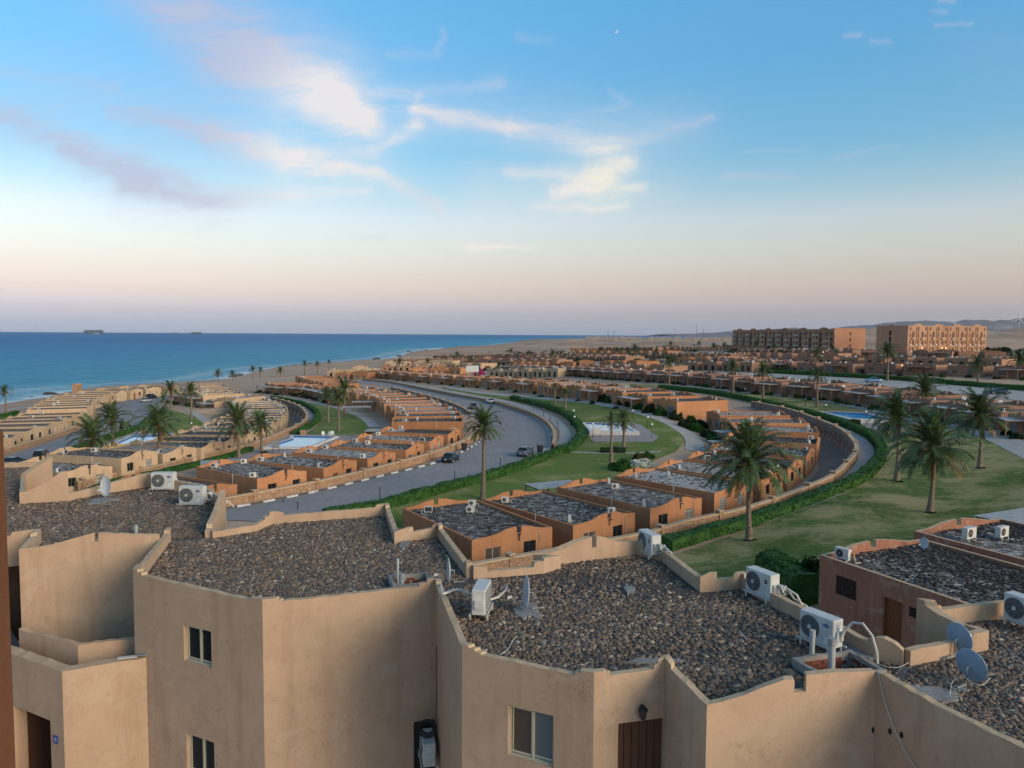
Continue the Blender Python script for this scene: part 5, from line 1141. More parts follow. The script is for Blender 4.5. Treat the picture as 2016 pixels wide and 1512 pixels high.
def bigac(px,py,rz,label,sc=1.0,logo='oval',z=None,loc=None,pipe='arch',legs=.14):
    x,y,_=loc or atz(px,py,ZR+.05); t=thing('air_conditioner',label,'air conditioner',(x,y,(ZR+.03) if z is None else z),rz,'air conditioners on the foreground blocks'); sc*=.9; t.scale=(sc,)*3
    W_,D_,H_=.84,.32,.58; zc=legs+H_/2
    mb=MB(); roundbox(mb,(0,0,zc),(W_,D_,H_)); cs=ob('casing',mb.mesh('casing',M['casing']),t)
    mb=MB(); mb.disc((-.15,-D_/2,zc),.235,(0,-1,0),.004,28); f=ob('fan_opening',mb.mesh('fan_opening',M['fin']),t)
    mb=MB()
    for rr in np.linspace(.06,.235,8): mb.tube([(-.15+rr*math.cos(k/24*6.2832),-D_/2-.018,zc+rr*math.sin(k/24*6.2832)) for k in range(25)],.0035,4)
    for k in range(8): a_=k/8*6.283; mb.tube([(-.15+.04*math.cos(a_),-D_/2-.018,zc+.04*math.sin(a_)),(-.15+.24*math.cos(a_),-D_/2-.010,zc+.24*math.sin(a_))],.004,4)
    ob('fan_guard',mb.mesh('fan_guard',M['greyplastic']),f)
    mb=MB(); mb.disc((-.15,-D_/2-.02,zc),.045,(0,-1,0),.01,12); ob('hub',mb.mesh('hub',M['white_far']),f)
    # louvred end and rear coil
    mb=MB(); mb.box((0.0,D_/2+.001,zc),(W_-.1,.006,H_-.1)); mb.box((-W_/2-.001,.02,zc),(.006,D_-.12,H_-.12)); ob('coil_fins',mb.mesh('coil_fins',M['fin']),t,kind='stuff')
    mb=MB(); mb.box((0,D_/2+.008,0),(W_-.06,.01,.012)); lv=mb.mesh('rear_louvre',M['casing']); mb=MB(); mb.box((-W_/2-.008,.02,0),(.01,D_-.08,.012)); lv2=mb.mesh('end_louvre',M['casing'])
    for k in range(12): ob('louvre',lv,t,(0,0,legs+.05+k*.044)); ob('louvre',lv2,t,(0,0,legs+.05+k*.044))
    if logo=='oval':
        mb=MB(); mb.disc((.24,-D_/2,zc+.14),.075,(0,-1,0),.006,20,0,.036); b=ob('badge',mb.mesh('badge',M['badge']),t); ob('lettering',text_mesh('Carrier',.036,M['white']),b,(.24,-D_/2-.009,zc+.14))
        mb=MB(); mb.box((.26,-D_/2-.002,legs+.12),(.10,.004,.13)); ob('sticker',mb.mesh('sticker',M['white']),t)
    else:
        mb=MB(); mb.box((.27,-D_/2-.003,zc+.1),(.075,.006,.1)); b=ob('badge',mb.mesh('badge',M['black']),t); ob('lettering',text_mesh('C',.06,M['white']),b,(.27,-D_/2-.009,zc+.1))
    lm=MB(); lm.box((0,0,legs/2),(.035,.035,legs)); lme=lm.mesh('leg',M['stucco_white'])
    for sx_ in (-1,1):
        for sy_ in (-1,1): ob('leg',lme,t,(sx_*.34,sy_*.2,0))
    rm=MB(); rm.box((0,0,legs-.012),(.95,.03,.025)); rme=rm.mesh('rail',M['stucco_white']); ob('rail',rme,t,(0,-.2,0)); ob('rail',rme,t,(0,.2,0))
    mb=MB(); mb.box((W_/2+.02,.02,zc-.05),(.05,.2,.2)); ob('valve_cover',mb.mesh('valve_cover',M['casing']),t)
    hose=[]
    if pipe=='arch': hose=[[(W_/2+.04,0,zc-.1),(W_/2+.12,.02,zc+.12),(W_/2+.28,.06,zc+.32),(W_/2+.48,.10,zc+.36),(W_/2+.68,.12,zc+.18),(W_/2+.78,.14,zc-.12),(W_/2+.8,.15,zc-.35)],[(W_/2+.04,.03,zc-.16),(W_/2+.10,.05,zc+.08),(W_/2+.22,.1,zc+.27)]]
    elif pipe=='coil':
        hose=[[(W_/2+.10+.13*math.cos(k*.55),.02+.006*k,zc-.08+.13*math.sin(k*.55)) for k in range(26)]+[(W_/2+.42,.2,zc-.2),(W_/2+.7,.3,zc-.3),(W_/2+.85,.35,zc-.5)],[(W_/2+.03,.1,zc-.02),(W_/2+.25,.15,zc+.0),(W_/2+.5,.2,zc-.08),(W_/2+.66,.25,zc-.36)]]
    elif pipe=='left': hose=[[(-.1,D_/2+.02,zc-.1),(-.3,.35,zc-.1),(-.6,.5,zc+.0),(-1.0,.45,zc-.05)]]
    for h_ in hose: mb=MB(); mb.tube(h_,.026,7); ob('hose',mb.mesh('hose',M['hose']),t)
    return t
M['hose']=mat('white pipe wrap',(.50,.485,.45),.7)
bigac(323,962,R(3),'air conditioner at the back edge of the left pebble roof, farther of the pair',1.12,pipe=None,legs=.06)
bigac(380,992,R(-3),'nearer air conditioner of the left roof pair, beside the sloping fin wall',1.12,pipe='coil',legs=.06)
bigac(948,1208,R(-98),'air conditioner turned sideways on a stand beside the upright dish on the middle roof',1.0,'sq',pipe='left')
bigac(1278,1093,R(-72),'air conditioner with looped white pipes at the back corner of the pebble roof',1.0,'sq',pipe='coil')
bigac(1500,1177,R(-63),'air conditioner with dark square badge on rails by the right parapet',1.0,'sq',pipe='coil')
bigac(1615,1272,R(-60),'large white air conditioner with blue oval badge beside the brick shaft',1.0,'oval',pipe='arch')
bigac(2018,1235,R(-70),'air conditioner cut by the right edge of the picture',1.0,'oval',pipe='arch')
xx,yy,zz=atd(838,1450,16.15); bigac(0,0,R(-78),'grey air conditioner hung in the niche between two blocks below a coiled hose',.95,'sq',z=zz-.74,loc=(xx+.02,yy+.25,0),pipe=None)
t=thing('coiled_hose','dark coiled hose hanging on the wall above the niche air conditioner','hose',(xx+.02,16.55,zz+.1))
for k in range(3): mb=MB(); r_=.20-.035*k; mb.tube([(r_*math.cos(a_),0.02*k-.25,r_*math.sin(a_)) for a_ in np.linspace(0,6.2832,22)],.018,6); ob('loop',mb.mesh('loop',M['black']),t)
mb=MB(); sa_,za_=onwall(835,1500,M2,M3); A_=Vector(M2);B_=Vector(M3); c_=A_+(B_-A_)*.93-Vector((-(B_-A_).y,(B_-A_).x)).normalized()*.02; mb.box((c_.x,c_.y,zz-.75),(.46,.03,1.5),aM); ob('niche_shade_panel',mb.mesh('niche_shade_panel',M['dark']),bM)  # flat black panel painted for the niche's shade; wall is not cut
# dishes
def dish(px,py,az,tilt,r_,label,z=None,w_=.85,mt='dish',x=None,sc_=1):
    x,y,zz_=x or atz(px,py,ZR+.05); t=thing('satellite_dish',label,'satellite dish',(x,y,zz_ if z is None else z),az,'satellite dishes on the roofs')
    mb=MB(); n=20; Mx=Matrix.Rotation(tilt,4,'X'); c=Vector((0,0,r_*1.05)); rings=[]
    for side in (0,.012):
        for j in range(5):
            q=j/4; rings.append([tuple(c+Mx@Vector((q*r_*w_*math.cos(k/n*6.2832),side-(q*q)*.16*r_,q*r_*math.sin(k/n*6.2832)))) for k in range(n)])
    for b in (0,5):
        for j in range(4):
            for k in range(n):
                k2=(k+1)%n; A_,B_,C_,D_=rings[b+j][k],rings[b+j][k2],rings[b+j+1][k2],rings[b+j+1][k]
                mb.quad(A_,B_,C_,D_) if b==0 else mb.quad(D_,C_,B_,A_)
    for k in range(n): k2=(k+1)%n; mb.quad(rings[4][k],rings[4][k2],rings[9][k2],rings[9][k])
    ob('reflector',mb.mesh('reflector',M[mt],True),t)
    tip=c+Mx@Vector((0,-r_*1.1,-r_*.35)); mb=MB(); mb.tube([c+Mx@Vector((0,-.05*r_,-r_*.95)),tip],.012,5); ob('arm',mb.mesh('arm',M['greyplastic']),t)
    mb=MB(); mb.tube([tip+Vector((0,-.05,0)),tip+Vector((0,.05,.02))],.03,8); ob('receiver',mb.mesh('receiver',M['white']),t)
    mb=MB(); mb.tube([(0,.10,0),(0,.10,r_*1.0),(0,.01,r_*1.05)],.018,6); mb.tube([(0,.11,.02),(0,.35,.02)],.014,5); ob('mount',mb.mesh('mount',M['greyplastic']),t)
    return t
M['dish']=mat('grey enamelled dish',(.42,.46,.50),.35,0,.5); M['dish_blue']=mat('blue grey dish',(.22,.33,.46),.3,.1,.5); M['rust']=mat('rusty dish',(.30,.16,.06),.8)
dish(210,978,R(-8),R(-6),.37,'pale round dish standing on the left pebble roof left of the two air conditioners',w_=.55)
dish(886,1148,R(-78),R(0),.30,'thin upright dish seen edge on near the middle roof parapet')
dish(1040,1200,R(-80),R(-4),.36,'upright dish seen edge on over a bare cement patch')
dish(1885,1290,R(120),R(-14),.30,'upper blue grey dish of the leaning pair on the right roof',w_=.8,mt='dish_blue')
dish(1908,1347,R(120),R(-14),.30,'lower blue grey dish of the leaning pair on the right roof',w_=.9,mt='dish_blue')
# cables
def cable(pts,label,r_=.008,mt='hose',name='cable'):
    P=[Vector(p) for p in pts]; Q=smooth3(P); o=Q[0].copy(); mb=MB(); mb.tube([q-o for q in Q],r_,5); ob(name,mb.mesh(name,M[mt]),None,tuple(o),label=label,category='cable')
def smooth3(P,n=6):
    P=[2*P[0]-P[1]]+P+[2*P[-1]-P[-2]]; out=[]
    for i in range(1,len(P)-2):
        for k in range(n):
            t=k/n; a,b,c,d=P[i-1],P[i],P[i+1],P[i+2]; out.append(.5*((2*b)+(-a+c)*t+(2*a-5*b+4*c-d)*t*t+(-a+3*b-3*c+d)*t**3))
    out.append(P[-2]); return out
def onroof(l,dz=.06): return [(*atz(px,py,ZR+dz)[:2],ZR+dz+random.uniform(0,.03)) for px,py in l]
cable([(*atz(925,1170,14.4)[:2],14.4),(*atz(900,1165,14.35)[:2],14.4),(*atz(872,1170,14.6)[:2],14.62),(-1.55,16.7,14.45),(-1.52,16.45,13.9),(-1.50,16.4,13.5),(-1.53,16.45,13.2)],'thick white pipe looping over the parapet from the sideways air conditioner',.028,name='pipe')
cable([(-1.63,16.55,14.4),(-1.55,16.5,13.7),(-1.50,16.35,13.0),(-1.56,16.5,12.9),(-1.6,16.6,13.3)],'thin dark cable hanging beside the white pipe loop',.006,'black')
cable([(-1.62,16.62,13.1),(-1.62,16.62,11),(-1.62,16.62,8.5)],'brown downpipe in the corner between the two blocks',.03,'wood_dark',name='pipe')
cable(onroof([(1720,1318),(1700,1300),(1760,1315),(1800,1300),(1850,1288),(1900,1275)]),'white cable crossing the pebbles towards the dish pair')
cable(onroof([(1870,1370),(1875,1345),(1895,1335),(1930,1350),(1950,1335)]),'thin curled cable below the lower blue dish',.006)
cable(onroof([(1455,1245),(1465,1252),(1470,1262)]),'short white wire lying on the pebble roof',.008)
cable(onroof([(985,1290),(1000,1278),(1010,1262),(1018,1255)]),'short pale wire near the front parapet of the pebble roof',.007)
s_,z_=0,0
cable([(5.99,12.2,14.55),(6.02,12.05,14.2),(6.1,11.85,13.8),(6.22,11.6,13.45),(6.3,11.4,13.3)],'loose cable hanging down the right wall to small dark holes',.007)
for k,(px,py) in enumerate(((1725,1437),(1752,1440),(1775,1447))):
    sq,zq=onwall(px,py,Q2,Q3) if k else onwall(px-6,py,Q1,Q2); A=Vector(Q2 if k else Q1);B=Vector(Q3 if k else Q2); c=A+(B-A)*sq; nn=Vector(((B-A).y,-(B-A).x)).normalized()
    mb=MB(); mb.disc((c.x,c.y,zq),.035,(nn.x,nn.y,0),.004,8,0,.055); ob('wall_hole',mb.mesh('wall_hole',M['dark']),bX if k else bR)
# near brown wall edge at the left of the view
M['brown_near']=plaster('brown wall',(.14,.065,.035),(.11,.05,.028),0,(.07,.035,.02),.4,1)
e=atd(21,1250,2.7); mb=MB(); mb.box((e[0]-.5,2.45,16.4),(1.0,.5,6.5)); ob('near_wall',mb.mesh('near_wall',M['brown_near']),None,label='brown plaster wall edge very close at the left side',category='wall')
# two faded red houses below the right blocks
def pink(px0,px1,h,label,garden_x,L_=13.4):
    A=np.array(G(px0[0],px0[1],h)); B=np.array(G(px1[0],px1[1],h)); return A,B
zg=3.4; ztop=7.0
A=Vector(atz(1614,1092,ztop)[:2]); B=Vector(atz(1895,1186,ztop)[:2]); C_=Vector(atz(1822,1064,ztop)[:2]); dv=(A-B).normalized(); nv=Vector((-dv.y,dv.x))
if (C_-A).dot(nv)<0: nv=-nv
W_=(C_-A).dot(nv)+.2; Lb=15.0; E_=A-dv*Lb
def pinkhouse(A,label,win=True):
    E_=A-dv*Lb; pts=[tuple(A),tuple(E_),tuple(E_+nv*W_),tuple(A+nv*W_)]; t=thing('villa',label,'house',(0,0,0),0,'faded red houses at the right')
    hl={}
    if win:
        lw=wholes(tuple(A),tuple(E_),[(1645,1138,1686,1176),(1737,1180,1776,1262),(1789,1196,1806,1216)],.12)
        lw[1]=(lw[1][0],lw[1][1],lw[1][3]-2.15,lw[1][3],.25); hl={0:lw}
    z=ztop; mb=MB(); wall_strip(mb,pts,[[(0,z),(1,z)],[(0,z),(1,z)],[(0,z),(1,z)],[(0,z),(.15,z+.02),(.3,z+.25),(.44,z+.42),(.50,z+.44),(.50,z),(.56,z),(.56,z+.44),(.7,z+.36),(.85,z+.08),(1,z)]],0,.22,True,hl,ilo=z-.5)
    ob('wall',mb.mesh('villa_wall',[M['pink'],M['coping']]),t)
    mb=MB(); P=[A-dv*.25+nv*.25,E_+dv*.25+nv*.25,E_+dv*.25+nv*(W_-.25),A-dv*.25+nv*(W_-.25)]
    a2=sum(P[i].x*P[(i+1)%4].y-P[(i+1)%4].x*P[i].y for i in range(4)); P=P if a2>0 else P[::-1]
    mb.prism([tuple(p) for p in P],z-.6,z-.22); me=mb.mesh('villa_roof',M['roof_dark']); ob('roof',me,t)
    mb=MB(); mb.poly([(p.x,p.y,z-.21) for p in P]); g=ob('roof_stones',mb.mesh('roof_stones',M['darkrock']),t,kind='stuff'); scatter(g,GP_DARK)
    if win:
        a=math.atan2((E_-A).y,(E_-A).x); n2=Vector((-math.sin(a),math.cos(a)))
        for k,h in enumerate(hl[0]):
            c=A+(E_-A)*(h[0]+h[1])/2+n2*(h[4]-.03); w_=(h[1]-h[0])*Lb; hh=h[3]-h[2]
            if k==1:
                mb=MB(); mb.box((0,0,hh/2),(w_,.05,hh)); d=ob('door',mb.mesh('door',M['wood']),t,(c.x,c.y,h[2]),a)
                pm=MB(); pm.box((0,0,0),(w_*.36,.02,hh*.36)); pme=pm.mesh('door_panel',M['wood'])
                for i in (-1,1):
                    for j in (.27,.72): ob('door_panel',pme,d,(i*w_*.23,-.03,hh*j))
                mb=MB(); mb.box((w_*.4,-.05,hh*.46),(.03,.06,.12)); ob('handle',mb.mesh('handle',M['black']),d)
            else:
                mb=MB(); mb.box((0,0,hh/2),(w_,.02,hh)); o=ob('window',mb.mesh('window',M['dark']),t,(c.x,c.y,h[2]),a)
                gm=MB()
                for i in range(int(w_/.16)): gm.box((-w_/2+.08+i*.16,-.05,hh/2),(.02,.02,hh))
                for i in range(int(hh/.16)+1): gm.box((0,-.052,.03+i*.16),(w_,.02,.02))
                for i in range(int(w_/.32)):
                    for j in range(int(hh/.32)): gm.tube([(-w_/2+.16+i*.32+.1*math.cos(q),-.06,.19+j*.32+.1*math.sin(q)) for q in np.linspace(0,6.283,9)],.012,4)
                ob('grille',gm.mesh('grille',M['timber_dark']),o)
    return t
pinkhouse(A,'faded red house with wooden door and ornate window grille at the right')
A2_=A+nv*(W_+1.3)+dv*1.6
pinkhouse(A2_,'farther faded red house at the right edge behind the nearer one',False)
q=A-dv*1.0+nv*.8; ac(q.x,q.y,ztop-.2,R(-60),'air conditioner with a tan disc at the near corner of the faded red house',sc=1.1)
dish(0,0,R(60),R(-5),.38,'rusty tan dish beside the corner air conditioner of the faded red house',mt='rust',x=(q.x+.5,q.y-.2,ztop-.2),w_=.8)
q=A-dv*1.2+nv*(W_-1.4); dish(0,0,R(-70),R(-8),.36,'grey dish at the back corner of the faded red house',x=(q.x,q.y,ztop-.2),w_=.9)
q=A2_-dv*2.6+nv*1.8; ac(q.x,q.y,ztop-.2,R(30),'cream air conditioner on the farther faded red house',sc=1.25)
q=A2_-dv*3.2+nv*4.2; ac(q.x,q.y,ztop-.2,R(30),'air conditioner at the picture edge on the farther faded red house',sc=1.2)
q=A2_+nv*3+dv*1.5; 
for k,(px,py,w_) in enumerate(((2000,1010,7.5),(2110,985,7.5))):
    x,y=atz(px,py,6.2)[:2]; pergola(x,y+1.5,2.8,math.atan2(nv.y,nv.x)+0.02,('pergola with grey panel roof behind the farther faded red house','farther grey pergola at the right picture edge')[k],w_,4.0,3.2,True)
# ------------------------------------------------------------------ palms
def frond(L_,el,droop,seed,nl=34,lw=.05,ll=.50,sweep=0.0,mats=('rachis','frond')):
    rs=np.random.default_rng(seed); mb=MB(); n=9; pts=[]; x=0.0; z=0.0; a=R(el); y=0.0
    for i in range(n+1):
        pts.append(Vector((x,y,z))); st=L_/n; x+=math.cos(a)*st; z+=math.sin(a)*st; y+=sweep*(i/n)*st; a-=R(droop)*(.35+1.3*i/n)/n
    mb.tube(pts,[.035*(1-i/n)+.006 for i in range(n+1)],4,0)
    for k in range(nl):
        s=.12+.88*(k+.5)/nl; f=s*n; i=min(n-1,int(f)); p=pts[i].lerp(pts[i+1],f-i); d=(pts[i+1]-pts[i]).normalized(); up=Vector((-d.z,0,d.x)); side=Vector((0,1,0))
        l=ll*(1-.75*abs(s-.45)**1.3)*rs.uniform(.8,1.15)
        for sg in (-1,1):
            dr=(side*sg*.72+d*.62+up*rs.uniform(-.05,.34)).normalized(); tip=p+dr*l+Vector((rs.normal()*.04,rs.normal()*.04,-.16*l-.05*rs.random()))
            w_=d*lw; mid=p.lerp(tip,.5)+Vector((0,0,.03)); nn=len(mb.v)
            mb.v+=[tuple(p-w_*.6),tuple(mid-w_*.9),tuple(tip),tuple(mid+w_*.9),tuple(p+w_*.6)]
            mb.f.append((nn,nn+1,nn+2,nn+3,nn+4)); mb.m.append(1)
    return mb
FR={}
for nm,mats,defs in (('g',('rachis','frond'),[(4.2,82,62),(4.6,70,100),(4.7,56,118),(4.6,38,112),(4.3,18,95),(3.9,-4,75)]),('d',('rachis','frond_dry'),[(3.3,-30,45),(2.8,-55,25)]),('p',('rachis','frond_pale'),[(4.2,45,95),(4.0,22,95)])):
    for j,(L_,el,dr) in enumerate(defs):
        for v_ in range(2):
            FR[(nm,j,v_)]=frond(L_,el,dr,j*10+v_,40 if nm!='d' else 22,.062,.60,sweep=(.18 if v_ else -.12))
FRM={k:v_.mesh('frond',[M['rachis'],M[{'g':'frond','d':'frond_dry','p':'frond_pale'}[k[0]]]]) for k,v_ in FR.items()}
def trunk_mesh(h,r0,r1,bend,seed):
    rs=random.Random(seed); mb=MB(); pts=[]; rr=[]; n=int(h/.16)
    for i in range(n+1):
        s=i/n; fl=(1-s)**6*.22; pts.append((bend*math.sin(s*1.6)*h*.06+mn.noise((s*2,seed,0))*.12*s,bend*.02*s*h,s*h)); rr.append((r0+(r1-r0)*s+fl+ (.10 if s>.93 else 0))*(1+(.09 if i%2 else -.04)+rs.uniform(-.02,.02)))
    mb.tube(pts,rr,10); return mb,pts[-1]
PALMN=[0]
def crown_list(seed,n=54,wind=.0,dry=5,pale=.12):
    rs=random.Random(seed); out=[]
    for k in range(n):
        q=k/n; j=min(5,int(q*6.0)); az=k*2.39996+rs.uniform(-.25,.25)
        kind='g'
        if rs.random()<pale and j in(2,3,4): kind='p'; j=0 if j==2 else 1
        out.append((kind,j,rs.randrange(2),az,rs.uniform(-.12,.12),rs.uniform(.86,1.1)))
    for k in range(dry): out.append(('d',rs.randrange(2),rs.randrange(2),rs.uniform(0,6.28),0,rs.uniform(.8,1.05)))
    return out
def place_frond(kind,j,v_,az,tw,sc,wind):
    # wind (towards -x) pulls azimuths to the lee side and tilts the crown
    a=az-wind*math.sin(az-math.pi)*.55
    Mx=Matrix.Rotation(-wind*.22,4,'Y')@Matrix.Rotation(a,4,'Z')@Matrix.Rotation(tw,4,'X')@Matrix.Scale(sc,4)
    return Mx
CRM={}
def crown_mesh(seed,wind,n,dry):
    key=(seed,wind,n,dry)
    if key not in CRM:
        Vs=[];mb=MB()
        for c in crown_list(seed,n,wind,dry):
            src=FR[c[:3]]; Mx=place_frond(*c,wind); off=len(mb.v)
            A=np.array(src.v)@np.array(Mx.to_3x3()).T; mb.v+= [tuple(r_) for r_ in A]; mb.f+=[tuple(i+off for i in f) for f in src.f]; mi={'g':1,'d':2,'p':3}[c[0]]; mb.m+=[0 if m_==0 else mi for m_ in src.m]
        CRM[key]=mb.mesh('crown',[M['rachis'],M['frond'],M['frond_dry'],M['frond_pale']])
    return CRM[key]
def palm(px,py,top,cw,label,near=False,wind=.6,bend=0,seed=None,n=56,dry=5,grp='date palms of the resort'):
    x,y=G(px,py); z=gz(x,y); k=F/y; H=(py-top)/k; cr=cw/k/2; PALMN[0]+=1; seed=seed or PALMN[0]
    cs=max(.35,min(1.35,cr/4.0)); h=max(H-3.3*cs,H*.42); t=thing('palm_tree',label,'palm tree',(x,y,z-.1),random.uniform(-.15,.15),grp)
    key=('trunk',round(h),bend if near else 0)
    mb,tp=trunk_mesh(h,.24,.17,bend,seed); ob('trunk',mb.mesh('trunk',M['trunk'],True),t)
    if near:
        for c in crown_list(seed,n,wind,dry):
            o=ob('frond',FRM[c[:3]],t); o.matrix_local=Matrix.Translation(tp)@Matrix.Scale(cs,4)@place_frond(*c,wind)
    else:
        o=ob('crown',crown_mesh(seed%4,wind,n if n<46 else 44,3),t,tp); o.scale=(cs,cs,cs); o.rotation_euler=(0,0,random.uniform(-.6,.6))
    return t
palm(950,985,800,96,'tall palm standing between the main road and the first dark roofed houses',True,.3,.3)
palm(1475,1065,833,190,'large palm on the right lawn in front of the stone wall',True,.25,-.5,n=78,dry=8)
palm(1830,1010,808,176,'leaning windblown palm nearest the right edge houses on the lawn',True,1.0,.9,n=66,dry=9)
palm(1765,948,773,122,'windblown palm beside the deep blue pool',True,1.0,.3,n=60,dry=7)
palm(1928,922,768,124,'windblown palm beside the wide path at the right',True,1.0,.35,n=60,dry=7)
palm(1822,806,738,84,'palm behind the deep blue pool beside the covered terrace',False,.7)
palm(1203,912,806,56,'thin sparse palm on the lawn in front of the shallow pool',True,.5,0,n=20,dry=3)
palm(1228,880,803,62,'small palm at the front edge of the shallow pool deck',True,.4,0,n=34)
palm(185,935,818,104,'palm at the far left beside the light blue pool, nearest the road cars',True,.5)
palm(315,925,797,100,'palm in front of the left light blue pool',True,.4)
palm(470,903,794,98,'taller palm of the pair left of the board by the light blue pool',True,.3)
palm(515,892,808,70,'shorter palm of the pair left of the board by the light blue pool',True,.3)
palm(222,886,793,82,'palm behind the far left palm at the hedge end',True,.4)
palm(337,803,750,46,'palm at the left parking end',False,.2); palm(377,826,752,44,'palm beside the path at the left parking lawn',False,.2); palm(322,806,775,26,'small low palm at the left parking end',False,.2,n=26)
palm(12,813,758,34,'lone palm near the beach at the left edge',False,.9)
palm(646,831,760,46,'leftmost of three palms on the left inner lawn',True,.3); palm(667,849,762,52,'middle palm of three on the left inner lawn, nearest the camera',True,.3); palm(679,817,744,52,'tallest palm of three on the left inner lawn',True,.3)
palm(1092,797,752,22,'thin small palm on the lawn behind the road bend',False,.3,n=26); palm(1113,809,763,30,'bushier small palm on the lawn behind the road bend',False,.3)
palm(1317,763,697,40,'palm in front of the arcade terrace in the middle distance',False,.5); palm(1443,775,708,38,'palm left of the curved drive lawn strip',False,.4); palm(1502,792,712,50,'palm on the middle lawn strip in front of the dark terrace',False,.4)
palm(1608,801,722,46,'palm at the left end of the deep blue pool deck',False,.5); palm(1606,742,684,38,'palm above the middle terrace row',False,.5); palm(1747,750,675,52,'palm before the dark wall of the large hotel',False,.6); palm(1925,755,700,48,'palm on the upper road lawn at the right',False,.6); palm(2010,737,690,60,'palm at the right edge below the wind turbine',False,.7)
SHOREP=[(429,750,727,22),(458,750,729,18),(498,747,720,20),(513,745,722,17),(552,742,722,20),(600,739,710,16),(625,737,711,15),(648,730,708,12)]
for k,(a,b,c,d) in enumerate(SHOREP): palm(a,b,c,d,'%s palm from the left in the row along the beach'%ordn(k),False,.2)
FARP=[(787,724,705,20),(842,722,706,18),(900,716,692,16),(928,721,701,20),(1007,708,686,15),(1042,713,690,14),(1088,716,688,22),(1112,713,695,15),(1183,708,682,15),(1215,709,684,17),(1236,707,684,20),(1250,708,678,26),(1292,707,684,20),(1320,697,672,15),(1376,699,671,14),(1405,702,675,20),(1425,699,674,18),(1488,702,672,18),(1525,702,677,16),(1640,700,680,16),(1990,715,690,22)]
for k,(a,b,c,d) in enumerate(FARP): palm(a,b,c,d,'%s palm from the left among the distant houses'%ordn(k),False,.3,grp='palms among the distant houses')
# ------------------------------------------------------------------ cars
def car_meshes(kind,body):
    L_,W_,H_={'sedan':(4.6,1.8,1.42),'suv':(4.6,1.88,1.72)}[kind]; o={}
    m_=mat('car paint',body,.28,.3,.6)
    st=[(-L_/2,.62,.42,.86),(-L_/2+.12,.80,.28,.95),(-L_/2+.7,.90,.22,1.0 if kind=='sedan' else 1.05),(-.4,.90,.20,.98),(.9,.90,.20,.96),(L_/2-.9,.89,.22,.90),(L_/2-.2,.80,.28,.74),(L_/2,.60,.40,.62)]
    mb=MB(); s=10; k=0
    for x,hw,z0,z1 in st:
        hw=hw*W_/1.8; r_=[(-hw*.92,z0),(-hw,z0+.12),(-hw*1.0,(z0+z1)/2+.05),(-hw*.95,z1-.06),(-hw*.82,z1),(hw*.82,z1),(hw*.95,z1-.06),(hw*1.0,(z0+z1)/2+.05),(hw,z0+.12),(hw*.92,z0)]
        mb.v+=[(x,y,z) for y,z in r_]
    for i in range(len(st)-1):
        for j in range(s): j2=(j+1)%s; mb.f.append((i*s+j,i*s+j2,(i+1)*s+j2,(i+1)*s+j)); mb.m.append(0)
    mb.f.append(tuple(reversed(range(s)))); mb.m.append(0); mb.f.append(tuple((len(st)-1)*s+j for j in range(s))); mb.m.append(0); o['body']=mb.mesh('body',m_,True)
    c=[(-1.75 if kind=='sedan' else -2.15,.78,.97),(-1.0 if kind=='sedan' else -1.95,.60,H_-.03),(.15,.60,H_),(1.15,.76,.95)]
    mb=MB()
    for x,hw,z in c: mb.v+=[(x,-hw,z if z>1.1 else .93),(x,hw,z if z>1.1 else .93)]
    n=8; base=[(-1.75 if kind=='sedan' else -2.15),1.15]
    mb.v+=[(c[1][0],-.80,.95),(c[1][0],.80,.95),(c[2][0],-.80,.95),(c[2][0],.80,.95)]
    mb.f+=[(0,2,3,1),(4,6,7,5),(0,8,2),(2,8,10,4),(4,10,6),(1,3,9),(3,5,11,9),(5,7,11)]; mb.m+=[0]*8; o['windows']=mb.mesh('windows',M['glass'])
    mb=MB(); roof=[(c[1][0]-.02,-.60,H_-.02),(c[1][0]-.02,.60,H_-.02),(c[2][0]+.02,.60,H_+.01),(c[2][0]+.02,-.60,H_+.01)]; mb.extr(roof[::-1],(0,0,.035)); 
    o['roof']=mb.mesh('roof',m_)
    mb=MB(); mb.tube([(0,-.11,0),(0,.11,0)],.33,14); o['tyre']=mb.mesh('tyre',M['black'])
    mb=MB(); mb.tube([(0,-.115,0),(0,.115,0)],.20,10); o['rim']=mb.mesh('rim',M['greyplastic'])
    mb=MB(); mb.box((-L_/2+.07,0,.80),(.10,.30,.12)); o['tl']=mb.mesh('tail_light',M['taillight'])
    mb=MB(); mb.box((L_/2-.10,0,.60),(.12,.30,.10)); o['hl']=mb.mesh('headlight',M['white'])
    mb=MB(); mb.box((-L_/2-.0,0,.62),(.03,.42,.12)); o['pl']=mb.mesh('number_plate',M['white'])
    mb=MB(); mb.box((0,0,.35),(L_-.5,1.5,.25)); o['under']=mb.mesh('underbody',M['black'])
    o['L']=L_; return o
M['taillight']=mat('tail light',(.30,.015,.012),.3)
def car(px,py,hd,kind,body,label):
    x,y=G(px,py); z=gz(x,y)+.08; o=car_meshes(kind,body); t=thing('parked_car',label,'car',(x,y,z),R(hd),'cars parked along the roads')
    for k_,n in (('body','body'),('windows','windows'),('roof','roof_panel'),('under','underbody'),('pl','number_plate')): ob(n,o[k_],t)
    for sx_ in (-1.4,1.42):
        for sy_ in (-.78,.78): w_=ob('wheel',o['tyre'],t,(sx_,sy_,.33)); ob('rim',o['rim'],w_,(0,.01 if sy_>0 else -.01,0))
    for sy_ in (-.6,.6): ob('tail_light',o['tl'],t,(0,sy_,0)); ob('headlight',o['hl'],t,(0,sy_,0))
    for sy_ in (-.95,.95): mb=MB(); mb.box((.75,sy_,.98),(.12,.16,.10)); ob('mirror',mb.mesh('mirror',M['black']),t)
def hdg(p,q): a=G(*p); b=G(*q); return math.degrees(math.atan2(b[1]-a[1],b[0]-a[0]))
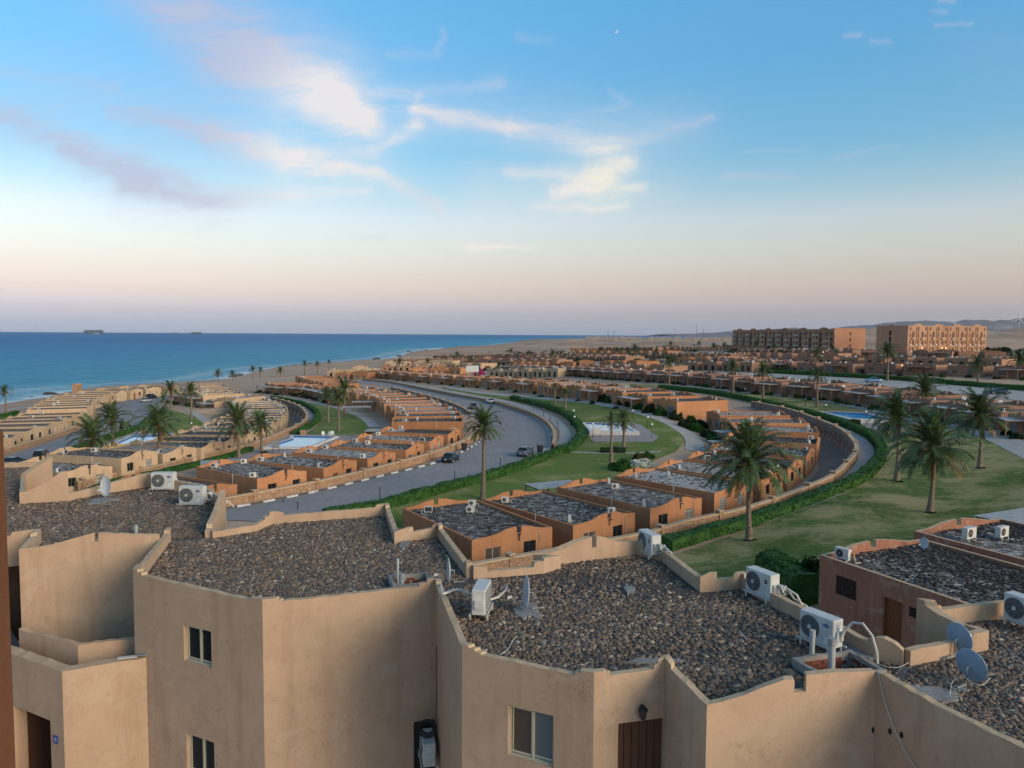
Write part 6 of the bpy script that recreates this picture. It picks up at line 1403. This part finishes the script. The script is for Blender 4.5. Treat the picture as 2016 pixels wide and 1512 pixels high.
car(888,909,hdg((850,922),(905,900)),'sedan',(.012,.025,.035),'black sedan parked at the black and white kerb of the main road')
car(1034,897,hdg((1000,915),(1050,893)),'sedan',(.10,.12,.16),'silver blue sedan parked at the outer side of the main road')
car(931,805,hdg((935,812),(925,800)),'suv',(.07,.075,.085),'dark grey hatchback on the far side of the road bend')
car(965,794,hdg((985,800),(955,789)),'sedan',(.42,.43,.45),'silver saloon parked at the far road bend beside the rubble wall')
car(84,905,hdg((60,925),(120,897)),'suv',(.05,.055,.07),'dark van with pale roof parked by the left road hedge')
car(28,917,hdg((10,925),(60,912)),'sedan',(.04,.05,.06),'dark car partly hidden behind the left roof corner')
car(247,843,hdg((240,848),(265,836)),'suv',(.02,.02,.025),'black car with red tail lights at the left road hedge end')
car(288,792,80,'sedan',(.45,.46,.48),'silver car in the left parking area'); car(299,785,80,'suv',(.015,.015,.02),'black car beside the silver one in the left parking area')
car(1719,753,175,'sedan',(.14,.26,.42),'light blue car on the upper road'); car(1966,776,170,'sedan',(.02,.04,.06),'dark blue car on the upper road at the right')
for k,(px,col) in enumerate(((1618,(.5,.3,.05)),(1645,(.45,.46,.5)),(1662,(.1,.15,.3)),(1680,(.4,.4,.42)),(1697,(.3,.3,.3)))): car(px,693,10,'sedan',col,'%s car from the left before the low hotel end wall'%ordn(k))
# ------------------------------------------------------------------ lamps, bins, boards, furniture
lm=MB(); lm.tube([(0,0,0),(0,0,.3),(0,0,2.2)],[.06,.04,.035],6); LPM=lm.mesh('post',M['black']); gm=MB(); 
def ball(r_,n=8,m=6):
    mb=MB(); 
    for i in range(m+1):
        for j in range(n): mb.v.append((r_*math.sin(i/m*math.pi)*math.cos(j/n*6.2832),r_*math.sin(i/m*math.pi)*math.sin(j/n*6.2832),r_*math.cos(i/m*math.pi)))
    for i in range(m):
        for j in range(n): mb.f.append((i*n+j,(i+1)*n+j,(i+1)*n+(j+1)%n,i*n+(j+1)%n)); mb.m.append(0)
    return mb
GLM=ball(.2).mesh('globe',M['globe'],True)
def globe_lamp(px,py,top,label):
    x,y=G(px,py); t=thing('garden_lamp',label,'lamp',(x,y,gz(x,y)),0,'globe lamps around the pools'); h=(py-top)/(F/y); o=ob('post',LPM,t); o.scale=(1,1,h/2.3); ob('globe',GLM,t,(0,0,h))
for a in ((1129,834,808,'globe lamp at the hedge corner of the shallow pool, farther one'),(1131,839,820,'globe lamp at the hedge corner of the shallow pool, nearer one'),(1246,828,808,'globe lamp behind the small palm by the shallow pool'),(1275,846,821,'globe lamp on the lawn right of the shallow pool'),(1283,864,835,'globe lamp at the right corner of the shallow pool deck'),(1167,864,834,'globe lamp at the left front corner of the shallow pool deck'),(1625,818,797,'globe lamp at the left end of the deep blue pool'),(1704,838,810,'globe lamp at the front edge of the deep blue pool'),(377,850,833,'globe lamp on the left lawn near the palm'),(1467,775,766,'globe lamp on the terrace of the middle row')): globe_lamp(*a)
pm=MB(); pm.tube([(0,0,0),(0,0,2.3)],.055,6); PSM=pm.mesh('post',M['black']); cm=MB(); cm.tube([(0,0,2.2),(0,0,2.3),(0,0,2.55)],[.06,.10,.09],8); CPM=cm.mesh('lamp_head',M['greyplastic'])
for k,(px,py,top,lb) in enumerate(((586,1004,984,'between the nearest roof corner and the main road'),(748,988,952,'at the right kerb of the near main road'),(895,957,921,'halfway along the near main road hedge'),(985,932,896,'beside the tall road palm at the hedge'),(1049,905,873,'beside the silver blue sedan'),(1086,884,853,'first on the path inside the bend'),(1100,866,836,'second on the path inside the bend'),(1097,843,823,'third on the path inside the bend'),(1083,830,812,'fourth on the path inside the bend'),(1070,820,803,'fifth on the path inside the bend'),(1050,808,792,'sixth on the path inside the bend'),(1028,800,784,'seventh on the path inside the bend'),(1002,792,776,'eighth on the path inside the bend'),(28,909,897,'behind the dark car at the left'),(92,893,879,'beside the dark van on the left road'),(147,880,868,'on the left road hedge'),(558,990,981,'at the near roof gap'),(505,812,803,'by the left inner wall'),(1750,890,880,'on the right wall path'),(1610,829,820,'at the wall bend by the blue pool'),(1395,786,776,'on the middle lawn strip'),(1585,800,785,'on the lawn strip near the pool'))):
    x,y=G(px,py); t=thing('lamp_post','slim black lamp post '+lb,'lamp post',(x,y,gz(x,y)),0,'slim black lamp posts'); h=(py-top)/(F/y); s=h/2.55; o=ob('post',PSM,t); o.scale=(1,1,s); o=ob('lamp_head',CPM,t); o.scale=(1,1,s)
def bin_(px,py,label):
    x,y=G(px,py); t=thing('waste_bin',label,'bin',(x,y,gz(x,y)+.1),.4,'dark waste bins'); mb=MB(); P=[(-.42,-.38),(.42,-.38),(.42,.38),(-.42,.38)]
    n=4; mb.v+=[(p[0]*.8,p[1]*.8,.08) for p in P]+[(p[0],p[1],1.15) for p in P]
    for i in range(4): mb.f.append((i,(i+1)%4,4+(i+1)%4,4+i)); mb.m.append(0)
    mb.f+=[(3,2,1,0),(4,5,6,7)]; mb.m+=[0,0]; ob('body',mb.mesh('bin_body',M['black']),t); mb=MB(); mb.box((0,0,1.19),(.92,.84,.08)); mb.box((0,.40,1.2),(.6,.08,.14)); ob('lid',mb.mesh('lid',M['black']),t)
    for s_ in (-.3,.3): mb=MB(); mb.tube([(s_,.3,.1),(s_+.06,.3,.1)],.1,8); ob('wheel',mb.mesh('wheel',M['black']),t)
bin_(914,888,'black waste bin at the kerb near the black sedan'); bin_(1063,892,'dark waste bin near the silver blue sedan'); bin_(114,858,'black waste bin at the end of the left road wall')
def board(px,py,wpx,toppx,label,pale,face=0):
    x,y=G(px,py); k=F/y; w_=wpx/k; h=(py-toppx)/k; t=thing('notice_board',label,'board',(x,y,gz(x,y)),face); 
    mb=MB(); mb.box((0,0,h*.70),(w_,.05,h*.58)); ob('panel',mb.mesh('panel',M['white_far' if pale else 'greyplastic']),t)
    lm=MB(); lm.box((0,0,h/2-.1),(.07,.07,h+.2)); lme=lm.mesh('leg',M['black']); ob('leg',lme,t,(-w_/2+.03,.06,0)); ob('leg',lme,t,(w_/2-.03,.06,0))
board(543,893,13,866,'dark notice board on two legs at the light blue pool',False); board(1175,862,13,841,'pale grey notice board on legs at the shallow pool',True)
x,y=G(930,745,0); k=F/y; t=thing('billboard','large blank white billboard above the far houses','billboard',(x,y,gz(x,y))); h0=(745-733)/k; h1=(745-719)/k
mb=MB(); mb.box((0,0,(h0+h1)/2),(25/k,.3,h1-h0)); ob('panel',mb.mesh('panel',M['white']),t); mb=MB(); mb.box((0,.2,h1/2),(.3,.3,h1)); me=mb.mesh('post',M['stucco_white']); ob('post',me,t,(-9/k,.1,0)); ob('post',me,t,(9/k,.1,0))
mb=MB(); 
for i in (0,1): mb.box((0,-.16,h0+.1+i*(h1-h0-.2)),(25.4/k,.06,.25))
ob('frame',mb.mesh('frame',M['greyplastic']),t,kind='stuff')
def chair(px,py,lb,rz):
    x,y=G(px,py); t=thing('plastic_chair',lb,'chair',(x,y,gz(x,y)+.1),rz,'white chairs by the pool'); mb=MB(); mb.box((0,0,.42),(.6,.6,.05)); ob('seat',mb.mesh('seat',M['white']),t); mb=MB(); mb.box((0,.28,.75),(.6,.05,.6)); ob('backrest',mb.mesh('backrest',M['white']),t)
    lm=MB(); lm.box((0,0,.2),(.06,.06,.42)); me=lm.mesh('leg',M['white'])
    for a in (-1,1):
        for b in (-1,1): ob('leg',me,t,(a*.26,b*.26,0))
    for a in (-1,1): mb=MB(); mb.box((a*.3,0,.64),(.06,.55,.05)); ob('armrest',mb.mesh('armrest',M['white']),t)
chair(637,861,'single white chair at the lawn edge of the light blue pool',.6); chair(648,861,'left white chair of the pair at the light blue pool',-.3); chair(655,860,'right white chair of the pair at the light blue pool',.4)
def planter(px,py,lb,s=1.2):
    x,y=G(px,py); t=thing('planter',lb,'planter',(x,y,gz(x,y)),.3,'square stone planters'); mb=MB(); wall_strip(mb,[(-s/2,-s/2),(s/2,-s/2),(s/2,s/2),(-s/2,s/2)],[[(0,1),(1,1)]]*4,-.2,.15,True); ob('box',mb.mesh('planter_box',[M['stone'],M['coping']]),t); mb=MB(); mb.box((0,0,.85),(s-.3,s-.3,.1)); ob('soil',mb.mesh('soil',M['sand']),t)
planter(597,857,'square stone planter at the hedge end by the light blue pool'); planter(283,857,'square stone planter behind the left pool')
x,y=G(1282,872,0)
# shrubs with single places
for k,(px,py,r_,h_,mt,lb) in enumerate(((1222,925,2.2,2.2,'hedge','leafy shrub with white flowers beside the dark roofed houses'),(1262,915,2.4,1.3,'bloom_white','low spread of white blossom behind the near houses'),(1260,905,1.6,1.6,'shrub_olive','ochre shrub on the lawn behind the white blossom'),(1275,902,1.5,1.5,'hedge','green shrub right of the ochre one on the lawn'),(728,868,2.4,2.6,'shrub_olive','large olive shrub at the corner of the left inner lawn'),(740,872,2.0,2.0,'hedge','green shrub beside the large olive one'),(1130,836,1.0,1.6,'hedge','upright green bush at the hedge by the pool corner'),(1592,1148,1.3,2.5,'hedge','tall dark bush beside the faded red house'),(1605,1155,1.6,2.6,'hedge_dark','dark bush touching the corner of the faded red house'),(1560,1135,.1,.1,'hedge','tiny tuft by the big bush'),(943,738,3.5,4.0,'bloom_pink','magenta bougainvillea on the far terrace'),(300,930,.9,.7,'hedge','small shrub at the foot of a left palm'),(520,893,.9,.6,'hedge_dark','small dark shrub at the foot of the shorter pool palm'))):
    if r_<.5: continue
    x,y=G(px,py); shrub(x,y,r_,h_,k%4,mt,lb,None)
for px,py,lb in ((1475,1066,'low grass tuft around the foot of the large lawn palm'),(1829,1011,'low grass tuft around the foot of the leaning palm'),(1928,923,'low grass tuft around the foot of the palm beside the wide path'),(1766,949,'low grass tuft around the foot of the palm by the blue pool'),(1204,913,'green tuft at the foot of the thin sparse palm')):
    x,y=G(px,py); shrub(x+.3,y-.1,.95,.35,1,'hedge_dark',lb,None,name='grass_tuft')
hp=[G(1500,1150),G(1540,1160),G(1600,1190)]
hedge([(1512,1135),(1548,1160),(1590,1195)],2.2,1.9,'wide dark clipped hedge left of the faded red house',dens=180,size=.12)
for k,(px,py) in enumerate(((1285,790),(1350,842),(1372,850),(1395,862),(1405,872),(1380,842),(1360,835),(1330,825),(1300,818),(1280,812),(1415,885),(1240,800),(1260,806),(1225,797),(1200,793),(1190,791))):
    x,y=G(px,py); shrub(x,y,random.uniform(1.6,2.3),random.uniform(1.8,2.8),k%4,('hedge','hedge_dark')[k%2],'%s dark garden bush along the curved path behind the central pool'%ordn(k),'dark bushes along the curved garden path')
for k,(px,py) in enumerate(((1215,826),(1395,850),(1360,820),(1420,880),(1355,905),(1395,920))):
    x,y=G(px,py,2.6); dd=math.atan2(y-150,x+10)
for k,(px,py,w_,d_,rz,lb) in enumerate(((1402,905,8.5,4.2,0,'near striped pergola roof left of the big lawn palm'),(1432,888,8.0,4.0,0.1,'second striped pergola roof left of the big lawn palm'),(1435,868,7.5,3.6,.15,'flat white awning roof behind the striped pergolas'),(1440,848,7.0,3.6,.2,'second flat white awning roof behind the striped pergolas'),(1445,830,7.0,3.4,.2,'grey awning roof farthest behind the striped pergolas'),(1108,962,6.5,3.6,R(27)+math.pi,'pergola behind the second dark roofed house'),(355,853,6,3.4,.3,'pale awning at the back of the first beige houses'),(440,915,7,3.8,R(20)+math.pi,'pale awning behind the nearest orange house of the inner crescent'),(760,846,7.5,3.6,0,'grey awning roof beside the olive shrub'),(700,800,7,3.6,.2,'grey awning over the dark terrace left of the orange crescent'),(717,790,7,3.6,.2,'white awning behind the dark terrace left of the orange crescent'))):
    x,y=G(px,py,2.7); pergola(x,y+1,gz(x,y),rz,lb,w_,d_,2.7,True)
# ------------------------------------------------------------------ beach tower, rocks
x,y=atz(155,768,-4)[:2]; t=thing('beach_tower','small square stone tower at the beach','tower',(x,y,gz(x,y)-1),.3)
k_=F/y; mb=MB(); wall_strip(mb,[(-1.6*13/k_/2,-1),(1,-1.1),(1,1),(-1,1)],[[(0,4.2),(1,4.2)]]*4,-1,.3,True,{0:[(.45,.8,0,3.2,.5)]}); ob('walls',mb.mesh('tower_walls',[M['stone'],M['coping']]),t); mb=MB(); mb.box((0,0,4.3),(2.6,2.5,.2)); ob('roof',mb.mesh('tower_roof',M['coping']),t)
def rockmesh(sd):
    b=ball(1,7,5); b.v=[tuple(np.array(v_)*(1+.5*mn.noise((v_[0]*1.3+sd,v_[1]*1.3,v_[2]*1.3)))*np.array((1,.8,.5))) for v_ in b.v]; return b.mesh('shore_rock',M['rock'])
RK=[rockmesh(s) for s in (1,5,9)]; L=np.concatenate([[0],np.cumsum(np.hypot(*np.diff(SHORE,axis=0).T))]); Ts,Ns=normals(SHORE)
mb=MB(); src=ball(1,6,4); rsv=np.array(src.v)
nr_=0
for i in range(900):
    j=rng.integers(0,len(SHORE)-1); 
    p=SHORE[j]+(SHORE[j+1]-SHORE[j])*rng.random(); dd=math.hypot(*p)
    if dd>1500 or p[1]<100 or mn.noise((p[0]/40,p[1]/40,0))<-.15: continue
    p=p+Ns[j]*rng.normal()*5; s=rng.uniform(.4,1.6)*(1+dd/900); off=len(mb.v); A_=rsv*np.array((s*1.6,s,.5*s))+rng.normal(size=rsv.shape)*.12*s+np.array((p[0],p[1],SEA)); mb.v+=[tuple(q) for q in A_]; mb.f+=[tuple(a+off for a in f) for f in src.f]; mb.m+=src.m
ob('shore_rocks',mb.mesh('shore_rocks',M['rock']),None,kind='stuff',label='dark wet rocks scattered along the waterline',category='rocks')
# ------------------------------------------------------------------ hotels
M['hotel']=plaster('hotel plaster',(.46,.275,.18),(.38,.22,.14),0,(.2,.1,.06),.3,.15); M['hotel_dark']=plaster('low hotel plaster',(.42,.215,.135),(.35,.175,.11),0,(.15,.08,.06),.3,.15); M['hotel_trim']=mat('pale trim',(.42,.32,.24),.8)
def archpts(w_,h_,n=6): return [(-w_/2,0),(w_/2,0),(w_/2,h_-w_/2)]+[(w_/2*math.cos(k/n*math.pi),h_-w_/2+w_/2*math.sin(k/n*math.pi)) for k in range(1,n)]+[(-w_/2,h_-w_/2)]
def awin(w_,h_,m_): mb=MB(); mb.extr([(a,-.06,b) for a,b in archpts(w_,h_)],(0,.12,0)); return mb.mesh('window',M[m_])
Cc=Vector(atd(1786,690,392)[:2]); Rt=Vector(atd(1941,690,408)[:2]); zB=atd(1786,693,392)[2]-3; zT=atd(1786,641,392)[2]; dF=(Rt-Cc).normalized(); LF=(Rt-Cc).length; nB=Vector((-dF.y,dF.x)); Lt=Cc+Vector(atd(1724,690,404)[:2])-Cc
a=math.atan2(dF.y,dF.x); t=thing('hotel','large four storey tan hotel block with arched windows on the ridge','hotel',(Cc.x,Cc.y,zB),a); H_=zT-zB; LS=(Lt-Cc).length
rot=Matrix.Rotation(-a,2); l2=rot@(Lt-Cc)
prof=[(0,H_),(.0,H_)]; 
def humps(n,H,amp,m=.12):
    out=[(0,H)]
    for k in range(n):
        for q,z in ((.25,0),(.35,amp*.6),(.5,amp),(.65,amp*.6),(.75,0)): out.append(((k+q)/n,H+z))
    out.append((1,H)); return out
mb=MB(); wall_strip(mb,[(0,0),(LF,0),(LF,14),(l2.x,l2.y)],[humps(4,H_,1.1),[(0,H_),(1,H_)],[(0,H_),(1,H_)],[(0,H_),(.4,H_),(.5,H_+1.0),(.6,H_),(1,H_)]],0,.4,True); ob('wall',mb.mesh('hotel_wall',[M['hotel'],M['hotel_trim']]),t)
mb=MB(); mb.prism([(.4,.4),(LF-.4,.4),(LF-.4,13.5),(l2.x+.5,l2.y-.5)],H_-1.2,H_-.8); ob('roof',mb.mesh('hotel_roof',M['screed']),t)
W1m=awin(1.5,2.9,'wood_dark'); W2m=awin(.8,1.8,'wood_dark'); W3m=awin(1.5,2.3,'wood_dark'); nb=4; FH=(H_-3)/4
bm_=MB(); bm_.box((0,-.35,.45),(2.1,.7,.9)); BALC=bm_.mesh('balcony',M['hotel_trim']); cb=MB(); cb.box((0,-.25,0),(1.0,.4,.6)); ACB=cb.mesh('air_conditioner',M['white_far']); tr_=MB(); tr_.box((0,-.1,0),(.35,.25,H_-.4)); PIL=tr_.mesh('pilaster',M['hotel'])
vb=MB(); vb.box((0,.0,0),(1.0,.5,H_-1)); REC=vb.mesh('recess',M['hotel_dark'])  # no recess is cut; a strip of darker plaster stands in for one
for b in range(nb):
    x0=LF*b/nb; bw=LF/nb
    if b: ob('recess',REC,t,(x0,-.05,H_/2))
    for q in (.3,.66): ob('pilaster',PIL,t,(x0+bw*(q+.13 if q<.5 else q-.13),-.02,H_/2-.2))
    for q in (.27,.73):
        z=3; ob('window',W1m,t,(x0+bw*q,0,z+2*FH+.8)); ob('balcony',BALC,t,(x0+bw*q,-.02,z+2*FH-.2))
        for fl in (0,1): ob('window',W3m,t,(x0+bw*q,0,z+fl*FH+.3))
    for q in (.46,.54): 
        for fl in (0,1,2,3): ob('window',W2m,t,(x0+bw*q,0,3+fl*FH+.9))
    for q in (.12,.88):
        for fl in (0,1,2,3): ob('window',W2m,t,(x0+bw*q,0,3+fl*FH+.9))
    for q,fl in ((.40,1),(.60,1),(.12,1),(.85,0),(.4,0),(.6,0),(.18,0)): ob('condenser',ACB,t,(x0+bw*q,0,3+fl*FH+.4))
sd_=(Vector((l2.x,l2.y))); sa=math.atan2(-sd_.y,-sd_.x)
for zz_ in (3.2,6.4,9.6):
    m2=MB(); m2.box((0,-.05,0),(1.0,.16,2.4)); o=ob('window',m2.mesh('stair_window',M['dark']),t,(l2.x*.55,l2.y*.55,zz_+3),sa)
for zz_ in (5.2,9.0): m2=MB(); m2.box((0,-.05,0),(sd_.length*.98,.14,.25)); o=ob('string_course',m2.mesh('string_course',M['hotel_trim']),t,(l2.x*.5,l2.y*.5,zz_+3),sa)
t=thing('wall_lamp_row','lit wall lamps on the ground floor of the large hotel','lamp',(Cc.x,Cc.y,zB),a)
for q in (.17,.42,.47): m2=MB(); m2.box((0,-.5,0),(.45,.3,.5)); ob('lamp',m2.mesh('lamp',M['lampglow']),t,(LF*q,0,5.0))
# low hotel
C2=Vector(atd(1642,690,440)[:2]); E2=Vector(atd(1703,690,452)[:2]); F2=Vector(atd(1442,690,590)[:2]); zb=atd(1642,684,440)[2]-4; zt=atd(1642,646,440)[2]
d2_=(C2-F2).normalized(); a=math.atan2(d2_.y,d2_.x); L2_=(C2-F2).length; t=thing('hotel','long low red brown hotel with arched balconies on the ridge','hotel',(F2.x,F2.y,zb),a); H_=zt-zb
e=Matrix.Rotation(-a,2)@(E2-F2)
mb=MB(); wall_strip(mb,[(0,0),(L2_,0),(e.x,e.y),(0,20)],[humps(6,H_-.6,1.3),[(0,H_),(1,H_)],[(0,H_),(1,H_)],[(0,H_),(1,H_)]],0,.4,True); ob('wall',mb.mesh('hotel_wall',[M['hotel_dark'],M['hotel_trim']]),t)
mb=MB(); mb.prism([(.4,.4),(L2_-.4,.4),(e.x-.5,e.y-.5),(.4,19)],H_-1.6,H_-1.2); ob('roof',mb.mesh('hotel_roof',M['screed']),t)
AW=awin(2.6,2.3,'wood_dark'); fb=MB(); fb.box((0,-.9,0),(7.6,1.8,.35)); SLB=fb.mesh('balcony_slab',M['hotel_trim']); rb=MB(); rb.box((0,-1.75,.5),(7.6,.12,.8)); RLB=rb.mesh('balcony_parapet',M['hotel_trim']); cb=MB(); cb.box((0,-1.7,0),(.4,.3,6.6)); CL=cb.mesh('column',M['hotel_trim'])
nbay=12
for b in range(nbay):
    xc=L2_*(b+.5)/nbay; bw=L2_/nbay
    for fl in range(3):
        z=4+fl*(H_-5)/3
        for q in (-.22,.22): ob('window',AW,t,(xc+q*bw,0,z+.3))
        if b%2==0 or fl<2: ob('balcony_slab',SLB,t,(xc,0,z)); ob('balcony_parapet',RLB,t,(xc,0,z+.1))
    for q in (-.5,0,.5): ob('column',CL,t,(xc+q*7.2,0,4+3.3))
ea=math.atan2(e.y,e.x-L2_)
for zz_ in (5,8.5,12): m2=MB(); m2.box((0,-.05,0),(.9,.16,1.6)); ob('window',m2.mesh('stair_window',M['dark']),t,((L2_+e.x)/2,e.y/2,zz_),ea)
# ------------------------------------------------------------------ turbines, masts, ships, mountains, distant town
M['turb']=mat('turbine white',(.5,.52,.55),.6); M['ship']=mat('distant ship',(.09,.14,.21),.8); M['ship2']=mat('ship cargo',(.13,.16,.21),.8); M['ship_white']=mat('ship bridge',(.6,.6,.6),.7)
def turbine(px,base,hub,rpx,dist,label,rot0):
    b=atd(px,base,dist); h=atd(px,hub,dist)[2]-b[2]; r_=rpx*dist/F; t=thing('wind_turbine',label,'wind turbine',b,0,'wind turbines on the horizon'); mb=MB(); mb.tube([(0,0,-20),(0,0,h)],[h*.03,h*.016],8); ob('tower',mb.mesh('tower',M['turb']),t)
    mb=MB(); mb.box((0,r_*.03,h),(r_*.07,r_*.18,r_*.08)); ob('nacelle',mb.mesh('nacelle',M['turb']),t)
    bl=MB(); bl.v=[(-r_*.02,0,0),(r_*.03,0,0),(r_*.06,0,r_*.2),(r_*.012,0,r_),(-r_*.012,0,r_),(-r_*.02,0,r_*.2),(0,r_*.03,r_*.1)]; bl.f=[(0,1,2,3,4,5),(0,5,6),(0,6,1),(1,6,2),(2,6,5)]; bl.m=[0]*5; me=bl.mesh('blade',M['turb'])
    for k in range(3): o=ob('blade',me,t,(0,-r_*.08,h)); o.rotation_euler=(0,rot0+k*2.0944,0)
turbine(2006,656,628,17,1500,'largest wind turbine at the right edge of the skyline',.2); turbine(1877,662,634,13,2300,'wind turbine behind the large hotel roof',.45); turbine(1684,652,641,6,3500,'tiny wind turbine behind the low hotel',.1)
for k,(px,hb) in enumerate(((1960,645),(1968,643),(1975,646),(1981,643),(1986,644),(1991,642))): turbine(px,656,hb,5,4500,'%s turbine from the left in the distant cluster'%ordn(k),k*.5)
def mast(px,base,top,dist,lb):
    b=atd(px,base,dist); h=atd(px,top,dist)[2]-b[2]; t=thing('radio_mast',lb,'mast',b,0,'radio masts on the horizon'); mb=MB(); w_=dist/F*.7
    mb.tube([(0,0,-10),(0,0,h)],[w_*.6,w_*.3],4)
    for q in (.5,.8): mb.box((0,0,h*q),(w_*3.2,w_*.5,w_*.8))
    ob('lattice',mb.mesh('lattice',M['ship']),t)
mast(1371,662,637,3200,'tallest radio mast on the horizon left of the hotels'); mast(1384,662,645,3200,'shorter radio mast right of the tallest one'); mast(1197,663,648,3500,'left one of two thin masts above the far coast'); mast(1209,663,649,3500,'right one of two thin masts above the far coast'); mast(1330,663,652,3500,'small mast above the far plain')
def ship(px,py,wpx,hpx,dist,lb):
    b=atd(px,py,dist); s=dist/F; L_=wpx*s; h=hpx*s; t=thing('cargo_ship',lb,'ship',(b[0],b[1],SEA),0,'cargo ships on the horizon')
    mb=MB(); mb.extr([(-L_/2,0,0),(L_/2,0,0),(L_/2*1.0,0,h*.35),(-L_/2*1.04,0,h*.42)],(0,L_*.13,0)); ob('hull',mb.mesh('hull',M['ship']),t)
    mb=MB(); random.seed(3)
    for k in range(11): x_=-L_/2+L_*(k+.7)/12.5; hh=h*random.uniform(.38,.55)*(1.1 if k<8 else .9); mb.box((x_,L_*.065,h*.38+hh/2),(L_/13,L_*.12,hh)); 
    ob('containers',mb.mesh('containers',M['ship2']),t,kind='stuff')
    mb=MB(); mb.box((L_*.28,L_*.06,h*.55),(L_*.05,L_*.12,h*.85)); ob('bridge',mb.mesh('bridge',M['ship']),t)
    if wpx>30: mb=MB(); mb.box((L_*.12,-.5,h*.1),(L_*.28,1,h*.12)); ob('bow_wave',mb.mesh('white_stripe',M['ship_white']),t)
ship(185,653.5,41,9,9000,'large container ship on the horizon at the left'); ship(387,654.5,22,5.5,9500,'smaller container ship on the horizon right of the large one'); ship(345,654,12,3,10500,'faint tiny ship between the two container ships')
mb=MB(); pts=[(1300,659),(1420,654),(1480,650),(1560,646),(1620,650),(1700,640),(1740,636),(1800,631),(1850,634),(1900,629),(1960,632),(2016,626),(2150,622),(2400,615),(2600,635)]
P3=[atd(px,py,24000) for px,py in pts]; fine=[]
for i in range(len(P3)-1):
    for k in range(14): q=k/14; p=np.array(P3[i])*(1-q)+np.array(P3[i+1])*q; p[2]+=mn.fractal((p[0]/900,0,0),.8,2.2,5)*60; fine.append(p)
n=len(fine); rows_=[(0,1.0),(700,.72),(2200,.3),(3500,0),]
for j,(dy_,f_) in enumerate(rows_): mb.v+=[(p[0],p[1]-dy_+mn.noise((p[0]/700,j,0))*500*(j>0),(p[2]+20)*f_-20) for p in fine]
mb.v+=[(p[0],p[1]+3500,-20) for p in fine]
for j in range(4):
    a_,b_=(j,j+1) if j<3 else (0,4)
    for i in range(n-1): mb.f.append((a_*n+i,a_*n+i+1,b_*n+i+1,b_*n+i) if j==3 else (b_*n+i,b_*n+i+1,a_*n+i+1,a_*n+i)); mb.m.append(0)
ob('mountain',mb.mesh('mountain',M['mountain'],True),kind='structure')
M['town']=mat('distant town walls',(.30,.25,.22),.9); mb=MB()
for k in range(240):
    px=rng.uniform(1150,1440); dist=rng.uniform(2600,5200); b=atd(px,661,dist); zz_=4; s=rng.uniform(6,22); mb.box((b[0],dist,zz_+s*.12),(s,s,rng.uniform(4,9)))
ob('distant_town',mb.mesh('distant_town',M['town']),None,kind='stuff',label='pale scattered buildings of a distant town on the coast plain',category='town')
# moon
b=atd(1213,61,60000); mb=MB(); rr=60000/F*3.2
P=[(rr*math.cos(q),0,rr*math.sin(q)) for q in np.linspace(-2.2,.9,12)]+[(rr*.75*math.cos(q)-rr*.12,0,rr*.75*math.sin(q)+rr*.14) for q in np.linspace(.8,-2.1,12)]
mb.extr(P,(0,30,0)); M['moon']=mat('moonlight',(0,0,0),.9,emit=(.85,.9,1),estr=.75); ob('moon',mb.mesh('moon',M['moon']),None,b,kind='structure')
# lit terrace lamps
for px,py,lb in ((1770,720,'small lit lamp over the white doors of the terracotta row'),(1617,689,'lit orange lamp before the low hotel')):
    x,y=G(px,py+14); t=thing('terrace_lamp',lb,'lamp',(x,y-2,gz(x,y)),0); mb=MB(); mb.tube([(0,0,0),(0,0,2.3)],.05,5); ob('post',mb.mesh('post',M['black']),t); ob('bulb',ball(.22,8,5).mesh('bulb',M['lampglow']),t,(0,0,2.45))
# haze
HZ=bpy.data.materials.new('haze'); HZ.use_nodes=True; nt=HZ.node_tree; nt.nodes.remove(nt.nodes['Principled BSDF']); pv=nd(nt,'ShaderNodeVolumePrincipled'); pv.inputs['Color'].default_value=(.80,.85,.95,1); pv.inputs['Density'].default_value=1.15e-5; pv.inputs['Anisotropy'].default_value=.3; lk(nt,pv.outputs[0],nt.nodes['Material Output'].inputs['Volume'])
mb=MB(); mb.box((0,18000,345),(92000,56000,720)); hz=ob('haze',mb.mesh('haze',HZ),kind='stuff')
